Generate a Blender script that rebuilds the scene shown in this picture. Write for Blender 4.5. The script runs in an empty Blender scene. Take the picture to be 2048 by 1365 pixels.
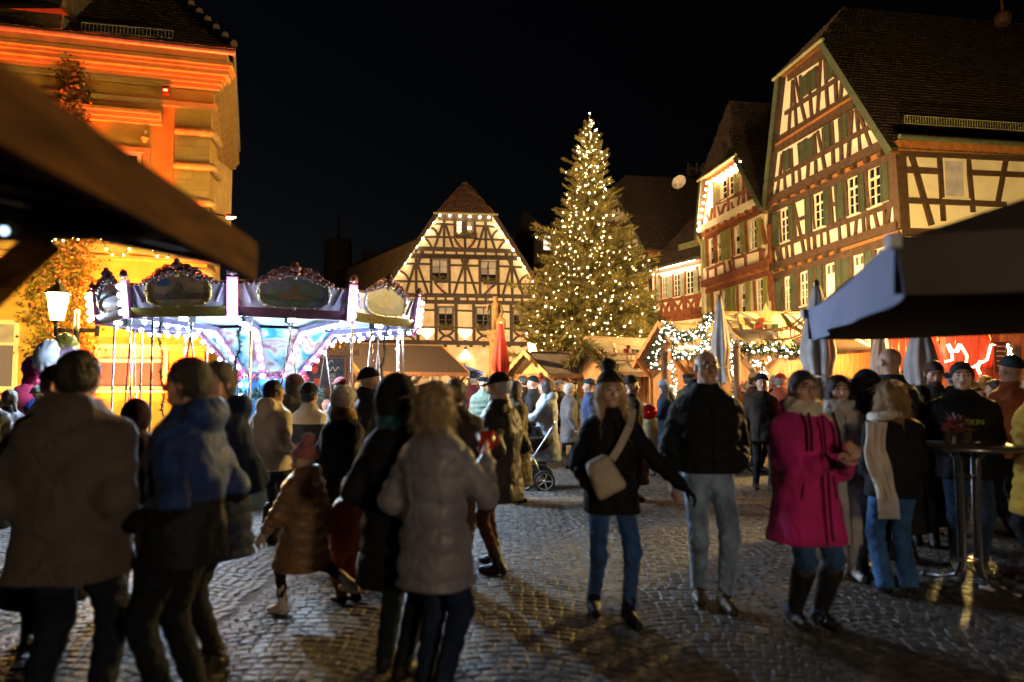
import bpy, math, random
import numpy as np
from mathutils import Vector, Matrix
R = math.radians
rnd = random.Random(7)
S = bpy.context.scene
COL = S.collection

# ------------------------------------------------------------------ camera
FPX, CX, CY, HOR, EYE = 1365.33, 1024.0, 682.5, 768.0, 1.6      # in photograph pixels
PITCH = math.atan((HOR - CY) / FPX)
cam_d = bpy.data.cameras.new('camera')
cam_d.lens = 24; cam_d.sensor_width = 36; cam_d.clip_end = 500; cam_d.clip_start = 0.05
cam_d.dof.use_dof = True; cam_d.dof.focus_distance = 15.0; cam_d.dof.aperture_fstop = 0.95
cam = bpy.data.objects.new('camera', cam_d); COL.objects.link(cam)
cam.location = (0, 0, EYE); cam.rotation_euler = (math.pi / 2 + PITCH, 0, 0)
S.camera = cam

# ------------------------------------------------------------------ night sky
W = bpy.data.worlds.new('World'); S.world = W; W.use_nodes = True
wn = W.node_tree; bg = wn.nodes['Background']
sky = wn.nodes.new('ShaderNodeTexSky'); sky.sky_type = 'NISHITA'; sky.sun_disc = False
sky.sun_elevation = R(-5); sky.sun_rotation = R(-60); sky.altitude = 100
wn.links.new(sky.outputs[0], bg.inputs[0]); bg.inputs[1].default_value = 0.035

# ------------------------------------------------------------------ render look
S.view_settings.view_transform = 'Standard'; S.view_settings.look = 'None'
S.view_settings.exposure = 1.75; S.view_settings.gamma = 1.0
S.render.engine = 'CYCLES'
S.cycles.use_denoising = True
try: S.cycles.denoiser = 'OPENIMAGEDENOISE'
except Exception: pass
S.cycles.max_bounces = 5; S.cycles.diffuse_bounces = 3; S.cycles.glossy_bounces = 3
S.cycles.transmission_bounces = 4; S.cycles.transparent_max_bounces = 6
S.cycles.sample_clamp_indirect = 3.0; S.cycles.sample_clamp_direct = 0.0
S.cycles.caustics_reflective = False; S.cycles.caustics_refractive = False
S.cycles.use_light_tree = True

# ------------------------------------------------------------------ geometry helpers
FW = Vector((0, math.cos(PITCH), math.sin(PITCH))); UP = Vector((0, -math.sin(PITCH), math.cos(PITCH)))
CAM = Vector((0, 0, EYE))
def ray(px, py):
    return Vector((1, 0, 0)) * ((px - CX) / FPX) + FW + UP * ((CY - py) / FPX)
def at(px, py, Y):                       # point at distance Y in front of the camera plane
    d = ray(px, py); return CAM + d * (Y / d.y)
def onground(px, py):
    d = ray(px, py); return CAM + d * (-EYE / d.z)

class MB:
    def __init__(s): s.v = []; s.f = []
    def add(s, v, f):
        n = len(s.v); s.v.extend([tuple(p) for p in v]); s.f.extend([tuple(i + n for i in q) for q in f]); return s
    def box(s, c, h, ax=None):
        c = Vector(c); ax = ax or (Vector((1, 0, 0)), Vector((0, 1, 0)), Vector((0, 0, 1)))
        vs = [c + ax[0] * (h[0] * i) + ax[1] * (h[1] * j) + ax[2] * (h[2] * k) for k in (-1, 1) for j in (-1, 1) for i in (-1, 1)]
        return s.add(vs, BOXF)
    def bar(s, p, q, w, t, up=(0, 0, 1)):   # box from p to q, w along (dir x up) , t along up-ish
        p = Vector(p); q = Vector(q); d = (q - p); L = d.length; d.normalize(); up = Vector(up)
        sx = d.cross(up)
        if sx.length < 1e-4: sx = d.cross(Vector((1, 0, 0)))
        sx.normalize(); u = sx.cross(d).normalized()
        return s.box((p + q) / 2, (L / 2, w / 2, t / 2), (d, sx, u))
    def tube(s, pts, r, n=8, cap=True):
        pts = [Vector(p) for p in pts]; rs = r if isinstance(r, (list, tuple)) else [r] * len(pts)
        vs = []; fs = []; ref = None
        for i, p in enumerate(pts):
            d = (pts[min(i + 1, len(pts) - 1)] - pts[max(i - 1, 0)]).normalized()
            if ref is None:
                ref = d.cross(Vector((0, 0, 1)))
                if ref.length < 1e-3: ref = d.cross(Vector((1, 0, 0)))
            ref = (ref - d * ref.dot(d)).normalized(); b = d.cross(ref)
            for k in range(n):
                a = 2 * math.pi * k / n
                vs.append(p + ref * (math.cos(a) * rs[i]) + b * (math.sin(a) * rs[i]))
        for i in range(len(pts) - 1):
            for k in range(n):
                k2 = (k + 1) % n; fs.append((i * n + k, i * n + k2, (i + 1) * n + k2, (i + 1) * n + k))
        if cap:
            fs.append(tuple(range(n))[::-1]); fs.append(tuple((len(pts) - 1) * n + k for k in range(n)))
        return s.add(vs, fs)
    def lathe(s, prof, c=(0, 0, 0), n=16, sx=1.0, sy=1.0):
        c = Vector(c); vs = []; fs = []
        for r, z in prof:
            for k in range(n):
                a = 2 * math.pi * k / n; vs.append(c + Vector((r * sx * math.cos(a), r * sy * math.sin(a), z)))
        m = len(prof)
        for i in range(m - 1):
            for k in range(n):
                k2 = (k + 1) % n; fs.append((i * n + k, i * n + k2, (i + 1) * n + k2, (i + 1) * n + k))
        fs.append(tuple(range(n))[::-1]); fs.append(tuple((m - 1) * n + k for k in range(n)))
        return s.add(vs, fs)
    def prism(s, poly, d):                 # poly: 3d points, d: extrusion vector
        poly = [Vector(p) for p in poly]; d = Vector(d); n = len(poly)
        vs = poly + [p + d for p in poly]
        fs = [tuple(range(n)), tuple(range(2 * n - 1, n - 1, -1))] + [(i, (i + 1) % n, (i + 1) % n + n, i + n)[::-1] for i in range(n)]
        return s.add(vs, fs)
    def ball(s, c, r, n=1):
        v, f = ICO[n]; rr = r if isinstance(r, (tuple, list)) else (r, r, r); c = Vector(c)
        return s.add([(c.x + a * rr[0], c.y + b * rr[1], c.z + g * rr[2]) for a, b, g in v], f)
    def build(s, name, mat, parent=None, smooth=False):
        return mobj(name, s.v, s.f, mat, parent, smooth)
BOXF = [(0, 2, 3, 1), (4, 5, 7, 6), (0, 1, 5, 4), (2, 6, 7, 3), (0, 4, 6, 2), (1, 3, 7, 5)]
def _ico(sub):
    t = (1 + 5 ** .5) / 2
    v = [Vector(p).normalized() for p in ((-1, t, 0), (1, t, 0), (-1, -t, 0), (1, -t, 0), (0, -1, t), (0, 1, t), (0, -1, -t), (0, 1, -t), (t, 0, -1), (t, 0, 1), (-t, 0, -1), (-t, 0, 1))]
    f = [(0, 11, 5), (0, 5, 1), (0, 1, 7), (0, 7, 10), (0, 10, 11), (1, 5, 9), (5, 11, 4), (11, 10, 2), (10, 7, 6), (7, 1, 8), (3, 9, 4), (3, 4, 2), (3, 2, 6), (3, 6, 8), (3, 8, 9), (4, 9, 5), (2, 4, 11), (6, 2, 10), (8, 6, 7), (9, 8, 1)]
    for _ in range(sub):
        mid = {}; nf = []
        def m(a, b):
            k = (min(a, b), max(a, b))
            if k not in mid: v.append((v[a] + v[b]).normalized()); mid[k] = len(v) - 1
            return mid[k]
        for a, b, c in f:
            x, y, z = m(a, b), m(b, c), m(c, a); nf += [(a, x, z), (b, y, x), (c, z, y), (x, y, z)]
        f = nf
    return [tuple(p) for p in v], f
ICO = [_ico(0), _ico(1), _ico(2)]

def mobj(name, verts, faces, mat, parent=None, smooth=False, local=False, fmat=None):
    me = bpy.data.meshes.new(name)
    if parent is not None and not local and len(verts):
        o = parent_loc(parent); verts = verts - np.array(o) if isinstance(verts, np.ndarray) else [(p[0] - o[0], p[1] - o[1], p[2] - o[2]) for p in verts]
    if isinstance(verts, np.ndarray) and isinstance(faces, np.ndarray):
        k = faces.shape[1]; me.vertices.add(len(verts)); me.vertices.foreach_set('co', np.ascontiguousarray(verts, dtype=np.float32).ravel())
        me.loops.add(faces.size); me.loops.foreach_set('vertex_index', np.ascontiguousarray(faces, dtype=np.int32).ravel())
        me.polygons.add(len(faces)); me.polygons.foreach_set('loop_start', np.arange(0, faces.size, k, dtype=np.int32)); me.polygons.foreach_set('loop_total', np.full(len(faces), k, dtype=np.int32)); me.update(calc_edges=True)
    else: me.from_pydata([tuple(p) for p in verts] if not isinstance(verts, np.ndarray) else verts.tolist(), [], faces if isinstance(faces, list) else faces.tolist())
    for m in (mat if isinstance(mat, (list, tuple)) else [mat]): me.materials.append(m)
    if fmat is not None: me.polygons.foreach_set('material_index', np.asarray(fmat, dtype=np.int32))
    if smooth: me.polygons.foreach_set('use_smooth', [True] * len(me.polygons))
    me.update()
    ob = bpy.data.objects.new(name, me); COL.objects.link(ob)
    if parent is not None: ob.parent = parent
    return ob
def parent_loc(p):
    v = Vector(p.location)
    while p.parent is not None: p = p.parent; v = v + Vector(p.location)
    return v
def tag(o, label, cat, group=None, kind=None):
    if label: o['label'] = label
    if cat: o['category'] = cat
    if group: o['group'] = group
    if kind: o['kind'] = kind
    return o
def thing(name, label, cat, loc=(0, 0, 0), group=None):
    o = bpy.data.objects.new(name, None); COL.objects.link(o); o.location = loc; o.empty_display_size = 0.2
    return tag(o, label, cat, group)
def inst(name, me, parent, loc, rot=None, scale=None):   # a piece that shares mesh data; loc in world space
    o = bpy.data.objects.new(name, me); COL.objects.link(o)
    o.parent = parent; o.location = Vector(loc) - (parent_loc(parent) if parent is not None else Vector())
    if rot: o.rotation_euler = rot
    if scale: o.scale = scale
    return o
def pmesh(name, mb, mat, smooth=False):
    me = bpy.data.meshes.new(name); me.from_pydata(mb.v, [], mb.f)
    for m in (mat if isinstance(mat, (list, tuple)) else [mat]): me.materials.append(m)
    if smooth: me.polygons.foreach_set('use_smooth', [True] * len(me.polygons))
    return me
def lamp(name, kind, loc, power, color, parent=None, size=0.15, aim=None, cone=90, blend=.6):
    d = bpy.data.lights.new(name, kind); d.energy = power; d.color = color
    if kind in ('POINT', 'SPOT'): d.shadow_soft_size = size
    if kind == 'SPOT': d.spot_size = R(cone); d.spot_blend = blend
    if kind == 'AREA': d.size = size
    o = bpy.data.objects.new(name, d); COL.objects.link(o); o['kind'] = 'helper'
    o.location = Vector(loc) - (parent_loc(parent) if parent is not None else Vector())
    if parent is not None: o.parent = parent
    if aim is not None:
        o.rotation_euler = (Vector(aim) - Vector(loc)).to_track_quat('-Z', 'Y').to_euler()
    return o

# ------------------------------------------------------------------ materials
MATS = {}
def mat(name, col, rough=.7, var=.15, scale=6.0, bump=0.0, bscale=None, metal=0.0, spec=.5, emit=None, estr=0.0, stretch=None, sheen=0.0, isl=0.0, coat=0.0, detail=5):
    if name in MATS: return MATS[name]
    m = bpy.data.materials.new(name); m.use_nodes = True; MATS[name] = m
    nt = m.node_tree; N = nt.nodes; L = nt.links; b = N['Principled BSDF']
    b.inputs['Roughness'].default_value = rough; b.inputs['Metallic'].default_value = metal
    b.inputs['Specular IOR Level'].default_value = spec
    if sheen: b.inputs['Sheen Weight'].default_value = sheen
    if coat: b.inputs['Coat Weight'].default_value = coat
    tc = N.new('ShaderNodeTexCoord'); vec = tc.outputs['Object']
    if stretch:
        mp = N.new('ShaderNodeMapping'); mp.inputs['Scale'].default_value = stretch; L.new(vec, mp.inputs[0]); vec = mp.outputs[0]
    c4 = (*col, 1)
    if var > 0 or isl > 0:
        no = N.new('ShaderNodeTexNoise'); no.inputs['Scale'].default_value = scale; no.inputs['Detail'].default_value = detail; L.new(vec, no.inputs[0])
        ra = N.new('ShaderNodeValToRGB'); L.new(no.outputs[0], ra.inputs[0])
        lo = tuple(max(0, c * (1 - var * 1.6)) for c in col); hi = tuple(min(1, c * (1 + var * 1.6)) for c in col)
        ra.color_ramp.elements[0].position = .3; ra.color_ramp.elements[1].position = .72
        ra.color_ramp.elements[0].color = (*lo, 1); ra.color_ramp.elements[1].color = (*hi, 1)
        out = ra.outputs[0]
        if isl > 0:
            ge = N.new('ShaderNodeNewGeometry'); mr = N.new('ShaderNodeMapRange'); L.new(ge.outputs['Random Per Island'], mr.inputs[0])
            mr.inputs[3].default_value = 1 - isl; mr.inputs[4].default_value = 1 + isl
            oi = N.new('ShaderNodeObjectInfo'); mr2 = N.new('ShaderNodeMapRange'); L.new(oi.outputs['Random'], mr2.inputs[0])
            mr2.inputs[3].default_value = 1 - isl * .6; mr2.inputs[4].default_value = 1 + isl * .6
            mu = N.new('ShaderNodeMath'); mu.operation = 'MULTIPLY'; L.new(mr.outputs[0], mu.inputs[0]); L.new(mr2.outputs[0], mu.inputs[1])
            hs = N.new('ShaderNodeHueSaturation'); L.new(mu.outputs[0], hs.inputs['Value']); L.new(out, hs.inputs['Color']); out = hs.outputs[0]
        L.new(out, b.inputs['Base Color'])
    else: b.inputs['Base Color'].default_value = c4
    if bump > 0:
        nb = N.new('ShaderNodeTexNoise'); nb.inputs['Scale'].default_value = bscale or scale * 4; nb.inputs['Detail'].default_value = 4; L.new(vec, nb.inputs[0])
        bp = N.new('ShaderNodeBump'); bp.inputs['Strength'].default_value = bump; bp.inputs['Distance'].default_value = .02
        L.new(nb.outputs[0], bp.inputs['Height']); L.new(bp.outputs[0], b.inputs['Normal'])
    if emit:
        b.inputs['Emission Color'].default_value = (*emit, 1); b.inputs['Emission Strength'].default_value = estr
    return m
def glow(name, col, strength):
    if name in MATS: return MATS[name]
    m = mat(name, (.8, .8, .8), rough=.4, var=0, emit=col, estr=strength); return m
def fabric(col, rough=.85, bump=.25, var=.12):
    k = 'fabric_%03d_%03d_%03d_%d' % (int(col[0] * 999), int(col[1] * 999), int(col[2] * 999), int(rough * 100))
    if k in MATS: return MATS[k]
    den = col[2] > col[0] * 1.6 and col[2] > .04
    m = mat(k, col, rough=rough, var=.30 if den else .16, scale=7 if den else 5, sheen=.10 if max(col) > .06 else 0.0, spec=.3 if max(col) > .06 else .16, stretch=(1.6, 1.6, .7) if den else None, detail=8)
    nt = m.node_tree; N = nt.nodes; L = nt.links; b = N['Principled BSDF']; tc = N.new('ShaderNodeTexCoord')
    n1 = N.new('ShaderNodeTexNoise'); n1.inputs['Scale'].default_value = 5.5; n1.inputs['Detail'].default_value = 3; n1.inputs['Distortion'].default_value = 1.6; L.new(tc.outputs['Object'], n1.inputs[0])
    n2 = N.new('ShaderNodeTexNoise'); n2.inputs['Scale'].default_value = 150; n2.inputs['Detail'].default_value = 2; L.new(tc.outputs['Object'], n2.inputs[0])
    b1 = N.new('ShaderNodeBump'); b1.inputs['Strength'].default_value = .75; b1.inputs['Distance'].default_value = .05; L.new(n1.outputs[0], b1.inputs['Height'])
    b2 = N.new('ShaderNodeBump'); b2.inputs['Strength'].default_value = .35; b2.inputs['Distance'].default_value = .004; L.new(n2.outputs[0], b2.inputs['Height']); L.new(b1.outputs[0], b2.inputs['Normal']); L.new(b2.outputs[0], b.inputs['Normal'])
    return m
def leather(col): return fabric(col, rough=.42, bump=.12)

M_PLASTER = mat('plaster_cream', (.80, .72, .58), rough=.9, var=.07, scale=1.5, bump=.15, bscale=40, spec=.2)
M_PLASTER2 = mat('plaster_rough', (.62, .53, .38), rough=.9, var=.10, scale=2.5, bump=.6, bscale=14, spec=.2)
M_TIMBER = mat('timber_brown', (.066, .034, .018), rough=.75, var=.25, scale=5, bump=.3, bscale=22)
M_TIMBER_D = mat('timber_dark', (.045, .028, .018), rough=.75, var=.25, scale=5, bump=.3, bscale=22)
M_TIMBER_R = mat('timber_red', (.18, .052, .02), rough=.7, var=.25, scale=5, bump=.3, bscale=22)
M_TIMBER_O = mat('timber_soffit', (.34, .13, .035), rough=.65, var=.2, scale=5, bump=.2)
M_GREEN = mat('shutter_green', (.048, .060, .034), rough=.6, var=.15, scale=4, bump=.15)
M_YGREEN = mat('shutter_yellow_green', (.24, .23, .075), rough=.6, var=.12, scale=4, bump=.15)
M_GGREEN = mat('shutter_grey_green', (.30, .34, .24), rough=.6, var=.12, scale=4, bump=.15)
M_WHITE = mat('window_paint', (.74, .66, .54), rough=.55, var=.06, scale=5)
M_GLASS = mat('window_glass', (.012, .012, .012), rough=.06, var=0, spec=.8)
M_GLASS_W = mat('window_glass_lit', (.05, .04, .03), rough=.1, var=0, emit=(1, .62, .28), estr=.9)
M_GLASS_D = mat('window_glass_dim', (.03, .025, .02), rough=.1, var=0, emit=(1, .6, .3), estr=.09)
M_CURTAIN = mat('window_curtain', (.25, .23, .2), rough=.8, var=.2, scale=3, emit=(1, .65, .35), estr=.05)
M_TILE = mat('roof_tile', (.034, .021, .016), rough=.75, var=.3, scale=3, bump=.3, isl=.35)
M_TILE_R = mat('roof_tile_red', (.085, .042, .027), rough=.75, var=.3, scale=3, bump=.3, isl=.3)
M_METAL = mat('steel', (.5, .5, .5), rough=.28, var=.05, metal=1.0)
M_CHROME = mat('chrome_tube', (.62, .62, .64), rough=.2, var=.03, metal=1.0)
M_GUTTER = mat('gutter_green', (.30, .30, .16), rough=.5, var=.15)
M_COPPER = mat('gutter_copper', (.07, .085, .055), rough=.5, var=.2)
M_IRON = mat('iron_dark', (.03, .032, .035), rough=.45, var=.1, metal=.4)
M_STONE = mat('sandstone', (.42, .30, .16), rough=.9, var=.2, scale=3, bump=.5, bscale=18)
M_WOOD = mat('stall_wood', (.27, .135, .05), rough=.6, var=.2, scale=3, stretch=(14, 14, 1.2), bump=.15)
M_WOOD_L = mat('stall_wood_light', (.40, .235, .095), rough=.6, var=.18, scale=3, stretch=(14, 14, 1.2), bump=.15)
M_WOOD_D = mat('stall_wood_dark', (.16, .08, .035), rough=.65, var=.2, scale=3, stretch=(14, 14, 1.2), bump=.15)
M_FELT = mat('roof_felt', (.16, .13, .105), rough=.9, var=.15, scale=8, bump=.3, bscale=120)
M_CANVAS = mat('canvas', (.74, .62, .40), rough=.85, var=.12, scale=4, bump=.4, bscale=7)
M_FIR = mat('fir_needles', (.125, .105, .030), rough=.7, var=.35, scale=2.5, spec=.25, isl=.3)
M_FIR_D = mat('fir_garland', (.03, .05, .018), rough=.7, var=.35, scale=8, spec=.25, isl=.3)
M_BARK = mat('bark', (.10, .06, .03), rough=.9, var=.3, scale=12, bump=.5)
M_STATUE = mat('statue_stone', (.26, .15, .06), rough=.9, var=.25, scale=5, bump=.5, bscale=18)
M_GOLD = mat('gilding', (.75, .58, .22), rough=.35, var=.15, scale=10, metal=.7)
# ------------------------------------------------------------------ ground
m = bpy.data.materials.new('paving_far'); m.use_nodes = True
nt = m.node_tree; N = nt.nodes; L = nt.links; b = N['Principled BSDF']
tc = N.new('ShaderNodeTexCoord'); vo = N.new('ShaderNodeTexVoronoi'); vo.inputs['Scale'].default_value = 9.5; vo.inputs['Randomness'].default_value = .7
L.new(tc.outputs['Object'], vo.inputs[0])
ra = N.new('ShaderNodeValToRGB'); ra.color_ramp.elements[0].color = (.04, .034, .028, 1); ra.color_ramp.elements[1].color = (.11, .095, .075, 1)
L.new(vo.outputs['Color'], ra.inputs[0]); L.new(ra.outputs[0], b.inputs['Base Color'])
ve = N.new('ShaderNodeTexVoronoi'); ve.feature = 'DISTANCE_TO_EDGE'; ve.inputs['Scale'].default_value = 9.5; ve.inputs['Randomness'].default_value = .7; L.new(tc.outputs['Object'], ve.inputs[0])
mr = N.new('ShaderNodeMapRange'); mr.inputs[2].default_value = .12; L.new(ve.outputs[0], mr.inputs[0])
bp = N.new('ShaderNodeBump'); bp.inputs['Strength'].default_value = .9; bp.inputs['Distance'].default_value = .012
L.new(mr.outputs[0], bp.inputs['Height']); L.new(bp.outputs[0], b.inputs['Normal']); b.inputs['Roughness'].default_value = .6
M_PAVE = m
M_JOINT = mat('paving_joint', (.05, .044, .038), rough=.9, var=.3, scale=20, bump=.3)
M_SETT = mat('granite_sett', (.064, .055, .046), rough=.6, var=.35, scale=14, bump=.5, bscale=60, isl=.42, spec=.5)
M_SETT_B = mat('granite_sett_brown_shade', (.14, .10, .065), rough=.55, var=.28, scale=14, bump=.35, bscale=60, isl=.3)  # border setts; their brown tone mostly stands for light and shadow
g = mobj('ground', [(-250, -60, 0), (250, -60, 0), (250, 400, 0), (-250, 400, 0)], [(0, 1, 2, 3)], M_PAVE); g['kind'] = 'structure'
NEAR, FAR = 2.4, 14.0
j = mobj('paving_bed', [(-2.6, NEAR, .004), (2.6, NEAR, .004), (11.5, FAR, .004), (-11.5, FAR, .004)], [(0, 1, 2, 3)], M_JOINT, g)
def sett(cx, cy, ang, lx, ly, r_):
    ca, sa = math.cos(ang), math.sin(ang); z = .011 + r_.uniform(-.003, .003); tx, ty = r_.uniform(-.03, .03), r_.uniform(-.03, .03)
    vs = []
    for ins, zz in ((0.0, .002), (.004, z - .004), (.014, z)):
        for (sx, sy) in ((-1, -1), (1, -1), (1, 1), (-1, 1)):
            x = sx * (lx / 2 - ins) + (r_.uniform(-.003, .003)); y = sy * (ly / 2 - ins) + r_.uniform(-.003, .003)
            vs.append((cx + x * ca - y * sa, cy + x * sa + y * ca, zz + (x * tx + y * ty if zz > .003 else 0)))
    fs = [(8, 9, 10, 11)]
    for lv in (0, 4):
        for k in range(4): fs.append((lv + k, lv + (k + 1) % 4, lv + 4 + (k + 1) % 4, lv + 4 + k))
    return vs, fs
setts = []; r2 = random.Random(3)
SEG = 1.30; ROW = .082; AR = .95
def inside(x, y): return NEAR < y < FAR and abs(x) < .78 * y + .55
ns = int(24 / SEG)
for si in range(-ns // 2, ns // 2 + 1):
    for ri in range(0, 160):
        base = 1.6 + ri * ROW; nx = 15; phase = r2.uniform(-.3, .3)
        for k in range(nx + 1):
            a = ((k + phase) / nx - .5) * 2 * math.asin(SEG / 2 / AR)
            x = AR * math.sin(a); 
            if abs(x) > SEG / 2 - .02: continue
            y = base + AR * math.cos(a) - AR * .75
            X = si * SEG + x
            if not inside(X, y): continue
            if 9.12 < y < 9.78: continue
            setts.append((X + r2.uniform(-.005, .005), y + r2.uniform(-.005, .005), -a + r2.uniform(-.10, .10), AR * 2 * math.asin(SEG / 2 / AR) / nx - .006 + r2.uniform(-.014, .006), ROW - .006 + r2.uniform(-.012, .005)))
setts.sort(key=lambda s: s[1] + .25 * abs(s[0]))
vis = [s for s in setts if abs(s[0]) < .74 * s[1] and s[1] > 3.75]
near_ids = set(id(s) for s in vis[:300])
rest = MB()
for s in setts:
    v, f = sett(*s, r2)
    if id(s) in near_ids: mobj('cobblestone', v, f, M_SETT, g)
    else: rest.add(v, f)
o = rest.build('cobblestones', M_SETT, g); o['kind'] = 'stuff'
band = MB()
for row in range(5):
    x = -8 + row * .07
    while x < 8:
        w = r2.uniform(.13, .19); v, f = sett(x + w / 2, 9.19 + row * .13, 0, w - .008, .122, r2); band.add(v, f); x += w
o = band.build('cobblestone_band', M_SETT_B, g); o['kind'] = 'stuff'
# ------------------------------------------------------------------ house building kit
class Facade:
    def __init__(s, p0, d):
        s.p0 = Vector((p0[0], p0[1], 0)); s.d = Vector((d[0], d[1], 0)).normalized()
        n = Vector((s.d.y, -s.d.x, 0))
        if n.dot(s.p0) > 0: n = -n
        s.n = n
    def uv(s, px, py):
        r = ray(px, py); t = (s.p0 - CAM).dot(s.n) / r.dot(s.n); p = CAM + r * t
        return ((p - s.p0).dot(s.d), p.z)
    def onplane(s, px, py, o):
        r = ray(px, py); q = s.p0 + s.n * o; t = (q - CAM).dot(s.n) / r.dot(s.n); return CAM + r * t
    def pt(s, u, z, o=0.0):
        p = s.p0 + s.d * u + s.n * o; return Vector((p.x, p.y, z))
def crop(ox, oy, sc): return lambda x, y: (ox + x / sc, oy + y / sc)
_tc = [0]
def thick():
    _tc[0] = (_tc[0] + 1) % 23; return .055 + .0021 * _tc[0]
def strip(f, uvs, w, t, o0=-.02):
    pts = [Vector((u, z)) for u, z in uvs]; L = []; Rr = []
    for i, p in enumerate(pts):
        d = (pts[min(i + 1, len(pts) - 1)] - pts[max(i - 1, 0)]).normalized(); nn = Vector((-d.y, d.x)) * (w / 2)
        L.append(p + nn); Rr.append(p - nn)
    mb = MB(); n = len(pts); vs = []
    for a, b_ in zip(L, Rr):
        vs += [f.pt(a.x, a.y, o0), f.pt(a.x, a.y, t), f.pt(b_.x, b_.y, t), f.pt(b_.x, b_.y, o0)]
    fs = [(0, 1, 2, 3), tuple(4 * (n - 1) + k for k in (3, 2, 1, 0))]
    for i in range(n - 1):
        for k in range(4): fs.append((4 * i + k, 4 * (i + 1) + k, 4 * (i + 1) + (k + 1) % 4, 4 * i + (k + 1) % 4))
    return mb.add(vs, fs)
def beam(f, root, a, b, w=.15, m=None, t=None, name='beam', o0=-.02):
    return strip(f, [f.uv(*a), f.uv(*b)], w, t or thick(), o0).build(name, m, root)
def cbeam(f, root, a, mid, b, w=.15, m=None):
    A, Mi, B = (Vector(f.uv(*q)) for q in (a, mid, b)); C = Mi * 2 - (A + B) / 2
    pts = []
    for k in range(7):
        t = k / 6; p = A * (1 - t) ** 2 + C * 2 * t * (1 - t) + B * t * t; pts.append((p.x, p.y))
    return strip(f, pts, w, thick()).build('curved_brace', m, root)
def rect(f, q):
    u = [f.uv(*p) for p in q]
    ua = (u[0][0] + u[3][0]) / 2; ub = (u[1][0] + u[2][0]) / 2
    z1 = (u[0][1] + u[1][1]) / 2; z0 = (u[2][1] + u[3][1]) / 2
    return (min(ua, ub), max(ua, ub), min(z0, z1), max(z0, z1))
def fbox(mb, f, u0, u1, z0, z1, o0, o1):
    c = f.pt((u0 + u1) / 2, (z0 + z1) / 2, (o0 + o1) / 2)
    return mb.box(c, (abs(u1 - u0) / 2, abs(o1 - o0) / 2, abs(z1 - z0) / 2), (f.d, f.n, Vector((0, 0, 1))))
def window(f, root, q, cols=2, rows=3, transom=None, m=None, glass=None, fw=.06, sill=True, lit=(), base=0.0):
    m = m or M_WHITE; glass = glass or M_GLASS
    u0, u1, z0, z1 = q if len(q) == 4 and not isinstance(q[0], tuple) else rect(f, q)
    mb = MB()
    fbox(mb, f, u0, u0 + fw, z0, z1, base - .01, base + .05); fbox(mb, f, u1 - fw, u1, z0, z1, base - .01, base + .051)
    fbox(mb, f, u0 + fw, u1 - fw, z1 - fw, z1, base - .01, base + .049); fbox(mb, f, u0 + fw, u1 - fw, z0, z0 + fw, base - .01, base + .048)
    us = np.linspace(u0 + fw, u1 - fw, cols + 1)
    zi0, zi1 = z0 + fw, z1 - fw
    if transom:
        zt = zi0 + (zi1 - zi0) * transom; zs = list(np.linspace(zi0, zt, rows + 1)) + [zi1]
        fbox(mb, f, us[0], us[-1], zt - .04, zt + .04, base, base + .046)
    else: zs = list(np.linspace(zi0, zi1, rows + 1))
    for k, u in enumerate(us[1:-1]):
        h = .035 if (cols == 2 or k == cols // 2 - 1) else .014
        fbox(mb, f, u - h, u + h, zi0, zi1, base, base + .044)
    for z in zs[1:-1]: fbox(mb, f, us[0], us[-1], z - .014, z + .014, base, base + .032)
    if sill: fbox(mb, f, u0 - .05, u1 + .05, z0 - .05, z0, base - .01, base + .12)
    w = mb.build('window', m, root)
    for i in range(cols):
        for k in range(len(zs) - 1):
            pm = MB(); fbox(pm, f, us[i], us[i + 1], zs[k], zs[k + 1], base + .004, base + .014)
            gm = glass
            if lit: gm = lit[(i + k * cols) % len(lit)]
            pm.build('pane', gm, w)
    return w
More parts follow.
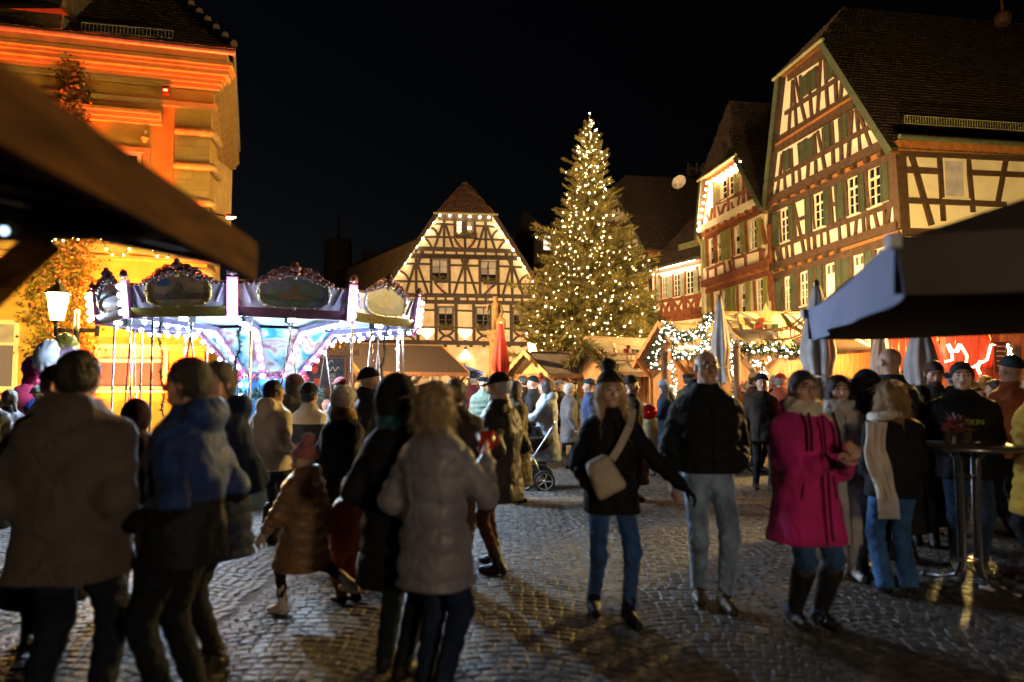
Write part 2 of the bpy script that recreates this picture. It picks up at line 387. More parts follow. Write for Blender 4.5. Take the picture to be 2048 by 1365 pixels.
def shutter(f, root, q, m, style='panel', base=.06):
    u0, u1, z0, z1 = rect(f, q); mb = MB(); h = z1 - z0; fw = min(.07, (u1 - u0) * .2)
    fbox(mb, f, u0, u1, z0, z1, base, base + .02)
    fbox(mb, f, u0, u0 + fw, z0, z1, base + .02, base + .045); fbox(mb, f, u1 - fw, u1, z0, z1, base + .02, base + .0455)
    if style == 'panel':
        for zz in (0, .33, .66): fbox(mb, f, u0 + fw, u1 - fw, z0 + h * zz, z0 + h * zz + .06, base + .02, base + .043)
        fbox(mb, f, u0 + fw, u1 - fw, z1 - .06, z1, base + .02, base + .043)
        for zz in (.06, .39, .72): fbox(mb, f, u0 + fw + .03, u1 - fw - .03, z0 + h * zz + .02, z0 + h * (zz + .2), base + .02, base + .036)
    elif style == 'louvre':
        for zz in (0, .27, .70): fbox(mb, f, u0 + fw, u1 - fw, z0 + h * zz, z0 + h * zz + .05, base + .02, base + .043)
        fbox(mb, f, u0 + fw, u1 - fw, z1 - .06, z1, base + .02, base + .043)
        n = 11
        for k in range(n):
            z = z0 + h * (.31 + .38 * k / n); c = f.pt((u0 + u1) / 2, z, base + .035); ax = (f.n * .7 - Vector((0, 0, .7))).normalized()
            mb.box(c, ((u1 - u0) / 2 - fw, .022, .006), (f.d, ax, ax.cross(f.d)))
    elif style == 'slats':
        n = 14
        for k in range(n):
            z = z0 + h * (.05 + .92 * k / n); c = f.pt((u0 + u1) / 2, z, base + .035); ax = (f.n * .7 - Vector((0, 0, .7))).normalized()
            mb.box(c, ((u1 - u0) / 2 - fw, .026, .006), (f.d, ax, ax.cross(f.d)))
    else:
        for k in range(1, 3): fbox(mb, f, u0 + (u1 - u0) * k / 3 - .004, u0 + (u1 - u0) * k / 3 + .004, z0, z1, base + .02, base + .024)
        for zz in (.2, .75): fbox(mb, f, u0 + .01, u1 - .01, z0 + h * zz, z0 + h * zz + .07, base + .02, base + .04)
    mb.ball(f.pt(u0 + fw / 2, z0 + h * .2, base + .05), .012, 0)
    return mb.build('shutter', m, root)
def joists(f, root, a, b, n, m, w=.17, h=.17, out=.22):
    A, B = Vector(f.uv(*a)), Vector(f.uv(*b))
    for k in range(n):
        p = A.lerp(B, (k + .5) / n); mb = MB(); fbox(mb, f, p.x - w / 2, p.x + w / 2, p.y - h / 2, p.y + h / 2, -.02, out); mb.build('joist_end', m, root)
def slab(poly, th): 
    poly = [Vector(p) for p in poly]; nn = (poly[1] - poly[0]).cross(poly[2] - poly[0]).normalized()
    if nn.z < 0: nn = -nn
    return poly, nn
def roof_plane(root, name, poly, m, e0, e1, tw=.19, tl=.17, parts=0, th=.10, tiles=True):
    """poly: 3d roof outline, e0->e1 along the eave; lays rows of tiles on it"""
    poly, nn = slab(poly, th); mb = MB(); mb.prism(poly, -nn * th); ro = mb.build(name, m, root)
    if not tiles: return ro
    e0 = Vector(e0); ex = (Vector(e1) - e0).normalized(); ey = nn.cross(ex).normalized()
    if ey.z < 0: ey = -ey
    P2 = [((p - e0).dot(ex), (p - e0).dot(ey)) for p in poly]
    def ins(x, y):
        c = False; n = len(P2); k = n - 1
        for i in range(n):
            xi, yi = P2[i]; xj, yj = P2[k]
            if (yi > y) != (yj > y) and x < (xj - xi) * (y - yi) / (yj - yi) + xi: c = not c
            k = i
        return c
    xs = [p[0] for p in P2]; ys = [p[1] for p in P2]; al = []
    y = min(ys); row = 0
    while y < max(ys):
        x = min(xs) + (row % 2) * tw / 2
        while x < max(xs):
            if ins(x + tw / 2, y + tl / 2): al.append((x, y))
            x += tw
        y += tl; row += 1
    def tile(x, y, jit):
        a = e0 + ex * x + ey * y
        lo = .055 + jit; hi = .012
        vs = [a + nn * lo, a + ex * (tw * .5) + nn * (lo + .018), a + ex * (tw - .008) + nn * lo, a + ex * (tw - .008) + ey * (tl + .02) + nn * hi, a + ex * (tw * .5) + ey * (tl + .02) + nn * (hi + .018), a + ey * (tl + .02) + nn * hi,
              a, a + ex * (tw - .008)]
        return vs, [(0, 1, 4, 5), (1, 2, 3, 4), (6, 7, 2, 1, 0), (6, 0, 5), (7, 3, 2)]
    rest = MB(); step = 0
    al.sort(key=lambda q: q[1])
    for i, (x, y) in enumerate(al):
        v, f_ = tile(x, y, rnd.uniform(-.008, .012))
        if i < parts: mobj('tile', v, f_, m, ro)
        else: rest.add(v, f_)
    if rest.v: o = rest.build('tiles', m, ro); o['kind'] = 'stuff'
    return ro
def snow_guard(root, a, b, h, m, n=40):
    mb = MB(); a = Vector(a); b = Vector(b); up = Vector((0, 0, h))
    mb.bar(a, b, .02, .02); mb.bar(a + up, b + up, .02, .02)
    for k in range(n + 1): p = a.lerp(b, k / n); mb.bar(p, p + up, .014, .014, (1, 0, 0))
    return mb.build('snow_guard', m, root)
def gable_house(root, f, uL, uR, zE, hL, hR, zH, depth, setback, m_wall, m_roof, oh=.35, eo=.35, tiles=(True, True), parts=0, th=.14, ridge=None):
    """walls and half-hipped roof; uL > uR allowed; hL/hR: rake top u; returns ridge"""
    if uL > uR: uL, uR, hL, hR = uR, uL, hR, hL
    sl = (zH - zE) / (hL - uL); sr = (zH - zE) / (uR - hR)
    ur = (zE + sr * uR - zE + sl * uL) / (sl + sr); zr = zE + sl * (ur - uL)
    if ridge: ur, zr = ridge
    poly = [(uL, 0), (uR, 0), (uR, zE), (hR, zH), (hL, zH), (uL, zE)]
    mb = MB(); mb.prism([f.pt(u, z) for u, z in poly], -f.n * depth); mb.build('wall', m_wall, root)
    for side, (ue, hu, s_) in enumerate(((uL, hL, sl), (uR, hR, sr))):
        sg = -1 if side == 0 else 1; u2 = ue + sg * eo * min(1, 1.2 / s_); z2 = zE - s_ * abs(u2 - ue)
        pl = [f.pt(u2, z2, oh), f.pt(hu, zH, oh), f.pt(ur, zr, -setback), f.pt(ur, zr, -depth), f.pt(u2, z2, -depth)]
        pl = [p + Vector((0, 0, .12)) for p in pl]
        if ridge and side == 1:
            up_ = [f.pt(hu, zH, oh), f.pt(ur, zr, -setback), f.pt(ur, zr, -depth), f.pt(hu, zH, -depth)]; up_ = [p + Vector((0, 0, .12)) for p in up_]; roof_plane(root, 'roof', up_, m_roof, up_[0], up_[3], tiles=False)
            pl = [pl[0], pl[1], up_[3], pl[4]]; roof_plane(root, 'roof', pl, m_roof, pl[0], pl[3], tiles=False)
        else: roof_plane(root, 'roof', pl, m_roof, pl[0], pl[4], tiles=tiles[side], parts=parts if side == 0 else 0)
        sf = MB(); sf.prism([f.pt(u2, z2 - .05, 0), f.pt(u2, z2 - .05, oh), f.pt(hu, zH - .05, oh), f.pt(hu, zH - .05, 0)], (0, 0, .03)); sf.build('soffit', M_TIMBER_O, root)
        vb = MB(); vb.bar(f.pt(u2, z2, oh + .02) + Vector((0, 0, .0)), f.pt(hu, zH, oh + .02) + Vector((0, 0, .0)), .05, .26, f.d.cross(f.n) if 0 else (0, 0, 1)); vb.build('verge_board', M_COPPER if m_roof is M_TILE else M_TIMBER_D, root)
    pl = [f.pt(hL, zH, oh), f.pt(hR, zH, oh), f.pt(ur, zr, -setback)]; pl = [p + Vector((0, 0, .10)) for p in pl]
    roof_plane(root, 'hip_roof', pl, m_roof, pl[0], pl[1], tl=.15)
    gm = MB(); gm.tube([f.pt(hL - .25, zH, oh + .06), f.pt(hR + .25, zH, oh + .06)], .07, 8); gm.build('gutter', M_GUTTER, root)
    so = MB(); so.prism([f.pt(hL, zH + .02, .0), f.pt(hR, zH + .02, .0), f.pt(hR, zH + .02, oh), f.pt(hL, zH + .02, oh)], (0, 0, .06)); so.build('soffit', M_TIMBER_O, root)
    return ur, zr
def bulb_mesh(name, m, r, sub=0):
    mb = MB(); mb.ball((0, 0, 0), r, sub); return pmesh(name, mb, m, True)

# ------------------------------------------------------------------ large half-timbered house on the right
DV = -.1568                                        # direction in which the gable fronts recede
pc = at(1798, 600, 22.0); BHF = Facade((pc.x, pc.y), (DV, 1))
root = thing('timbered_house', 'tall half-timbered house with dark green shutters and a long tiled roof, on the right', 'house', (pc.x, pc.y, 0))
f = BHF; c1 = crop(1520, 60, 5.25); c2 = crop(1520, 280, 5.25); c3 = crop(1520, 440, 5.25); c8 = crop(1780, 260, 5.687)
uE0, zE = f.uv(1784, 288); uL, _ = f.uv(1546, 540)
hR_, zH = f.uv(1658, 92); hL_, zH2 = f.uv(1570, 152); zH = (zH + zH2) / 2
best = None
for iu in range(120):
    for is_ in range(60):
        u_ = hR_ + iu * .03; s_ = is_ * .08; z_ = zE + (zH - zE) / hR_ * u_; p = f.pt(u_, z_, -s_) + Vector((0, 0, .15)) - CAM; dpt = p.dot(FW); e = abs(CX + FPX * p.x / dpt - 1690) + abs(CY - FPX * p.dot(UP) / dpt - 12)
        if best is None or e < best[0]: best = (e, u_, z_, s_)
ur, zr = gable_house(root, f, 0.0, uL, zE, hR_, hL_, zH, 15.0, best[3], M_PLASTER, M_TILE, parts=300, ridge=(best[1], best[2]))
BH_INFO = (uL, zE, hR_, hL_, zH, ur, zr)
T = M_TIMBER
def B1(c, *segs, w=.15, m=None):
    for a, b_ in segs: beam(f, root, c(*a), c(*b_), w, m or T)
B1(c1, ((300, 490), (722, 215)), w=.42); B1(c1, ((268, 880), (890, 470)), w=.17)
B1(c1, ((205, 1165), (1010, 690)), w=.40); beam(f, root, c1(200, 1215), c1(1010, 715), .10, M_TIMBER_O, .19)
beam(f, root, c1(196, 1255), c1(1030, 770), .26, T, .17)
B1(c1, ((348, 530), (335, 830)), ((352, 540), (378, 800)), ((378, 505), (430, 750)), ((430, 480), (445, 745)), ((525, 440), (532, 680)), ((605, 385), (622, 640)), ((645, 325), (630, 620)), ((690, 300), (706, 580)), ((792, 330), (805, 500)), w=.13)
B1(c1, ((325, 860), (312, 1085)), ((380, 830), (395, 1035)), ((445, 785), (490, 970)), ((540, 720), (555, 930)), ((630, 660), (615, 885)), ((708, 600), (725, 820)), ((805, 535), (815, 755)), ((880, 490), (855, 735)), w=.13)
beam(f, root, c2(150, 432), c1(1205, 1000), .17, T)
B1(c2, ((247, 150), (220, 385)), ((252, 120), (262, 345)), ((336, 90), (346, 305)), ((412, 40), (427, 250)), w=.13)
B1(c1, ((490, 1140), (500, 1370)), ((580, 1090), (595, 1320)), ((612, 1065), (660, 1290)), ((670, 1030), (682, 1260)), ((765, 970), (780, 1220)), ((845, 930), (860, 1180)), ((940, 870), (955, 1140)), ((977, 850), (962, 1110)), ((1022, 820), (1045, 1080)), ((1035, 830), (1112, 1042)), w=.13)
B1(c2, ((208, 420), (188, 588)), ((267, 385), (275, 545)), ((355, 345), (360, 505)), ((422, 310), (432, 468)), ((520, 250), (508, 428)), ((595, 215), (600, 378)), ((668, 165), (698, 332)), ((778, 110), (785, 288)), ((865, 60), (872, 248)), ((955, 5), (942, 210)), w=.13)
B1(c1, ((1045, 1090), (1060, 1300)), ((1115, 1065), (1178, 1240)), w=.13)
beam(f, root, c2(100, 662), c2(1330, 55), .32, T, .22)
beam(f, root, c2(100, 712), c2(1385, 118), .30, M_TIMBER_O, .08); joists(f, root, c2(90, 700), c2(1395, 118), 11, T, out=.26)
beam(f, root, c2(98, 752), c2(1410, 172), .24, T, .12)
B1(c2, ((150, 1140), (1440, 655)), w=.22)
B1(c2, ((212, 750), (236, 1085)), ((352, 680), (382, 1020)), ((360, 665), (440, 1020)), ((375, 852), (492, 808)), ((552, 590), (590, 950)), ((742, 490), (770, 880)), ((750, 690), (812, 668)), ((802, 450), (830, 860)), ((902, 400), (940, 810)), ((1122, 310), (1160, 720)), ((1366, 190), (1396, 650)), ((1372, 330), (1405, 318)), w=.15)
beam(f, root, c2(1425, 150), c2(1482, 930), .30, T, .13); beam(f, root, c2(112, 770), c2(150, 1330), .22, T)
B1(c2, ((185, 1160), (222, 1300)), ((225, 1145), (238, 1292)), ((287, 1122), (300, 1262)), ((347, 1098), (358, 1250)), ((452, 1060), (480, 1212)), ((517, 1035), (530, 1192)), ((583, 1012), (590, 1168)), ((650, 985), (658, 1148)), ((718, 962), (730, 1122)), ((838, 910), (852, 1080)), ((932, 875), (945, 1048)), ((1022, 838), (1008, 1025)), ((1090, 805), (1105, 990)), ((1140, 790), (1152, 972)), ((1212, 765), (1252, 938)), ((1317, 725), (1325, 905)), ((1372, 700), (1352, 900)), w=.13)
beam(f, root, c2(145, 1340), c2(1485, 900), .28, T, .22); beam(f, root, c3(165, 545), c3(1470, 130), .28, M_TIMBER_O, .08)
joists(f, root, c3(160, 540), c3(920, 315), 7, T, out=.26); beam(f, root, c3(165, 600), c3(1500, 180), .26, T, .12)
for a, b_ in (((160, 620), (180, 1010)), ((252, 600), (265, 960)), ((402, 560), (410, 935)), ((425, 545), (432, 930)), ((590, 500), (600, 880)), ((690, 470), (700, 850)), ((972, 390), (985, 760)), ((1215, 320), (1230, 700)), ((1410, 250), (1440, 700))): beam(f, root, c3(*a), c3(*b_), .16, T)
beam(f, root, c3(170, 1000), c3(1500, 700), .2, T)
for q in (((222, 745), (305, 710), (335, 1050), (245, 1085)), ((575, 580), (682, 535), (712, 900), (600, 945)), ((930, 410), (1050, 362), (1072, 762), (955, 805)), ((1145, 305), (1280, 255), (1305, 675), (1165, 715))):
    window(f, root, [c2(*p) for p in q], 2, 3, .72, lit=(M_GLASS,))
for q in (((270, 615), (335, 600), (340, 945), (280, 955)), ((435, 560), (520, 535), (520, 890), (440, 915))):
    window(f, root, [c3(*p) for p in q], 2, 3, .7, lit=(M_GLASS_D, M_GLASS, M_GLASS_D))
for q in (((705, 475), (802, 445), (815, 805), (710, 835)), ((1000, 385), (1108, 350), (1118, 715), (1008, 745)), ((1245, 310), (1375, 272), (1388, 640), (1255, 680))):
    window(f, root, [c3(*p) for p in q], 2, 3, .7, lit=(M_GLASS_W, M_GLASS_W, M_GLASS_W, M_GLASS_W, M_GLASS_W, M_GLASS_W, M_GLASS_D, M_GLASS_D))
for q in (((140, 785), (195, 755), (215, 1095), (160, 1125)), ((305, 695), (345, 680), (385, 1025), (330, 1040)), ((480, 620), (540, 595), (565, 960), (505, 980)), ((675, 520), (735, 490), (765, 875), (700, 900)), ((805, 440), (890, 410), (915, 820), (830, 845)), ((1045, 345), (1110, 320), (1125, 735), (1065, 760)), ((1275, 235), (1360, 190), (1380, 630), (1300, 660))):
    shutter(f, root, [c2(*p) for p in q], M_GREEN)
for q in (((172, 640), (235, 620), (245, 960), (180, 990)), ((337, 580), (390, 565), (400, 930), (345, 950)), ((522, 520), (580, 500), (590, 870), (532, 885)), ((602, 490), (665, 475), (675, 850), (612, 870)), ((805, 415), (870, 400), (880, 790), (815, 805)), ((882, 395), (955, 385), (965, 760), (890, 780)), ((1110, 330), (1195, 310), (1205, 690), (1120, 710))):
    shutter(f, root, [c3(*p) for p in q], M_GREEN)
for q in (((440, 495), (520, 460), (522, 680), (450, 710)), ((530, 425), (600, 398), (610, 620), (535, 650)), ((706, 330), (778, 290), (788, 500), (716, 530))): shutter(f, root, [c1(*p) for p in q], M_GREEN, 'board', .05)
for q in (((265, 120), (320, 95), (330, 300), (270, 330)), ((420, 30), (485, 0), (492, 220), (430, 245)), ((498, -5), (575, -40), (582, 180), (508, 212))): shutter(f, root, [c2(*p) for p in q], M_GREEN, 'board', .05)
for q in (((682, 1005), (746, 980), (756, 1220), (690, 1245)), ((860, 900), (930, 870), (940, 1120), (870, 1155))): shutter(f, root, [c1(*p) for p in q], M_GREEN, 'board', .05)
# its long side, facing the square
f2 = Facade((pc.x, pc.y), (-f.n.x, -f.n.y)); 
if f2.n.y > 0: f2.n = -f2.n
def B2(*segs, w=.15, m=T):
    for a, b_ in segs: beam(f2, root, c8(*a), c8(*b_), w, m)
beam(f2, root, c8(40, 265), c8(1700, 340), .20, T, .10); beam(f2, root, c8(20, 205), c8(1700, 285), .34, M_TIMBER_O, .30); 
beam(f2, root, c8(112, 290), c8(160, 1120), .28, T, .12)
B2(((232, 290), (462, 1090)), ((150, 462), (548, 480)), ((170, 808), (1300, 855)), ((555, 300), (602, 1040)), ((880, 310), (938, 940)), ((905, 490), (1700, 525)), ((1312, 340), (1215, 850)), ((1560, 340), (1570, 1000)), w=.17)
window(f2, root, [c8(*p) for p in ((570, 322), (850, 336), (876, 795), (606, 780))], 1, 1, None, glass=M_CURTAIN, fw=.09)
def buv(u0, z0, u1, z1, w=.16): strip(f2, [(u0, z0), (u1, z1)], w, thick()).build('beam', T, root)
for zb in (zE - 2.95, 3.4): buv(.2, zb, 15, zb, .26); buv(.2, zb + .95, 15, zb + .95) if zb < 5 else buv(4.4, zb + .95, 15, zb + .95); buv(.2, zb - .3, 15, zb - .3, .18) if zb > 5 else None
for k in range(10):
    for zb, zt, k0 in ((zE - 2.95, zE - .2, 3), (3.4, zE - 3.2, 0)):
        u_ = .5 + k * 1.5
        if k < k0: continue
        buv(u_, zb, u_, zt)
        if k % 2: buv(u_ + .15, zb, u_ + 1.2, zt)
        else: window(f2, root, (u_ + .3, u_ + 1.2, zb + 1.05, zt - .25), 2, 3, .7)
gb = MB(); e0 = f2.pt(-.2, zE + .02, .52); e1 = f2.pt(15, zE + .02, .52); gb.tube([e0, e1], .085, 8); gb.build('gutter', M_COPPER, root)
snow_guard(root, f2.pt(.3, zE + .62, .18), f2.pt(9, zE + .62, .18), .26, M_GUTTER, 90)
ch = MB(); p = at(2005, 30, 27); ch.lathe([(.24, 0), (.30, .15), (.30, .35), (.2, .5), (.1, .56)], (p.x, p.y, p.z - .4), 12); ch.tube([p, p + Vector((0, 0, 1.3))], .05, 6); ch.build('ridge_finial', M_TILE_R, root)

# ------------------------------------------------------------------ house with yellow-green shutters
u1y, _ = BHF.uv(1541, 600); u2y, _ = BHF.uv(1405, 600)
py = BHF.pt(u1y + .12, 0, .12); f = Facade((py.x, py.y), (DV, 1)); root = thing('timbered_house', 'narrow half-timbered house with yellow-green louvred shutters and bulb strings on its gable', 'house', (py.x, py.y, 0))
YHF = f; T = M_TIMBER_R; c4 = crop(1380, 300, 7.583); c5 = crop(1380, 440, 6.822)
uLy, _ = f.uv(1407, 600); _, zE = f.uv(1522, 407); _, z_b = f.uv(1404, 466); zE = (zE + z_b) / 2
hR_, zH = f.uv(*c4(780, 130)); hL_, zH2 = f.uv(*c4(255, 440)); zH = (zH + zH2) / 2
gable_house(root, f, 0, uLy, zE, hR_, hL_, zH, 10, .9, M_PLASTER, M_TILE)
B1(c4, ((250, 440), (790, 140)), w=.4); B1(c4, ((400, 820), (945, 590)), w=.17); B1(c4, ((368, 480), (386, 1080)), ((592, 400), (592, 985)), ((812, 230), (822, 860)), ((840, 380), (916, 812)), ((345, 880), (318, 1100)), ((292, 470), (180, 1180)), ((1000, 700), (960, 800)), w=.15)
for a, mid, b_ in (((560, 820), (515, 900), (492, 1020)), ((635, 790), (650, 860), (692, 930)), ((765, 705), (742, 800), (735, 900)), ((430, 860), (450, 950), (482, 1030)), ((975, 640), (945, 720), (950, 800)), ((240, 985), (280, 1030), (285, 1120))): cbeam(f, root, c4(*a), c4(*mid), c4(*b_), .13, T)
beam(f, root, c4(165, 1230), c4(1085, 775), .34, M_PLASTER, .26, 'cornice'); beam(f, root, c4(190, 1290), c4(1085, 835), .26, M_TIMBER_O, .08); joists(f, root, c4(260, 1250), c4(1090, 850), 8, T, out=.24)
beam(f, root, c4(250, 1345), c4(1100, 930), .2, T, .12)
B1(c5, ((230, 685), (475, 588)), ((580, 530), (745, 490)), ((780, 450), (975, 398)), ((250, 690), (256, 845)), ((360, 650), (366, 805)), ((480, 600), (492, 785)), ((545, 560), (582, 742)), ((600, 550), (612, 722)), ((765, 470), (772, 685)), ((975, 390), (978, 610)), ((1018, 390), (1000, 600)), ((1085, 60), (1108, 620)), ((240, 260), (255, 640)), ((340, 200), (352, 590)), ((585, 110), (610, 520)), ((770, 30), (800, 440)), ((355, 210), (372, 600)), ((985, 0), (1040, 330)), w=.16)
beam(f, root, c5(195, 880), c5(1112, 580), .32, T, .22); beam(f, root, c5(230, 925), c5(1100, 645), .26, M_TIMBER_O, .08); joists(f, root, c5(225, 915), c5(1100, 640), 8, T, out=.24)
beam(f, root, c5(235, 985), c5(1100, 720), .22, T, .12)
B1(c5, ((310, 980), (325, 1365)), ((430, 960), (440, 1365)), ((650, 900), (672, 1365)), ((880, 830), (905, 1300)), ((1115, 760), (1150, 1290)), ((1060, 770), (1110, 1100)), w=.18)
for q, lt in ((((495, 465), (575, 440), (578, 740), (510, 772)), c4), (((605, 400), (672, 378), (678, 680), (615, 705)), c4)): window(f, root, [lt(*p) for p in q], 1, 3, None)
for q in (((282, 260), (332, 240), (342, 610), (296, 630)), ((382, 215), (440, 188), (452, 560), (402, 588)), ((622, 112), (692, 85), (712, 465), (642, 490)), ((825, 20), (918, -12), (938, 395), (852, 410)), ((345, 1010), (398, 990), (408, 1290), (358, 1300)), ((460, 980), (510, 955), (520, 1290), (470, 1300)), ((702, 890), (768, 862), (788, 1270), (722, 1285)), ((912, 830), (1002, 792), (1032, 1240), (938, 1270))):
    window(f, root, [c5(*p) for p in q], 2 if q[1][0] - q[0][0] > 80 else 1, 3, .7, lit=(M_GLASS, M_GLASS_D))
for q in (((400, 530), (472, 500), (480, 800), (405, 830)), ((675, 362), (765, 330), (768, 640), (688, 680))): shutter(f, root, [c4(*p) for p in q], M_YGREEN, 'slats')
for q in (((170, 290), (225, 265), (240, 650), (190, 668)), ((432, 168), (495, 142), (515, 545), (455, 568)), ((502, 138), (565, 110), (585, 525), (522, 545)), ((690, 48), (760, 15), (785, 445), (715, 472)), ((922, -12), (990, -45), (1002, 350), (948, 380)), ((245, 1020), (295, 1000), (305, 1290), (258, 1300)), ((502, 940), (575, 918), (590, 1290), (515, 1300)), ((592, 918), (640, 900), (655, 1290), (605, 1300)), ((768, 870), (835, 840), (860, 1270), (792, 1290)), ((1002, 790), (1058, 768), (1095, 1240), (1040, 1255))):
    shutter(f, root, [c5(*p) for p in q], M_YGREEN, 'louvre')
BM_HOUSE = bulb_mesh('bulb', glow('bulb_house', (1, .62, .27), 75), .055, 1)
for a, b_, n in (((262, 500), (120, 1215), 8), ((300, 495), (755, 190), 8)):
    for k in range(n): t = k / (n - 1); q = c4(a[0] + (b_[0] - a[0]) * t, a[1] + (b_[1] - a[1]) * t); inst('bulb', BM_HOUSE, root, f.onplane(*q, .30))
dp = MB(); q0 = f.pt(uLy, zE - .3, .3); dp.tube([q0 + Vector((0, 0, .1)), q0 + Vector((.2, 0, -.3)), f.pt(uLy - .1, zE - .8, .1), f.pt(uLy - .1, .3, .1)], .05, 8); dp.build('downpipe', M_GUTTER, root)

# ------------------------------------------------------------------ small red house
pr = YHF.pt(uLy + .1, 0, -.15); f = Facade((pr.x, pr.y), (-.457, 1)); RHF = f
root = thing('timbered_house', 'low red-framed house with grey-green shutters and a glowing light tube under its eave', 'house', (pr.x, pr.y, 0))
c6 = crop(1290, 490, 8.53); uL, _ = f.uv(1305, 600); _, zE = f.uv(1355, 528)
mb = MB(); mb.prism([f.pt(0, 0), f.pt(uL, 0), f.pt(uL, zE), f.pt(0, zE)], -f.n * 7); mb.build('wall', M_PLASTER, root)
pl = [f.pt(-.1, zE - .05, .4), f.pt(uL + .3, zE - .05, .4), f.pt(uL + .3, zE + 3.6, -3.4), f.pt(-.1, zE + 3.6, -3.4)]; roof_plane(root, 'roof', pl, M_TILE, pl[0], pl[1])
pl = [f.pt(-.1, zE - .05, -7.2), f.pt(uL + .3, zE - .05, -7.2), f.pt(uL + .3, zE + 3.6, -3.4), f.pt(-.1, zE + 3.6, -3.4)]; roof_plane(root, 'roof', pl, M_TILE, pl[0], pl[1], tiles=False)
B1(c6, ((110, 478), (985, 262)), w=.26); B1(c6, ((190, 965), (1005, 845)), w=.30); beam(f, root, c6(235, 1212), c6(1030, 1098), .28, T, .16); beam(f, root, c6(235, 1262), c6(1030, 1150), .24, M_TIMBER_R, .08); joists(f, root, c6(230, 1255), c6(1030, 1140), 6, T, out=.2); beam(f, root, c6(235, 1312), c6(1030, 1200), .26, T, .12)
B1(c6, ((180, 500), (205, 960)), ((285, 540), (295, 930)), ((490, 500), (500, 900)), ((700, 450), (708, 860)), ((985, 350), (1005, 1095)), ((455, 975), (460, 1175)), ((490, 970), (496, 1168)), ((670, 940), (676, 1138)), ((706, 932), (712, 1128)), ((286, 1000), (292, 1195)), ((880, 900), (888, 1105)), ((940, 885), (900, 1090)), ((300, 1000), (412, 1182)), ((425, 985), (338, 1185)), ((500, 975), (622, 1145)), ((642, 950), (518, 1165)), ((722, 930), (842, 1105)), ((862, 908), (738, 1125)), ((890, 370), (930, 800)), ((930, 560), (1000, 545)), ((250, 510), (235, 590)), w=.15)
for q in (((302, 562), (382, 540), (392, 900), (312, 920)), ((502, 512), (602, 490), (625, 880), (512, 897)), ((716, 458), (832, 430), (857, 830), (722, 852))): window(f, root, [c6(*p) for p in q], 2, 4)
for q in (((205, 592), (265, 572), (280, 950), (220, 962)), ((386, 538), (475, 520), (490, 900), (396, 912)), ((602, 492), (675, 476), (690, 865), (626, 880)), ((832, 437), (915, 420), (930, 830), (860, 842))): shutter(f, root, [c6(*p) for p in q], M_GGREEN, 'board')
for q in (((600, 1320), (760, 1300), (760, 1420), (600, 1440)), ((800, 1310), (980, 1280), (980, 1400), (800, 1425))): window(f, root, [c6(*p) for p in q], 2, 2, glass=M_GLASS_D)
lt = MB(); A, Bv = Vector(f.uv(*c6(140, 462))), Vector(f.uv(*c6(930, 262))); pts = [f.pt(*A.lerp(Bv, k / 24), .3) for k in range(25)]
lt.tube(pts, .035, 6); lt.build('light_tube', glow('light_tube', (1, .60, .42), 26), root)
snow_guard(root, f.pt(.6, zE + .85, -.35), f.pt(2.6, zE + .85, -.35), .3, M_GUTTER, 40)
gm = MB(); gm.tube([f.pt(-.1, zE - .06, .46), f.pt(uL + .3, zE - .06, .46)], .07, 8); gm.build('gutter', M_COPPER, root)
# satellite dish and aerial on its roof
p = f.pt(1.4, zE + 3.4, -3.3)
th = thing('satellite_dish', 'round satellite dish and aerial on a roof mast above the red house', 'satellite dish', p)
dz = at(1370, 300, p.y); dd = at(1359, 366, p.y)
mb = MB(); mb.tube([p, (p.x, p.y, dd.z - .1), (p.x + .05, p.y, dz.z)], .03, 6); mb.build('mast', M_METAL, th)
mb = MB(); ax = Vector((-.55, -.8, .25)).normalized(); sx = ax.cross(Vector((0, 0, 1))).normalized(); sy = sx.cross(ax); vs = []; fs = []
for k in range(5):
    r_ = .42 * k / 4
    for a in range(20): t = a / 20 * 2 * math.pi; vs.append(Vector(dd) + sx * (r_ * math.cos(t)) + sy * (r_ * 1.05 * math.sin(t)) + ax * (.1 * (k / 4) ** 2))
for k in range(4):
    for a in range(20): b_ = (a + 1) % 20; fs.append((k * 20 + a, k * 20 + b_, (k + 1) * 20 + b_, (k + 1) * 20 + a))
mb.add(vs, fs); mb.build('dish', mat('dish_paint', (.55, .52, .46), rough=.5), th, True)
mb = MB(); mb.tube([Vector(dd) - sy * .4, Vector(dd) - sy * .55 + ax * .2, Vector(dd) - sy * .45 + ax * .55], .02, 6); mb.ball(Vector(dd) - sy * .42 + ax * .58, .05); mb.build('feed_arm', M_METAL, th)
mb = MB(); q = Vector((p.x + .05, p.y, dz.z)); mb.bar(q + Vector((-.15, 0, -.05)), q + Vector((.9, -.2, .08)), .02, .02)
for k in range(6): a = q + Vector((.1 + .14 * k, -.03 * k, 0)); mb.bar(a + Vector((0, -.2, .02)), a + Vector((0, .2, .02)), .01, .01)
q = Vector((p.x + .02, p.y, dz.z - .8))
for k in range(7): mb.bar(q + Vector((-.36 + .12 * k, 0, -.3)), q + Vector((-.36 + .12 * k, 0, .25)), .012, .012, (1, 0, 0))
mb.bar(q + Vector((-.4, 0, .1)), q + Vector((.4, 0, .1)), .02, .02); mb.build('aerial', M_METAL, th)

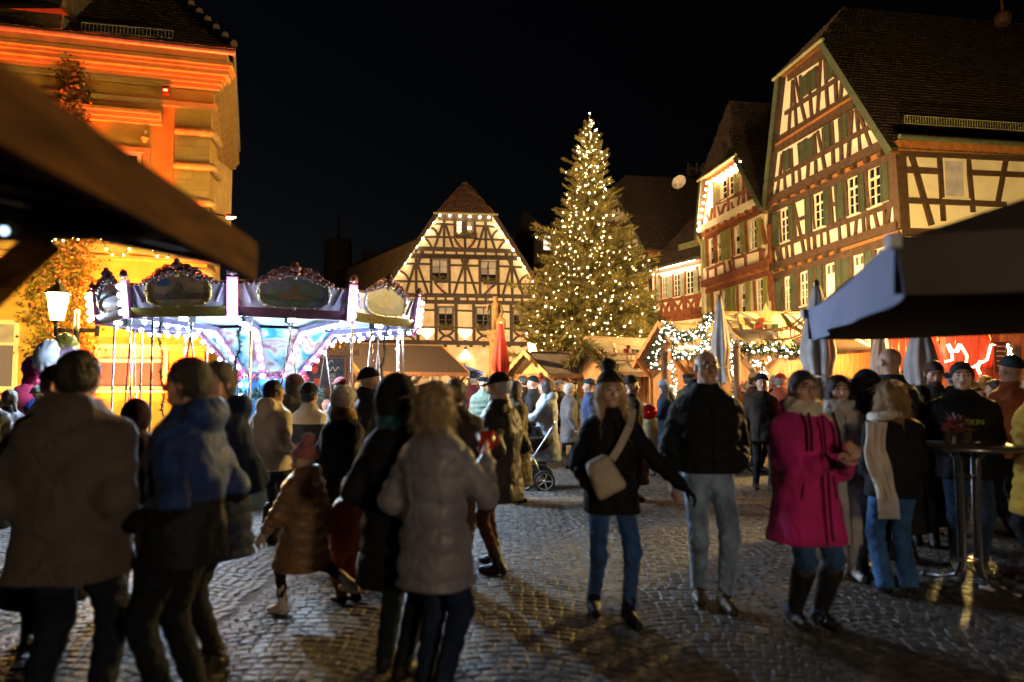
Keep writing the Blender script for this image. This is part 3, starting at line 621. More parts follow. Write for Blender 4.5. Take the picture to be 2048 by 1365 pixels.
# ------------------------------------------------------------------ house behind the fir tree
c7 = crop(1220, 330, 6.825); pb = at(1298, 600, 42.0); f = Facade((pb.x, pb.y), (DV, 1))
root = thing('timbered_house', 'half-timbered house half hidden behind the fir tree, under a wide dark roof', 'house', (pb.x, pb.y, 0)); T = M_TIMBER
_, zE = f.uv(1297, 495); hR_, zH = f.uv(1236, 378)
gable_house(root, f, 0, 10.8, zE, hR_, hR_ + 2.2, zH, 13, 1.2, M_PLASTER, M_TILE, tiles=(True, True))
B1(c7, ((70, 600), (160, 520)), ((110, 870), (310, 770)), ((200, 1030), (440, 960)), ((150, 1230), (520, 1090)), ((220, 1290), (540, 1180)), w=.24)
B1(c7, ((180, 760), (190, 1180)), ((245, 730), (235, 830)), ((300, 780), (300, 1120)), ((330, 880), (370, 1000)), ((395, 1000), (415, 1150)), ((95, 560), (100, 640)), ((130, 540), (165, 640)), w=.15)
beam(f, root, c7(500, 1120), c7(590, 2000), .25, T)
B1(c7, ((200, 1365), (560, 1290)), ((230, 1300), (235, 1900)), ((440, 1270), (450, 1900)), ((100, 1700), (560, 1600)), w=.18)
window(f, root, [c7(*p) for p in ((262, 1310), (360, 1285), (365, 1490), (268, 1510))], 2, 3); shutter(f, root, [c7(*p) for p in ((362, 1285), (450, 1265), (455, 1480), (368, 1500))], M_GREEN, 'board')
fs2 = Facade((pb.x, pb.y), (-f.n.x, -f.n.y)); 
if fs2.n.y > 0: fs2.n = -fs2.n
mb = MB(); mb.prism([fs2.pt(0, 1, .02), fs2.pt(12, 1, .02), fs2.pt(12, zE - .1, .02), fs2.pt(0, zE - .1, .02)], fs2.n * .05); mb.build('cladding', mat('cladding_red', (.16, .04, .02), rough=.8), root)

# ------------------------------------------------------------------ central gabled house
p0 = at(935, 700, 42.0); f = Facade((p0.x, p0.y), (1, .105)); CHF = f
root = thing('timbered_house', 'gabled half-timbered house with bulbs along its verges, left of the fir tree', 'house', (p0.x, p0.y, 0)); T = M_TIMBER_D
ca = crop(820, 360, 7.877); cb = crop(760, 490, 6.4)
uLw, _ = f.uv(*cb(-260, 1000)); uRw, _ = f.uv(1118, 650); 
hL_, zH = f.uv(*ca(430, 545)); hR_, z2 = f.uv(*ca(1315, 575)); zH = (zH + z2) / 2
kR = f.uv(*cb(2003, 500)); kL = f.uv(*cb(150, 447))
sl = (zH - kR[1]) / (kR[0] - hR_); sl2 = (zH - kL[1]) / (hL_ - kL[0]); 
_, zE = f.uv(*cb(1000, 720)); uR_ = hR_ + (zH - zE) / sl; uL_ = hL_ - (zH - zE) / sl2
gable_house(root, f, uL_, uR_, zE, hL_, hR_, zH, 13, 2.0, M_PLASTER2, M_TILE_R, eo=.6)
zap = at(915, 368, 44).z
B1(ca, ((440, 580), (1295, 612)), w=.42); B1(ca, ((380, 692), (690, 706)), ((1040, 725), (1345, 740)), ((240, 900), (705, 908)), ((1035, 935), (1490, 950)), w=.13)
beam(f, root, ca(95, 1085), ca(1650, 1128), .26, T, .12); beam(f, root, ca(15, 1190), ca(1705, 1232), .24, T, .12)
for x in (92, 370, 550, 730, 862, 1025, 1190, 1355, 1605): beam(f, root, ca(x, 1100 + x * .025), ca(x, 1185 + x * .025), .13, T)
for x in (190, 1515): beam(f, root, ca(x, 1100 + x * .025), ca(x, 1185 + x * .025), .24, T)
B1(ca, ((540, 600), (535, 1082)), ((1188, 620), (1196, 1110)), ((705, 600), (705, 910)), ((855, 590), (868, 1095)), ((1015, 620), (1018, 935)), ((855, 590), (868, 900)), w=.16); beam(f, root, ca(858, 600), ca(860, 880), .34, T)
B1(ca, ((515, 700), (385, 1078)), ((560, 700), (685, 1085)), ((1165, 735), (1062, 1098)), ((1212, 735), (1345, 1110)), w=.15)
for a, mid, b_ in (((340, 755), (405, 805), (440, 890)), ((220, 915), (290, 975), (345, 1080)), ((1385, 795), (1320, 850), (1290, 935)), ((1515, 965), (1440, 1020), (1390, 1110)), ((705, 925), (750, 1010), (825, 1085)), ((1030, 935), (980, 1020), (905, 1092))): cbeam(f, root, ca(*a), ca(*mid), ca(*b_), .14, T)
BC = lambda *segs, w=.15: B1(cb, *segs, w=w, m=M_TIMBER_D)
beam(f, root, cb(395, 148), cb(1775, 178), .24, T, .12)
BC(((320, 240), (640, 250)), ((895, 262), (1265, 272)), ((1515, 275), (1825, 288)), ((150, 465), (650, 475)), ((885, 482), (1280, 492)), ((1510, 500), (1990, 506)), w=.13)
beam(f, root, cb(100, 640), cb(2080, 668), .25, T, .12); beam(f, root, cb(60, 722), cb(2080, 752), .24, T, .12)
for x in (330, 460, 590, 715, 840, 1120, 1235, 1350, 1580, 1700, 1815): beam(f, root, cb(x, 650), cb(x, 730), .14, T)
beam(f, root, cb(985, 650), cb(985, 730), .40, T)
BC(((462, 150), (466, 640)), ((652, 150), (656, 640)), ((885, 165), (892, 642)), ((1088, 160), (1092, 648)), ((1275, 170), (1282, 652)), ((1508, 180), (1516, 658)), ((1685, 180), (1692, 662)), w=.17)
BC(((442, 260), (330, 625)), ((482, 260), (618, 632)), ((1068, 265), (945, 638)), ((1112, 265), (1240, 645)), ((1668, 290), (1568, 652)), ((1708, 290), (1835, 660)), w=.15)
for x0, sg in ((1088, -1), (1088, 1), (466, 1), (1686, -1)): beam(f, root, cb(x0 + sg * 52, 160), cb(x0 + sg * 12, 262), .17, T)
for a, mid, b_ in (((250, 335), (330, 385), (372, 465)), ((165, 478), (240, 540), (300, 630)), ((1895, 385), (1820, 430), (1785, 500)), ((2010, 525), (1930, 575), (1875, 660)), ((705, 485), (765, 560), (855, 632)), ((1475, 510), (1400, 570), (1325, 648))): cbeam(f, root, cb(*a), cb(*mid), cb(*b_), .14, T)
BC(((500, 835), (705, 838)), ((980, 842), (1195, 850)), ((1450, 855), (1670, 862)), ((490, 1055), (720, 1060)), ((980, 1062), (1195, 1068)), ((1450, 1070), (1670, 1076)), w=.12)
beam(f, root, cb(-200, 1238), cb(2080, 1272), .26, T, .14)
BC(((485, 740), (488, 1240)), ((715, 745), (717, 1240)), ((972, 745), (978, 1245)), ((1198, 750), (1204, 1250)), ((1442, 750), (1446, 1250)), ((1676, 760), (1682, 1255)), ((1918, 760), (1924, 1258)), ((235, 740), (240, 1240)), ((-20, 740), (-18, 1240)), w=.20)
for x in (850, 1335, 1800, 350):
    cbeam(f, root, cb(x - 100, 1085), cb(x, 1165), cb(x + 100, 1090), .14, T); cbeam(f, root, cb(x - 100, 1238), cb(x, 1165), cb(x + 100, 1238), .14, T)
for x in (835, 1000, 1165, 1330, 1490, 1650, 1810): beam(f, root, cb(x, 1268), cb(x, 1310), .2, T, .24, 'joist_end')
M_FRAME_D = mat('window_frame_dark', (.06, .045, .035), rough=.6)
window(f, root, [ca(*p) for p in ((722, 640), (825, 642), (825, 872), (722, 868))], 1, 3, m=M_FRAME_D, lit=(M_GLASS_W,)); window(f, root, [ca(*p) for p in ((888, 645), (985, 648), (985, 878), (888, 874))], 1, 3, m=M_FRAME_D, lit=(M_CURTAIN, M_GLASS_W, M_CURTAIN))
for q in (((660, 185), (868, 188), (868, 455), (660, 452)), ((1282, 205), (1492, 208), (1492, 478), (1282, 475))): window(f, root, [cb(*p) for p in q], 2, 3, m=M_FRAME_D, lit=(M_GLASS, M_GLASS, M_GLASS_D, M_CURTAIN, M_CURTAIN, M_CURTAIN))
for q in (((732, 782), (945, 786), (948, 1065), (735, 1060)), ((1215, 788), (1428, 792), (1430, 1072), (1218, 1068)), ((1690, 795), (1905, 800), (1905, 1078), (1692, 1074)), ((255, 775), (470, 778), (470, 1055), (258, 1050))): window(f, root, [cb(*p) for p in q], 2, 3, m=M_FRAME_D, lit=(M_GLASS, M_GLASS, M_GLASS, M_GLASS, M_CURTAIN, M_CURTAIN), fw=.12)
for q in (((1000, 1480), (1130, 1482), (1130, 1700), (1000, 1700)), ((560, 1480), (690, 1482), (690, 1700), (560, 1700))): window(f, root, [cb(*p) for p in q], 2, 2, m=M_STONE, glass=M_GLASS_D, fw=.16)
M_BERRY = mat('berries_red', (.5, .02, .01), rough=.4, var=0)
def flower_box(f, root, q0, q1, seed):
    A, Bv = Vector(f.uv(*q0)), Vector(f.uv(*q1)); mb = MB(); fbox(mb, f, A.x, Bv.x, A.y - .1, A.y + .08, .06, .26); bx = mb.build('flower_box', M_TIMBER_D, root)
    r_ = random.Random(seed); mb = MB()
    for k in range(60):
        c = f.pt(r_.uniform(A.x - .05, Bv.x + .05), A.y + r_.uniform(.02, .28), r_.uniform(.06, .30)); d = Vector((r_.uniform(-1, 1), r_.uniform(-1, 0), r_.uniform(-.2, 1))).normalized(); s_ = d.cross(Vector((.3, .5, .2))).normalized() * .03
        mb.add([c - s_, c + s_, c + d * .16], [(0, 1, 2)])
    mb.build('plants', M_FIR, bx)
    mb = MB(); xm = (A.x + Bv.x) / 2
    for k in range(4): mb.ball(f.pt(xm + r_.uniform(-.06, .06), A.y - .25 - .14 * k, .15), .045, 0)
    mb.build('bauble', M_BERRY, bx)
for q in ((ca(715, 905), ca(858, 905)), (ca(880, 908), ca(1042, 908)), (cb(690, 470), cb(870, 470)), (cb(1320, 492), cb(1495, 492)), (cb(750, 1075), cb(940, 1075)), (cb(1235, 1080), cb(1425, 1080)), (cb(1710, 1085), cb(1900, 1085))): flower_box(f, root, q[0], q[1], int(q[0][0]))
BM_CH = bulb_mesh('bulb', glow('bulb_verge', (1, .80, .45), 24), .06, 1)
for x, y in ((470, 575), (625, 580), (785, 585), (940, 595), (1097, 603), (1240, 610), (385, 690), (290, 820), (200, 940), (105, 1065), (10, 1190), (1340, 725), (1430, 855), (1525, 985), (1620, 1115), (1710, 1250)): u, z = f.uv(*ca(x, y)); inst('bulb', BM_CH, root, f.pt(u, z, .25))
for x, y in ((320, 240), (240, 345), (155, 447), (75, 560), (1850, 288), (1925, 390), (2003, 495)): u, z = f.uv(*cb(x, y)); inst('bulb', BM_CH, root, f.pt(u, z, .25))
def wall_spot(f, root, px, up, col, power):
    u, z = f.uv(*px); mb = MB(); p = f.pt(u, z, .14); mb.lathe([(.05, -.09), (.075, -.06), (.075, .06), (.06, .09)], p, 10); mb.bar(f.pt(u, z, 0), p, .05, .05); o = mb.build('wall_light', M_IRON, root)
    q = p + Vector((0, 0, .12 * up)); g_ = MB(); g_.ball(q - Vector((0, 0, .05 * up)), .045, 0); g_.build('lens', glow('spot_lens', (1, .85, .55), 25), o)
    lamp('wall_light_lamp', 'SPOT', q, power, col, root, .05, aim=q + Vector((0, 0, up)) - f.n * .12, cone=120, blend=.9)
wall_spot(f, root, cb(605, 1228), 1, (1, .72, .36), 120); wall_spot(f, root, cb(1092, 1232), 1, (1, .72, .36), 120); wall_spot(f, root, (931, 697), -1, (1, .68, .3), 120); wall_spot(f, root, cb(130, 1228), 1, (1, .72, .36), 25)

# ------------------------------------------------------------------ dark buildings far behind
def plain_house(label, pxl, pxr, Y, ye, yr, m_w, m_r, depth=10, pxa=None, back=(.1, 1), lbl_cat='house'):
    a = at(pxl, ye, Y); b_ = at(pxr, ye, Y); r_ = at(pxa or (pxl + pxr) / 2, yr, Y)
    root = thing('house', label, lbl_cat, (a.x, a.y, 0)); bk = Vector((back[0], back[1], 0)).normalized() * depth
    mb = MB(); mb.prism([(a.x, a.y, 0), (b_.x, b_.y, 0), b_, r_, a], bk); mb.build('wall', m_w, root)
    for e in (a, b_):
        d = (e - r_).normalized() * .4; fw = -bk.normalized() * .3
        roof_plane(root, 'roof', [e + d + fw, r_ + fw + Vector((0, 0, .05)), r_ + bk + Vector((0, 0, .05)), e + d + bk], m_r, e + d + fw, e + d + bk, tiles=False)
    return root, a, b_, r_
M_BRICK = mat('rubble_wall', (.50, .34, .19), rough=.95, var=.35, scale=4, bump=.9, bscale=9, stretch=(1, 1, 2.2))
rt, a, b_, r_ = plain_house('rubble stone gable wall with sloping coping, behind the central house on its left', 690, 990, 55, 538, 470, M_BRICK, M_TILE, 14, 850)
mb = MB(); c = at(738, 545, 56); mb.box((c.x, c.y, c.z + .6), (.55, .4, 1.1)); mb.build('chimney', M_TILE_R, rt)
root = thing('church_gable', 'slim pinnacled stone gable of a far church, above the carousel', 'church', at(672, 600, 62) * 1.0); root.location.z = 0
p = at(672, 768, 62)
def zpx(py, Y): return at(1024, py, Y).z
mb = MB(); mb.box((p.x, p.y, zpx(590, 62) / 2 + 2.5), (1.1, .8, zpx(590, 62) / 2 + 2.5)); mb.build('tower_shaft', M_STONE, root)
mb = MB(); z0 = zpx(560, 62); mb.lathe([(1.0, z0), (1.05, z0 + .2), (.7, z0 + .9), (.6, z0 + 1.8), (.75, z0 + 2.0), (.35, z0 + 2.6), (.2, z0 + 3.6), (.06, z0 + 4.6), (.05, z0 + 6)], (p.x, p.y, 0), 6); mb.build('pinnacle', M_STONE, root)
for dx in (-2.4, 2.0):
    mb = MB(); z1 = zpx(600, 62); mb.box((p.x + dx, p.y, z1 / 2), (.5, .6, z1 / 2)); mb.lathe([(.5, z1), (.3, z1 + .8), (.1, z1 + 2.4), (.03, z1 + 3.2)], (p.x + dx, p.y, 0), 6); mb.build('buttress', M_STONE, root)
rt, a, b_, r_ = plain_house('dark house with a small lit dormer behind the fir tree', 985, 1210, 60, 560, 425, M_TILE, M_TILE, 10, 1050)
mb = MB(); c = at(1090, 500, 54); mb.box((c.x, c.y, c.z - .1), (.9, 1.5, 1.3)); mb.build('dormer', M_TILE, rt)
mb = MB(); mb.box((c.x + .1, c.y - 1.53, c.z + .25), (.28, .02, .55)); mb.build('pane', mat('dormer_pane', (.1, .1, .1), var=0, emit=(1, .78, .55), estr=.6), rt)
rt, a, b_, r_ = plain_house('large dark roof with rooftop letters beyond the satellite dish', 1290, 1640, 75, 470, 330, M_TILE, M_TILE, 14, 1380, back=(.6, 1))
fc = bpy.data.curves.new('rooftop_letters', 'FONT'); fc.body = 'HOTEL'; fc.size = 1.9; fc.extrude = .08
fo = bpy.data.objects.new('rooftop_letters', fc); COL.objects.link(fo); q = at(1372, 350, 71); fo.parent = rt; fo.location = q - parent_loc(rt); fo.rotation_euler = (math.pi / 2, 0, 0); fc.materials.append(mat('letter_grey', (.12, .11, .10), rough=.6))
mb = MB(); mb.bar((q.x - .2, q.y + .3, q.z - .3), (q.x + 7, q.y + .3, q.z - .3), .1, .1); mb.bar((q.x - .2, q.y + .3, q.z + 1.6), (q.x + 7, q.y + .3, q.z + 1.6), .1, .1); mb.build('letter_frame', M_IRON, rt)
# ------------------------------------------------------------------ stuccoed building on the left
pl_ = at(412, 600, 20.0); f = Facade((pl_.x, pl_.y), (-4.01, -1)); LBF = f
root = thing('stucco_building', 'stuccoed corner building with banded quoins and cornices, floodlit red and amber', 'building', (pl_.x, pl_.y, 0)); LBROOT = root
M_STUCCO = mat('stucco_ochre', (.58, .34, .085), rough=.9, var=.08, scale=2, bump=.45, bscale=45, spec=.2)
M_DRESS = mat('dressed_stone', (.56, .37, .14), rough=.85, var=.1, scale=2.5, bump=.15, bscale=30, spec=.2)
_, zc = f.uv(440, 128); uW = 11.0; DEP = 9.0
mb = MB(); BKD = Vector((-.385, 1, 0)).normalized(); BKV = BKD * DEP; mb.prism([f.pt(0, 0), f.pt(uW, 0), f.pt(uW, zc - .12), f.pt(0, zc - .12)], BKV); mb.build('wall', M_STUCCO, root)
bk = -f.n
def course(py, px, h, out, m=None, name='cornice', u0=-.02, u1=uW, side=True):
    _, z = f.uv(px, py); mb = MB(); a0 = f.pt(u0 - out if side else u0, z - h / 2, 0)
    poly = [(u0 - (out if side else 0), 0), (u1, 0)]
    c = f.pt((u0 - (out if side else 0) + u1) / 2, z, out / 2 - .05); mb.box(c, ((u1 - u0 + (out if side else 0)) / 2, out / 2 + .05, h / 2), (f.d, f.n, Vector((0, 0, 1))))
    if side: bp_ = BKD.cross(Vector((0, 0, 1))); c2_ = f.pt(u0, z, 0) + BKV / 2 + bp_ * (out / 2 - .05); mb.box(c2_, (DEP / 2 + .02, out / 2 + .05, h / 2 - .003), (BKD, bp_, Vector((0, 0, 1))))
    return mb.build(name, m or M_DRESS, root)
for k, (py, h, out) in enumerate(((140, .12, .62), (147, .10, .55), (155, .12, .50), (163, .09, .36), (170, .10, .30), (178, .10, .20))): course(py, 400, h, out)
course(215, 400, .16, .14); course(196, 400, .34, .05, M_STUCCO, 'frieze'); course(505, 380, .26, .10, None, 'string_course'); course(523, 380, .10, .16, None, 'string_course')
for k, (py, h, out) in enumerate(((232, .10, .34), (240, .12, .26), (248, .10, .16))):
    ua, _ = f.uv(326, py); course(py, 300, h, out, None, 'window_hood', ua, uW, False)
# pilaster strip and quoins
def panel(q, o0, o1, m, name):
    u0, u1, z0, z1 = rect(f, q); mb = MB(); fbox(mb, f, u0, u1, z0, z1, o0, o1); return mb.build(name, m, root)
panel(((333, 215), (346, 215), (346, 500), (333, 500)), -.02, .05, M_STUCCO, 'pilaster')
uq, _ = f.uv(346, 400); M_ROUGH = mat('rusticated_band', (.56, .36, .15), rough=.95, var=.15, scale=8, bump=1.0, bscale=22)
for py in (265, 333, 405, 475, 545, 620, 695, 770):
    _, z = f.uv(380, py); mb = MB(); pts = [f.pt(uq, z, .02), f.pt(uq - .04, z, .05), f.pt(.0, z, .05), f.pt(-.12, z, -.06)]
    n = 10; vs = []; fs = []
    for (pp, rr) in ((f.pt(uq, z, .05), .06), (f.pt(uq - .05, z, .06), .13), (f.pt(.02, z, .06), .13), (f.pt(-.10, z, .03), .11), (f.pt(-.14, z, -.05), .04)): pass
    mb.tube([f.pt(uq, z, .06), f.pt(uq - .04, z, .06), f.pt(.0, z, .06), f.pt(-.07, z, .05), f.pt(-.08, z, -.3), f.pt(-.08, z, -1.0)], [.09, .125, .125, .12, .12, .12], 12); mb.build('quoin_band', M_ROUGH, root, True)
for i, py in enumerate((285, 302, 318, 352, 370, 388, 425, 443, 460)):
    _, z = f.uv(380, py); o_ = MB(); us_ = 0.0; ue = uq - .02
    sp = (.45 if i % 2 else .62) * ue; fbox(o_, f, us_, sp - .008, z - .12, z + .115, -.02, .03); o_.build('quoin_block', M_DRESS, root); o_ = MB(); fbox(o_, f, sp + .008, ue, z - .12, z + .115, -.02, .031); o_.build('quoin_block', M_DRESS, root)
# windows
ww = [((190, 690), (336, 690), (336, 782), (190, 782)), ((-70, 640), (38, 640), (38, 782), (-70, 782))]
for q in ww:
    window(f, root, q, 2, 1, .68, m=M_WHITE, fw=.12, lit=(M_GLASS_D, M_GLASS_D, M_CURTAIN, M_CURTAIN), base=.02)
window(f, root, ((225, 305), (282, 305), (282, 420), (225, 420)), 2, 1, .6, m=M_WHITE, fw=.1, base=.03)
mb = MB(); u0, u1, z0, z1 = rect(f, ((218, 296), (300, 296), (300, 430), (218, 430)))
for a in ((u0, u0 + .14, z0, z1), (u1 - .14, u1, z0, z1), (u0 + .14, u1 - .14, z1 - .14, z1)): fbox(mb, f, *a, -.02, .12)
mb.build('window_surround', M_DRESS, root)
mb = MB(); p = f.pt(*f.uv(292, 272), .12); mb.lathe([(.02, -.25), (.12, -.12), (.12, -.1), (.02, .02), (.09, .06), (.09, .1), (.0, .1)], p, 4); mb.build('stucco_ornament', M_DRESS, root)
# gutter, roof, snow guard, dormer, chimney
g1 = MB(); g1.tube([f.pt(uW, zc + .06, .72), f.pt(-.70, zc + .06, .72), f.pt(-.70, zc + .06, .72) + BKV], .09, 8); g1.build('gutter', mat('gutter_zinc', (.35, .33, .3), rough=.45, metal=.3), root)
zt = zc + 6.5
eb = MB(); fbox(eb, f, -.5, uW, zc - .16, zc + .10, -.1, .62); eb.build('eaves_board', M_DRESS, root)
E4 = [f.pt(-.75, zc + .1, .75), f.pt(uW, zc + .1, .75), f.pt(uW, zt, -4.2), f.pt(4.6, zt, -4.2)]
roof_plane(root, 'roof', E4, M_TILE, E4[0], E4[1])
E5 = [f.pt(-.75, zc + .1, .75), f.pt(4.6, zt, -4.2), f.pt(4.6, zt, -4.2) + BKV * .6, f.pt(-.75, zc + .1, .75) + BKV]; roof_plane(root, 'roof', E5, M_TILE, E5[0], E5[3], tiles=False)
hp = MB(); A, Bv = E4[0], E4[3]
for k in range(18): p = A.lerp(Bv, k / 18 + .01); q = A.lerp(Bv, (k + .9) / 18 + .01); hp.tube([p + Vector((0, 0, .16)), q + Vector((0, 0, .06))], [.13, .09], 6)
hp.build('hip_tiles', M_TILE, root)
def onroof(px, py, lift=.12):
    nn = (E4[1] - E4[0]).cross(E4[3] - E4[0]).normalized(); r = ray(px, py); return CAM + r * ((E4[0] - CAM).dot(nn) / r.dot(nn)) - r.normalized() * lift
a, b_ = onroof(163, 62), onroof(345, 78); snow_guard(root, a, b_, .24, mat('guard_zinc', (.45, .42, .38), rough=.5), 24)
c = onroof(60, 50); mb = MB(); mb.box((c.x - .3, c.y + .9, c.z + 1.0), (1.1, .8, 1.05)); mb.build('dormer', mat('dormer_stone', (.16, .12, .07), rough=.9, var=.3, bump=.4), root); mb = MB(); mb.box((c.x - .3, c.y + .7, c.z + .42), (1.25, .9, .07)); mb.build('dormer_cornice', M_TILE, root)
c = at(372, 20, 21.5); mb = MB(); mb.lathe([(.13, -1.2), (.13, -.2), (.17, -.1), (.12, 0), (.14, .35), (.05, .5)], c, 8); mb.build('roof_finial', M_STONE, root)
c = at(392, 75, 23); mb = MB(); mb.box(c, (.35, .5, .45)); mb.build('side_dormer', M_DRESS, root)
# side pediment and wall bracket lamp
mb = MB(); p = f.pt(-.05, f.uv(430, 400)[1], 0) + BKD * 3.0; mb.box((p.x, p.y, p.z + .9), (.2, .8, 1.1)); mb.build('side_pediment', M_DRESS, root)
mb = MB(); p = at(418, 428, 20.5); q = at(460, 433, 20.0); mb.bar(p, q, .05, .05); mb.lathe([(.16, -.05), (.19, -.02), (.12, .04)], q, 10); o = mb.build('bracket_light', M_IRON, root)
mb = MB(); mb.ball(q + Vector((0, 0, -.05)), (.11, .11, .03), 1); mb.build('lens', glow('flood_lens', (1, .66, .3), 20), o)
FLOOD = Vector(q)
# camera-style box lamp on the frieze
mb = MB(); u, z = f.uv(336, 188); fbox(mb, f, u - .09, u + .09, z - .1, z + .12, .1, .3); o = mb.build('box_light', mat('box_light', (.25, .04, .03), rough=.5), root); mb = MB(); fbox(mb, f, u - .06, u + .06, z - .05, z + .02, .3, .31); mb.build('lens', glow('red_lens', (1, .12, .05), 2.0), o)
# two red floodlights on the ground in front of the facade
for i, (px, pw, lb) in enumerate(((300, 6500, 'small black floodlight throwing red light up the stucco, behind the carousel'), (228, 5000, 'small black floodlight throwing red light up the stucco, beside the lantern post'))):
    p = f.pt(f.uv(px, 700)[0], 0, .75); th = thing('floodlight', lb, 'floodlight', p); mb = MB(); mb.box((p.x, p.y, .14), (.16, .08, .12)); mb.bar((p.x - .18, p.y, .02), (p.x + .18, p.y, .02), .2, .03); mb.build('housing', M_IRON, th)
    mb = MB(); mb.box((p.x, p.y + .02, .268), (.13, .06, .006)); mb.build('lens', glow('red_flood_lens', (1, .09, .02), 6), th)
    lamp('floodlight_lamp', 'SPOT', p + Vector((0, 0, .32)), pw, (1, .055, .006), th, .08, aim=f.pt(f.uv(px + 25, 300)[0], 9.5, 0), cone=80, blend=.7)
# fairy lights on the wall
BM_F = bulb_mesh('bulb', glow('bulb_fairy_amber', (1, .6, .2), 16), .03, 0)
th = thing('fairy_lights', 'amber fairy light chain hung in loops on the stucco wall', 'fairy lights', f.pt(f.uv(260, 500)[0], 5, .1))
for i, (x0, x1) in enumerate(((205, 272), (298, 356))):
    pts = []
    for k in range(13):
        t = k / 12; px = x0 + (x1 - x0) * t; py = 478 + 36 * (1 - (2 * t - 1) ** 2) + (8 if i else 0) * t; u, z = f.uv(px, py); pts.append(f.pt(u, z, .12))
        if k % 2 == 0: inst('bulb', BM_F, th, pts[-1] - Vector((0, 0, .03)))
    mb = MB(); mb.tube(pts, .012, 4); mb.build('cable', M_IRON, th)
for k in range(8): u, z = f.uv(92 + k * 11 + rnd.uniform(-3, 3), 484 + rnd.uniform(-5, 5)); inst('bulb', BM_F, th, f.pt(u, z, .45))

# ivy
M_IVY = mat('ivy_leaves', (.26, .19, .035), rough=.6, var=.4, scale=3, isl=.45)
th = thing('climbing_plant', 'tall climbing plant covering the stucco wall behind the lantern', 'ivy', f.pt(f.uv(130, 700)[0], 0, .1))
mb = MB(); r_ = random.Random(5)
for k in range(5): u = f.uv(105 + k * 15, 600)[0]; mb.tube([f.pt(u + .1 * math.sin(k + z), z, .06) for z in np.linspace(0, 9.5 - k * .4, 9)], .03, 5)
mb.build('stem', M_BARK, th)
mb = MB()
def ivy(n, x0, x1, y0, y1, thk):
    for _ in range(n):
        t = r_.random(); py = y0 + (y1 - y0) * t; w_ = (.5 + .5 * math.sin(py * .045) * .25 + .25 * math.sin(py * .11))
        px = (x0 + x1) / 2 + (x1 - x0) / 2 * r_.gauss(0, .45) * (.8 + .4 * w_); u, z = f.uv(px, py)
        c = f.pt(u, z, .04 + abs(r_.gauss(0, thk))); d = (Vector((r_.uniform(-1, 1), 0, r_.uniform(-1.2, .4))) + f.n * r_.uniform(-.2, .9)).normalized(); s_ = d.cross(f.n + Vector((r_.uniform(-.5, .5), 0, r_.uniform(-.5, .5)))).normalized() * r_.uniform(.025, .05); l = r_.uniform(.07, .15)
        mb.add([c, c + d * l * .5 + s_, c + d * l, c + d * l * .5 - s_], [(0, 1, 2, 3)])
ivy(6500, 62, 190, 470, 720, .16); ivy(1600, 120, 190, 120, 240, .2); ivy(900, 140, 185, 230, 470, .12)
o = mb.build('leaves', M_IVY, th); o['kind'] = 'stuff'

# ------------------------------------------------------------------ street lanterns
def lantern_head(mb_cap, mb_glass, mb_rib, c, s=1.0):
    x, y, z = c
    mb_cap.lathe([(.27 * s, z + .62 * s), (.24 * s, z + .66 * s), (.07 * s, z + .83 * s), (.05 * s, z + .86 * s), (.05 * s, z + .94 * s), (.03 * s, z + .96 * s)], (x, y, 0), 8)
    mb_rib.lathe([(.04 * s, z - .14 * s), (.05 * s, z - .03 * s), (.15 * s, z), (.14 * s, z + .03 * s)], (x, y, 0), 8)
    mb_glass.lathe([(.135 * s, z + .03 * s), (.235 * s, z + .62 * s)], (x, y, 0), 6)
    for k in range(6): a = k * math.pi / 3; mb_rib.bar((x + .14 * s * math.cos(a), y + .14 * s * math.sin(a), z + .02 * s), (x + .242 * s * math.cos(a), y + .242 * s * math.sin(a), z + .63 * s), .018 * s, .018 * s)
def street_lantern(label, p, h, power, s=1.0, rot=0.0, col=(1, .62, .26), heads=2, arm=.62):
    th = thing('street_lantern', label, 'street lamp', (p[0], p[1], 0), 'lantern posts in the square'); x, y = p[0], p[1]
    mb = MB(); mb.lathe([(.16, 0), (.16, .35), (.1, .45), (.075, .6), (.06, h - .2), (.08, h - .15), (.08, h - .05), (.055, h), (.05, h + .25), (.06, h + .3), (.02, h + .36)], (x, y, 0), 12); mb.build('post', M_IRON, th, True)
    dx, dy = math.cos(rot), math.sin(rot); mb = MB(); a_ = arm if heads == 2 else 0
    if heads == 2: mb.bar((x - dx * arm, y - dy * arm, h - .12), (x + dx * arm, y + dy * arm, h - .12), .06, .09)
    for sg in ((-1, 1) if heads == 2 else (0,)):
        c = (x + dx * arm * sg, y + dy * arm * sg, h + .08 if heads == 2 else h + .4); mb.bar((c[0], c[1], h - .25), (c[0], c[1], c[2] - .1), .07, .07, (1, 0, 0))
        cp, gl, rb = MB(), MB(), MB(); lantern_head(cp, gl, rb, c, s); hd = cp.build('lantern_cap', M_IRON, th); gl.build('lantern_glass', glow('lantern_glass_%d' % int(power), col, power / (math.pi * .65 * s * s)), hd); rb.build('lantern_ribs', M_IRON, hd)
    if heads == 2: mb.build('arm', M_IRON, th)
    return th

lp = at(152, 700, 15.2)
street_lantern('double-armed street lantern glowing amber, left of the carousel', (lp.x, lp.y), zpx(655, 15.2) + .05, 400, 1.0, .05, col=(1, .64, .13), arm=.44)
lp = at(1066, 700, 34.0)
street_lantern('single-headed street lantern glaring behind the lower left branches of the fir tree', (lp.x, lp.y), zpx(728, 34), 600, 1.0, 0, heads=1)
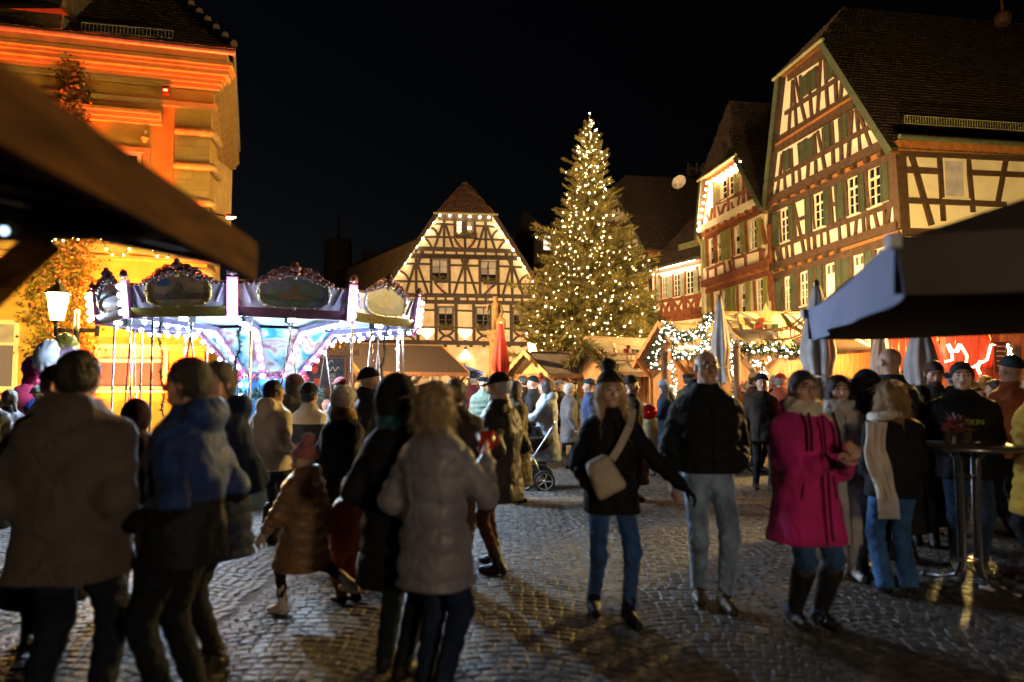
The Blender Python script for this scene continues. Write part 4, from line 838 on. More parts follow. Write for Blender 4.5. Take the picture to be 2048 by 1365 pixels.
# ------------------------------------------------------------------ people: bodies and clothes grown from distance fields
def smin(a, b, k):
    h = np.clip(.5 + .5 * (b - a) / k, 0, 1); return b + (a - b) * h - k * h * (1 - h)
def smax(a, b, k): return -smin(-a, -b, k)
def rc(P, a, b, ra, rb):
    a = np.asarray(a, np.float32); b = np.asarray(b, np.float32); ba = b - a; h = np.clip(((P - a) @ ba) / max(ba @ ba, 1e-9), 0, 1)
    q = P - a - h[..., None] * ba; return np.sqrt((q * q).sum(-1)) - (ra + (rb - ra) * h), h
def ell(P, c, r):
    q = P - np.asarray(c, np.float32); r = np.asarray(r, np.float32); k0 = np.sqrt(((q / r) ** 2).sum(-1)); k1 = np.sqrt(((q / r ** 2) ** 2).sum(-1)) + 1e-9
    return k0 * (k0 - 1) / k1
_E = [((0, 0, 0), (1, 0, 0)), ((0, 1, 0), (1, 1, 0)), ((0, 0, 1), (1, 0, 1)), ((0, 1, 1), (1, 1, 1)), ((0, 0, 0), (0, 1, 0)), ((1, 0, 0), (1, 1, 0)), ((0, 0, 1), (0, 1, 1)), ((1, 0, 1), (1, 1, 1)), ((0, 0, 0), (0, 0, 1)), ((1, 0, 0), (1, 0, 1)), ((0, 1, 0), (0, 1, 1)), ((1, 1, 0), (1, 1, 1))]
def nets(fn, lo, hi, h):
    lo = np.asarray(lo, float); n = np.maximum(np.ceil((np.asarray(hi, float) - lo) / h).astype(int) + 1, 3)
    ax = [lo[i] + h * np.arange(n[i]) for i in range(3)]; P = np.stack(np.meshgrid(*ax, indexing='ij'), -1).astype(np.float32); D = np.asarray(fn(P), dtype=np.float32)
    D[0] = D[-1] = 1; D[:, 0] = D[:, -1] = 1; D[:, :, 0] = D[:, :, -1] = 1
    I = D < 0; c = n - 1
    cnt = np.zeros(c, int)
    for dx in (0, 1):
        for dy in (0, 1):
            for dz in (0, 1): cnt += I[dx:dx + c[0], dy:dy + c[1], dz:dz + c[2]]
    act = (cnt > 0) & (cnt < 8); idx = -np.ones(c, int); ijk = np.argwhere(act); idx[act] = np.arange(len(ijk))
    acc = np.zeros((len(ijk), 3)); num = np.zeros(len(ijk))
    for a, b in _E:
        pa = ijk + a; pb = ijk + b; da = D[pa[:, 0], pa[:, 1], pa[:, 2]]; db = D[pb[:, 0], pb[:, 1], pb[:, 2]]; m = (da < 0) != (db < 0)
        t = np.where(m, da / np.where(m, da - db, 1), 0); acc += np.where(m[:, None], pa + t[:, None] * (pb - pa), 0); num += m
    V = lo + h * acc / np.maximum(num, 1)[:, None]
    Fc = []
    for axn in range(3):
        o1, o2 = [(1, 2), (2, 0), (0, 1)][axn]
        s = [slice(1, n[i] - 1) for i in range(3)]; s0 = list(s); s1 = list(s); s0[axn] = slice(0, n[axn] - 1); s1[axn] = slice(1, n[axn])
        A = I[tuple(s0)]; B = I[tuple(s1)]; e = np.argwhere(A != B)
        if not len(e): continue
        off = np.array([1, 1, 1]); off[axn] = 0; e = e + off; flip = I[e[:, 0], e[:, 1], e[:, 2]]
        q = []
        for (u, v) in ((1, 1), (0, 1), (0, 0), (1, 0)):
            k = e.copy(); k[:, o1] -= u; k[:, o2] -= v; q.append(idx[k[:, 0], k[:, 1], k[:, 2]])
        q = np.stack(q, 1); q[~flip] = q[~flip][:, ::-1]; Fc.append(q)
    Fc = np.concatenate(Fc) if Fc else np.zeros((0, 4), int)
    return V, Fc
SKIN = mat('skin', (.52, .30, .20), rough=.5, var=.08, scale=20, spec=.4)
SKIN_F = mat('skin_fair', (.60, .38, .28), rough=.5, var=.08, scale=20, spec=.4)
LIP = mat('lip', (.34, .11, .09), rough=.45, var=0); EYE_M = mat('eye', (.03, .025, .02), rough=.2, var=0)
def hairmat(c): return mat('hair_%d_%d_%d' % tuple(int(x * 99) for x in c), c, rough=.5, var=.35, scale=10, stretch=(22, 22, 2), bump=.5, bscale=30, spec=.45)
def head_fn(P, beard=False):
    d = smin(ell(P, (0, -.012, .03), (.076, .094, .09)), ell(P, (0, .022, -.03), (.060, .070, .086)), .03)
    d = smin(d, ell(P, (0, .058, -.090), (.028, .026, .022)), .04)
    for s in (-1, 1): d = smin(d, ell(P, (s * .042, .052, -.022), (.026, .026, .03)), .025)
    d = smin(d, rc(P, (-.033, .080, .036), (.033, .080, .036), .012, .012)[0], .018)
    for s in (-1, 1): d = smax(d, -ell(P, (s * .031, .103, .014), (.021, .02, .013)), .012)
    for s in (-1, 1): d = smin(d, ell(P, (s * .031, .074, .013), (.013, .013, .011)), .004)
    d = smin(d, rc(P, (0, .086, .018), (0, .108, -.026), .009, .014)[0], .012)
    for s in (-1, 1): d = smin(d, ell(P, (s * .011, .096, -.03), (.009, .010, .008)), .006)
    d = smin(d, rc(P, (-.018, .081, -.057), (.018, .081, -.057), .0085, .0085)[0], .006)
    d = smin(d, rc(P, (-.014, .080, -.066), (.014, .080, -.066), .008, .008)[0], .006)
    for s in (-1, 1): d = smin(d, ell(P, (s * .079, -.006, -.004), (.010, .020, .032)), .01)
    if beard: d = smin(d, ell(P, (0, .045, -.085), (.056, .05, .05)), .02)
    return smin(d, rc(P, (0, -.018, -.06), (0, -.04, -.20), .054, .060)[0], .03)
def hair_fn(style):
    def fn(P):
        x, y, z = P[..., 0], P[..., 1], P[..., 2]; ang = np.arctan2(x, -y - .01)
        st = .0035 * np.sin(31 * ang + 9 * z * 10) + .002 * np.sin(67 * ang - 40 * z)
        sh = smin(ell(P, (0, -.014, .035), (.088, .106, .099)), ell(P, (0, -.03, -.02), (.084, .085, .075)), .03)
        if style in ('short', 'bun', 'pony', 'curly'):
            d = smax(sh, (y - (.028 + .72 * z)) * .8, .012); d = smax(d, -(z + .075), .01)
            if style == 'bun': d = smin(d, ell(P, (0, -.115, .03), (.04, .035, .04)), .01)
            if style == 'pony': d = smin(d, rc(P, (0, -.10, .03), (0, -.15, -.16), .035, .022)[0], .015)
            if style == 'curly': d = d - .014 - .006 * np.sin(90 * x) * np.sin(85 * y) * np.sin(80 * z)
        elif style == 'fringe':
            d = smax(sh + .006, (y - .02) * .8, .01); d = smax(d, z - .035 - .25 * np.abs(x), .01); d = smax(d, -(z + .07), .01)
        else:
            d = smin(ell(P, (0, -.016, .03), (.096, .113, .108)), ell(P, (0, -.035, -.055), (.105, .092, .12)), .05)
            if style in ('long', 'wave'):
                for s in (-1, 1):
                    d = smin(d, rc(P, (s * .07, -.02, -.08), (s * .10, .0, -.30), .042, .03)[0], .04); d = smin(d, rc(P, (s * .085, .02, -.05), (s * .085, .085, -.27), .025, .02)[0], .03)
                d = smin(d, rc(P, (0, -.08, -.08), (0, -.11, -.34), .07, .06)[0], .05)
            d = smax(d, -ell(P, (0, .105, -.045), (.066, .09, .125)), .02)
            if style == 'bob': d = smax(d, -(z + .155 + .3 * y), .02)
        if style == 'wave': d = d - .02 - .008 * np.sin(z * 55 + 3 * np.sin(ang * 2)) - .006 * np.sin(ang * 9 + z * 20)
        return d + st
    return fn
def hat_fn(style):
    def fn(P):
        x, y, z = P[..., 0], P[..., 1], P[..., 2]
        if style in ('beanie', 'pom', 'slouch'):
            top = .118 if style != 'slouch' else .135
            d = smin(ell(P, (0, -.018, .045), (.096, .114, top)), ell(P, (0, -.06, .09), (.07, .06, .07)), .04) if style == 'slouch' else ell(P, (0, -.018, .045), (.096, .114, top))
            d = d - .002 * np.sin(80 * np.arctan2(x, y)); pl = z - .046 - .22 * (y + .02); d = smax(d, -pl, .008)
            band = smax(ell(P, (0, -.018, .04), (.103, .121, .12)), np.abs(pl - .022) - .022, .01); d = np.minimum(d, band)
            if style == 'pom': d = np.minimum(d, np.sqrt((x) ** 2 + (y + .05) ** 2 + (z - .185) ** 2) - .055 + .006 * np.sin(120 * x) * np.sin(110 * y) * np.sin(100 * z))
            return d
        if style == 'cap':
            d = smax(ell(P, (0, -.012, .045), (.088, .106, .098)), -(z - .04), .006)
            br = smax(ell(P, (0, .095, .048 - 0), (.078, .085, .012)), -(y - .03), .01); return smin(d, br, .008)
        if style == 'flatcap':
            d = smax(ell(P, (0, .0, .06), (.105, .13, .075)), -(z - .035), .008); return smin(d, ell(P, (0, .12, .045), (.07, .05, .012)), .012)
        if style == 'beret':
            return smin(smax(ell(P, (.02, -.01, .085), (.125, .13, .04)), -(z - .04), .008), smax(ell(P, (0, -.012, .05), (.09, .108, .07)), np.abs(z - .05) - .02, .006), .01)
        if style == 'hood':
            d = ell(P, (0, -.03, .0), (.125, .135, .165)); return smax(d, -ell(P, (0, .12, -.01), (.085, .13, .115)), .02)
        if style == 'earflap':
            d = ell(P, (0, -.018, .04), (.104, .12, .115)); return smax(d, -ell(P, (0, .115, -.03), (.07, .08, .10)), .015)
    return fn
def rotm(yaw, pitch, roll=0):
    cy, sy, cp, sp = math.cos(yaw), math.sin(yaw), math.cos(pitch), math.sin(pitch); cr, sr = math.cos(roll), math.sin(roll)
    Rz = np.array([[cy, -sy, 0], [sy, cy, 0], [0, 0, 1]]); Rx = np.array([[1, 0, 0], [0, cp, -sp], [0, sp, cp]]); Ry = np.array([[cr, 0, sr], [0, 1, 0], [-sr, 0, cr]])
    return Rz @ Rx @ Ry
def ik(a, t, l1, l2, hint):
    a = np.array(a, float); t = np.array(t, float); d = t - a; L = np.linalg.norm(d); Lm = (l1 + l2) * .998
    if L > Lm: t = a + d / L * Lm; d = t - a; L = Lm
    x = (l1 * l1 - l2 * l2 + L * L) / (2 * L); h = math.sqrt(max(l1 * l1 - x * x, 0)); u = d / L; hv = np.array(hint, float); hv = hv - u * (hv @ u); hv /= max(np.linalg.norm(hv), 1e-6)
    return a + u * x + hv * h, t
def hand_mesh(fine, curl, side):
    def fn(P):
        d = ell(P, (0, 0, .048), (.040, .017, .052)); d = smin(d, rc(P, (0, 0, -.03), (0, 0, .01), .026, .028)[0], .02)
        for k, (x0, L) in enumerate(((-.030, .062), (-.010, .074), (.010, .070), (.029, .054))):
            a = np.array([x0, 0, .088]); th = curl; b = a + L * .55 * np.array([x0 * .8, math.sin(th), math.cos(th)]); c_ = b + L * .5 * np.array([x0 * .3, math.sin(th * 2.1), math.cos(th * 2.1)])
            f1 = np.minimum(rc(P, a, b, .0095, .0088)[0], rc(P, b, c_, .0088, .0075)[0]); d = smin(d, f1, .006)
        a = np.array([-.034 * side, .0, .025]); b = a + np.array([-.028 * side, .012, .028]); c_ = b + np.array([-.008 * side, .012 + curl * .01, .032]); f1 = np.minimum(rc(P, a, b, .013, .011)[0], rc(P, b, c_, .011, .009)[0]); return smin(d, f1, .008)
    return nets(fn, (-.095, -.05, -.06), (.095, .13, .19), .0052 if fine else .012)
PEOPLE = []
def person(label, X, Y, face=0.0, H=1.72, w=1.0, coat=(.02, .02, .02), length=.46, bulk=.02, puff=0.0, pitch_q=.095, rough=.8, coat2=None, split=None, trousers=(.02, .03, .06), shoes=(.02, .015, .012), boot=.12,
           hair=None, hairc=(.05, .03, .02), hat=None, hatc=(.02, .02, .02), scarf=None, skin=None, hands=('down', 'down'), feet=None, lean=(0, 0), head=(0, 0), detail=1, glasses=False, hood=False, beard=None, flare=0.0, group=None, legw=1.0, gloves=None, noarm=()):
    """X, Y: ground position; face: heading in degrees (0 looks away from the camera, 180 towards it)"""
    skin = skin or SKIN; res = {2: .0145, 1: .020, 0: .032}[detail]; s = H / 1.75; cfac = (1.0 if H > 1.35 else 1.18)
    kids = H < 1.35
    hipz = .50 * H; lx, ly = lean
    sh = np.array([lx, ly, .795 * H]); nk = np.array([lx * 1.08, ly * 1.08 - .005, .845 * H]); hc = np.array([lx * 1.2, ly * 1.25 + .015 * s, .925 * H if not kids else .895 * H]); hs = s * (1.0 if not kids else 1.28)
    SW = .160 * s * w
    fe = feet or ((-.078 * s, 0.03, 0), (.078 * s, -.03, 0))
    J = {}
    presets = {'down': (.255, .05, .475), 'pocket': (.195, .12, .545), 'front': (.07, .27, .60), 'belly': (.03, .26, .62), 'mug': (.06, .30, .775), 'phone': (.06, .32, .70), 'back': (.06, -.2, .53), 'reach': (.25, .42, .62), 'side': (.52, .10, .50), 'face': (.05, .20, .84)}
    arms = []; hands_v = []
    for sd, hd in ((-1, hands[0]), (1, hands[1])):
        S_ = sh + np.array([sd * (SW - .012), 0, -.012 * H - bulk * .75]); hp = presets[hd] if isinstance(hd, str) else hd
        tgt = np.array([sd * hp[0] * s * (w if hp[0] > .2 else 1) if isinstance(hd, str) else hp[0], hp[1] * s if isinstance(hd, str) else hp[1], hp[2] * H if isinstance(hd, str) else hp[2]]) + np.array([lx * .6, ly * .6, 0]) * (1 if isinstance(hd, str) else 0)
        E, Wr = ik(S_, tgt, .172 * H, .152 * H, (sd * .30, -.9, -.2) if hd in ('pocket', 'down', 'back') else (sd * .38, -.35, -.9)); arms.append((S_, E, Wr)); hands_v.append(hd)
    legs = []
    for sd, ft in ((-1, fe[0]), (1, fe[1])):
        Hp = np.array([sd * .088 * s, 0, hipz]); An = np.array([ft[0], ft[1] - .02 * s, .055 * H + ft[2]]); Kn, An = ik(Hp, An, .245 * H, .235 * H, (sd * .08, 1, 0)); legs.append((Hp, Kn, An, ft))
    # ---- body
    lw = legw * s
    def body(P):
        d, _ = rc(P * np.array([1, 1.25, 1]), (0, 0, hipz + .02), (lx, ly * 1.25, .62 * H), .135 * s * w, .125 * s * w)
        d2, _ = rc(P * np.array([1, 1.3, 1]), (lx * .6, ly * .8, .62 * H), (lx, ly * 1.3, .765 * H), .13 * s * w, .145 * s * w); d = smin(d, d2, .05)
        for (a, k, an, ft) in legs:
            t1, h1 = rc(P, a, k, .085 * lw, .062 * lw); t2, h2 = rc(P, k, an + np.array([0, 0, -.02]), .062 * lw, (.046 + flare) * lw)
            t = smin(t1, t2, .03) + .0045 * np.sin(P[..., 2] * 75 + 3 * np.sin(P[..., 0] * 40)) * np.clip((hipz - P[..., 2]) * 5, 0, 1); d = smin(d, t, .03)
        for (a, e, wr) in arms: d = smin(d, np.minimum(rc(P, a, e, .048 * s, .04 * s)[0], rc(P, e, wr, .04 * s, .028 * s)[0]), .03)
        return smin(d, rc(P, sh + np.array([0, 0, -.05]), nk, .07 * s, .055 * s)[0], .04)
    allp = np.array([p for l in legs for p in l[:3]] + [p for a in arms for p in a] + [sh, nk]); lo = allp.min(0) - .2 * s; hi = allp.max(0) + .16 * s; lo[2] = max(lo[2], .03)
    V, F = nets(body, lo, hi, res * 1.25); fm = np.where(V[F].mean(1)[:, 2] < hipz + .06 * H, 1, 2)
    Vs = [V]; Fs = [F]; Ms = [fm]; n = len(V)
    # ---- head
    HM = rotm(math.radians(head[0]), math.radians(head[1])); hres = {2: .0066, 1: .0092, 0: .014}[detail]
    V, F = nets(lambda P: head_fn(P, beard is not None and False), (-.11, -.13, -.21), (.11, .14, .14), hres); cen = V[F].mean(1); fm = np.zeros(len(F), int)
    fm[(cen[:, 1] > .078) & (np.abs(cen[:, 0]) < .021) & (np.abs(cen[:, 2] + .061) < .010)] = 3
    ey = (cen[:, 1] > .07) & (np.abs(np.abs(cen[:, 0]) - .031) < .013) & (np.abs(cen[:, 2] - .013) < .0065); fm[ey] = 4
    br = (cen[:, 1] > .066) & (np.abs(np.abs(cen[:, 0]) - .032) < .018) & (np.abs(cen[:, 2] - .038 + .12 * (np.abs(cen[:, 0]) - .03)) < .0055); fm[br] = 6
    Vs.append(V * hs @ HM.T + hc); Fs.append(F + n); Ms.append(fm); n += len(V)
    # ---- hands
    for i, (a, e, wr) in enumerate(arms):
        if hands_v[i] in ('pocket',) : continue
        sd = (-1, 1)[i]; V, F = hand_mesh(detail == 2, .55, -sd); z = wr - e; z /= np.linalg.norm(z)
        pn = np.array([-sd * .6, .5, -.2]) if hands_v[i] in ('down', 'side') else np.array([-sd * .7, -.3, .4]); pn = pn - z * (pn @ z); pn /= np.linalg.norm(pn); xx = np.cross(pn, z)
        Vs.append(V * s * (1.0 if not kids else 1.1) @ np.stack([xx, pn, z]) + wr + z * .01); Fs.append(F + n); Ms.append(np.zeros(len(F), int) + (5 if gloves else 0)); n += len(V)
    tm = fabric(trousers) if not isinstance(trousers, bpy.types.Material) else trousers
    root = mobj('person', np.concatenate(Vs), np.concatenate(Fs), [skin, tm, fabric(coat), LIP, EYE_M, fabric(gloves or (.02, .02, .02)), hairmat(tuple(c * .7 for c in hairc))], smooth=True, fmat=np.concatenate(Ms))
    root.location = (X, Y, .012); root.rotation_euler = (0, 0, math.radians(face)); tag(root, label, 'person', group)
    def sub(name, fn, lo, hi, h, m, T=None, off=None, k=1.0, smooth=True, parent=root):
        V, F = nets(fn, lo, hi, h)
        if not len(V): return None
        if T is not None: V = V * k @ T.T + off
        return mobj(name, V, F, m, parent, smooth, local=True)
    # ---- coat
    hem = hipz + .06 * H - length * H * .5 if length < 1 else hipz
    hem = (.60 - length) * H
    zs = np.array([hem - .02, .50 * H, .585 * H, .70 * H, .775 * H, .805 * H, .828 * H, .85 * H, .872 * H]); fl = max(0, (.5 * H - hem)) * .10
    av = np.array([.158 + fl + .3 * fl, .156, .146, .164, .172, .155, .112, .078, .070]) * s * w + bulk * np.array([1.1, 1, 1, 1, .8, .5, .3, .25, .2]); bv = np.array([.135 + fl, .132, .125, .138, .128, .110, .090, .078, .072]) * s * w + bulk * np.array([1.1, 1, 1, 1, .8, .5, .3, .25, .2])
    ph = rnd.uniform(0, 6)
    def coatf(P):
        x, y, z = P[..., 0], P[..., 1], P[..., 2]; t = np.clip((z - hipz) / (sh[2] - hipz), 0, 1.1); X0 = x - lx * t; Y0 = y - ly * t + .004
        A = np.interp(z, zs, av); B = np.interp(z, zs, bv)
        rr = np.sqrt((X0 / A) ** 2 + (Y0 / B) ** 2) + 1e-6
        pw = np.where(np.abs(X0 / A) + np.abs(Y0 / B) > 0, (np.abs(X0 / A) ** 2.5 + np.abs(Y0 / B) ** 2.5 + 1e-9) ** .4, rr)
        d = (pw - 1) * np.minimum(A, B)
        an = np.arctan2(X0, Y0)
        if puff > 0: d = d - puff * 1.7 * (np.abs(np.sin(np.pi * (z + .006 * np.sin(an * 3 + ph)) / pitch_q)) ** .5 - .7) * np.clip((.80 * H - z) * 12, 0, 1) - .15 * puff * np.sin(an * 21 + 4 * np.sin(z * 60))
        else: d = d - .006 * np.sin(an * 5 + ph + 9 * z) * np.clip((.7 * H - z) * 4, 0, 1) - .003 * np.sin(z * 38 + 2.5 * np.sin(an * 2 + ph))
        d = smax(d, z - .868 * H, .012)
        for i_, (a, e, wr) in enumerate(arms):
            e2 = wr - (wr - e) / np.linalg.norm(wr - e) * .015
            s1, h1 = rc(P, a, e, .056 * s * w ** .5 + bulk * .6, .052 * s * w ** .5 + bulk * .55); s2, h2 = rc(P, e, e2, .052 * s * w ** .5 + bulk * .55, .042 * s + bulk * .35)
            if puff > 0: s1 = s1 - puff * 1.2 * (np.abs(np.sin(np.pi * h1 * 3.2)) ** .5 - .7); s2 = s2 - puff * 1.2 * (np.abs(np.sin(np.pi * h2 * 3.0)) ** .5 - .7)
            else: s1 = s1 - .004 * np.sin(h1 * 14 + ph); s2 = s2 - .005 * np.sin(h2 * 17 + ph)
            d = smin(d, smin(s1, s2, .025), .035)
        for (a, k, an, ft) in legs: d = smin(d, rc(P, a, k, .088 * lw + .012, .066 * lw + .014)[0], .05)
        d = smax(d, hem - z, .02)
        # open collar
        q = P - nk - np.array([0, .0, .03 * H]); d = smax(d, -ell(P, nk + np.array([0, .03, .045 * H]), (.072 * s, .075 * s, .06 * s)), .01)
        if hood: d = smin(d, ell(P, nk + np.array([0, -.10 * s, -.01 * s]), (.13 * s, .085 * s, .10 * s)), .03)
        return d
    lo = np.minimum(allp.min(0) - .14 * s, [lx - .3 * s * w, ly - .3 * s * w, 0]); hi = np.maximum(allp.max(0) + .14 * s, [lx + .3 * s * w, ly + .3 * s * w, 0]); lo[2] = hem - .08; hi[2] = .89 * H; lo[2] = min(lo[2], min(a[2][2] for a in arms) - .1)
    lo[:2] -= bulk; hi[:2] += bulk; hi[2] = max(hi[2], max(a[2][2] for a in arms) + .1)
    cm = fabric(coat, rough)
    V, F = nets(coatf, lo, hi, res); ms = [cm]; fm = None
    if coat2:
        ms = [cm, fabric(coat2, rough)]; fm = (V[F].mean(1)[:, 2] < split * H).astype(int)
    ob = mobj('coat', V, F, ms, root, True, local=True, fmat=fm)
    if detail == 2:
        zz = np.linspace(hem + .015, .80 * H, 14); tt = np.clip((zz - hipz) / (sh[2] - hipz), 0, 1.1); yy = np.interp(zz, zs, bv) + ly * tt + .002; mb = MB(); mb.tube([(lx * t_ + .004 * math.sin(9 * z_), y_, z_) for t_, y_, z_ in zip(tt, yy, zz)], .006, 5); mobj('zip', mb.v, mb.f, fabric(tuple(c * .35 + .004 for c in coat)), root, True, local=True)
        for sg in (-1, 1):
            z_ = .545 * H; 
            if z_ < hem + .1: continue
            a_ = np.interp(z_, zs, av) ; b_ = np.interp(z_, zs, bv); th_ = .62; p_ = (sg * a_ * math.sin(th_) * 1.02, b_ * math.cos(th_) * 1.10 + ly * .1, z_); mb = MB(); mb.tube([(p_[0] - sg * .015, p_[1], p_[2] + .075), p_, (p_[0] + sg * .012, p_[1] - .006, p_[2] - .075)], .006, 5); mobj('pocket', mb.v, mb.f, fabric(tuple(c * .35 + .004 for c in coat)), root, True, local=True)
    # ---- shoes
    for (a, k, an, ft) in legs:
        o_ = np.array([ft[0], ft[1], ft[2]]); dirn = np.array([.12 * np.sign(ft[0] + 1e-6), 1, 0]); dirn /= np.linalg.norm(dirn); top = an + (k - an) * (boot * s / np.linalg.norm(k - an))
        def shoe(P, o_=o_, dirn=dirn, an=an, top=top):
            d = smin(rc(P, o_ + np.array([0, 0, .042 * s]) - dirn * .055 * s, o_ + dirn * .06 * s + np.array([0, 0, .042 * s]), .042 * s, .044 * s)[0], rc(P, o_ + dirn * .05 * s + np.array([0, 0, .04 * s]), o_ + dirn * .145 * s + np.array([0, 0, .030 * s]), .044 * s, .036 * s)[0], .02)
            d = smin(d, rc(P, an + np.array([0, 0, -.02]), top, .05 * s, (.05 + .03 * (boot > .2)) * s)[0], .03); return smax(d, o_[2] - .004 - P[..., 2], .006)
        sub('boot' if boot > .15 else 'shoe', shoe, np.minimum(o_ - .14 * s, top - .1 * s), np.maximum(o_ + [.14 * s, .24 * s, .12 * s], top + .1 * s), min(res, .016), leather(shoes))
    # ---- hair, hat, beard, glasses, scarf
    if hair and detail == 2 and hair != 'fringe' and hat != 'hood':
        V, F = nets(hair_fn(hair), (-.17, -.22, -.42 if hair in ('long', 'wave') else -.2), (.17, .16, .16), .016); r_ = random.Random(int(X * 100)); mb = MB()
        for _ in range(620 if hair in ('long', 'wave', 'bob', 'curly') else 260):
            p = Vector(V[r_.randrange(len(V))]); o_ = Vector((p.x, p.y + .02, 0)); o_ = o_.normalized() if o_.length > 1e-3 else Vector((0, 0, 1)); L_ = r_.uniform(.03, .09) * (1.5 if hair in ('long', 'wave', 'bob') else .45); d_ = (Vector((r_.gauss(0, .25), r_.gauss(0, .25), -1 if p.z < .06 else -.35)) + o_ * ((.25 if p.z < .06 else .8) if hair in ('long', 'wave', 'bob') else .12)).normalized()
            if hair == 'curly': d_ = (d_ + Vector((r_.gauss(0, .8), r_.gauss(0, .8), r_.gauss(0, .8)))).normalized(); L_ *= .6
            s_ = d_.cross(o_).normalized() * .0024; q = p + o_ * .002; mb.add([q - s_, q + s_, q + d_ * L_ * .6 + s_ * .8 + o_ * .004, q + d_ * L_ + o_ * r_.uniform(-.004, .01), q + d_ * L_ * .6 - s_ * .8 + o_ * .004], [(0, 1, 2, 3, 4)])
        mobj('hair_strands', np.array(mb.v) * hs @ HM.T + hc, mb.f, hairmat(hairc), root, False, local=True)['kind'] = 'stuff'
    if hair: sub('hair', hair_fn(hair), (-.17, -.22, -.42 if hair in ('long', 'wave') else -.21), (.17, .16, .16), hres * 1.15, hairmat(hairc), HM, hc, hs)
    if beard: sub('beard', lambda P: smax(smin(ell(P, (0, .04, -.082), (.064, .062, .052)), ell(P, (0, .06, -.10), (.04, .04, .045)), .02) + .002 * np.sin(150 * P[..., 0]), -ell(P, (0, .11, -.045), (.03, .03, .022)), .008), (-.1, -.06, -.19), (.1, .14, -.01), hres, hairmat(beard), HM, hc, hs)
    if hat: sub('hat' if hat != 'hood' else 'hood', hat_fn(hat), (-.16, -.2, -.2), (.16, .22, .27), hres * 1.1, fabric(hatc), HM, hc, hs * 1.02)
    if glasses:
        mb = MB()
        for sd in (-1, 1):
            pts = [Vector((sd * .033 + .026 * math.cos(t), .106, .012 + .02 * math.sin(t))) for t in np.linspace(0, 2 * math.pi, 13)]; mb.tube(pts, .0019, 5, False); mb.tube([(sd * .059, .104, .018), (sd * .078, .03, .015), (sd * .082, -.01, .01)], .0022, 5)
        mb.tube([(-.008, .108, .016), (.008, .108, .016)], .0025, 5); V = np.array(mb.v) * hs @ HM.T + hc; mobj('glasses', V, mb.f, M_IRON, root, True, local=True)
    if scarf:
        def sf(P):
            q = P - (nk + np.array([0, .005, .012 * s])); z = q[..., 2]; r = np.sqrt(q[..., 0] ** 2 + q[..., 1] ** 2); an = np.arctan2(q[..., 0], q[..., 1])
            return np.sqrt((r - .085 * s) ** 2 + ((z + .02 * np.cos(an)) * .62) ** 2) - .044 * s - .004 * np.sin(an * 6 + z * 60)
        c = nk; sub('scarf', sf, c - .17 * s, c + .17 * s, min(res, .014), fabric(scarf))
    PEOPLE.append((label, X, Y, H)); return root
def px_person(label, px, Y, **k):
    return person(label, (px - CX) / FPX * Y, Y, **k)
def childbar(root, name, pts, r, m, n=8):
    mb = MB(); mb.tube(pts, r, n); return mobj(name, mb.v, mb.f, m, root, True, local=True)
def childmesh(root, name, mb, m, smooth=True): return mobj(name, mb.v, mb.f, m, root, smooth, local=True)
# ------------------------------------------------------------------ carousel
CCX, CCY, CR, CN, CPH, CZ = -3.9, 11.0, 2.4, 10, .15, 2.55
car = thing('carousel', 'brightly lit children\'s carousel with painted rounding boards and rows of bulbs', 'carousel', (CCX, CCY, 0))
def cpos(a, r, z): return Vector((CCX + r * math.sin(a), CCY - r * math.cos(a), z))
M_BOARD = mat('board_blue', (.44, .46, .68), rough=.3, var=.35, scale=2.5, metal=.1)
M_CREST = mat('crest_purple', (.22, .12, .14), rough=.22, var=.3, scale=8, metal=.4)
M_BANDG = mat('band_gold', (.30, .22, .05), rough=.35, var=.3, scale=5, metal=.5, stretch=(3, 3, 20)); M_BANDP = mat('band_plum', (.13, .04, .08), rough=.35, var=.25, scale=5)
M_BACKP = mat('board_back_purple', (.38, .16, .52), rough=.6, var=.15); M_BACKY = mat('board_back_lime', (.50, .55, .25), rough=.6, var=.15)
M_CEIL = mat('carousel_ceiling', (.55, .78, .82), rough=.5, var=.25, scale=1.6)
M_PINK = mat('rib_pink', (.55, .18, .42), rough=.4, var=.2, scale=6); M_PURP = mat('arm_purple', (.36, .30, .58), rough=.5, var=.15)
def painting(name, cols, sc=3.0):
    m = bpy.data.materials.new(name); m.use_nodes = True; nt = m.node_tree; N = nt.nodes; L = nt.links; b = N['Principled BSDF']; tc = N.new('ShaderNodeTexCoord'); no = N.new('ShaderNodeTexNoise'); no.inputs['Scale'].default_value = sc; no.inputs['Detail'].default_value = 3; no.inputs['Distortion'].default_value = 1.2
    L.new(tc.outputs['Object'], no.inputs[0]); ra = N.new('ShaderNodeValToRGB'); L.new(no.outputs[0], ra.inputs[0]); el = ra.color_ramp.elements
    while len(el) < len(cols): el.new(.5)
    for i, c in enumerate(cols): el[i].position = .28 + .44 * i / (len(cols) - 1); el[i].color = (*c, 1)
    L.new(ra.outputs[0], b.inputs['Base Color']); b.inputs['Roughness'].default_value = .35; return m
P_ART = [painting('painted_scene_red', [(.24, .06, .05), (.35, .12, .10), (.28, .10, .09)], 4), painting('painted_scene_brown', [(.20, .12, .07), (.38, .24, .12), (.30, .20, .12), (.10, .18, .10)], 3.4), painting('painted_scene_night', [(.03, .06, .03), (.06, .10, .06), (.10, .11, .24), (.05, .05, .16)], 2.8), painting('painted_scene_green', [(.02, .035, .03), (.05, .07, .05), (.10, .09, .05)], 3)]
M_CLOUD = painting('painted_clouds', [(.03, .22, .45), (.08, .50, .66), (.75, .85, .88), (.45, .16, .25), (.10, .45, .65)], 2.2)
M_CBULB = glow('bulb_carousel', (.58, .79, 1.0), 36); M_CBULBW = glow('bulb_carousel_warm', (1.0, .72, .42), 28)
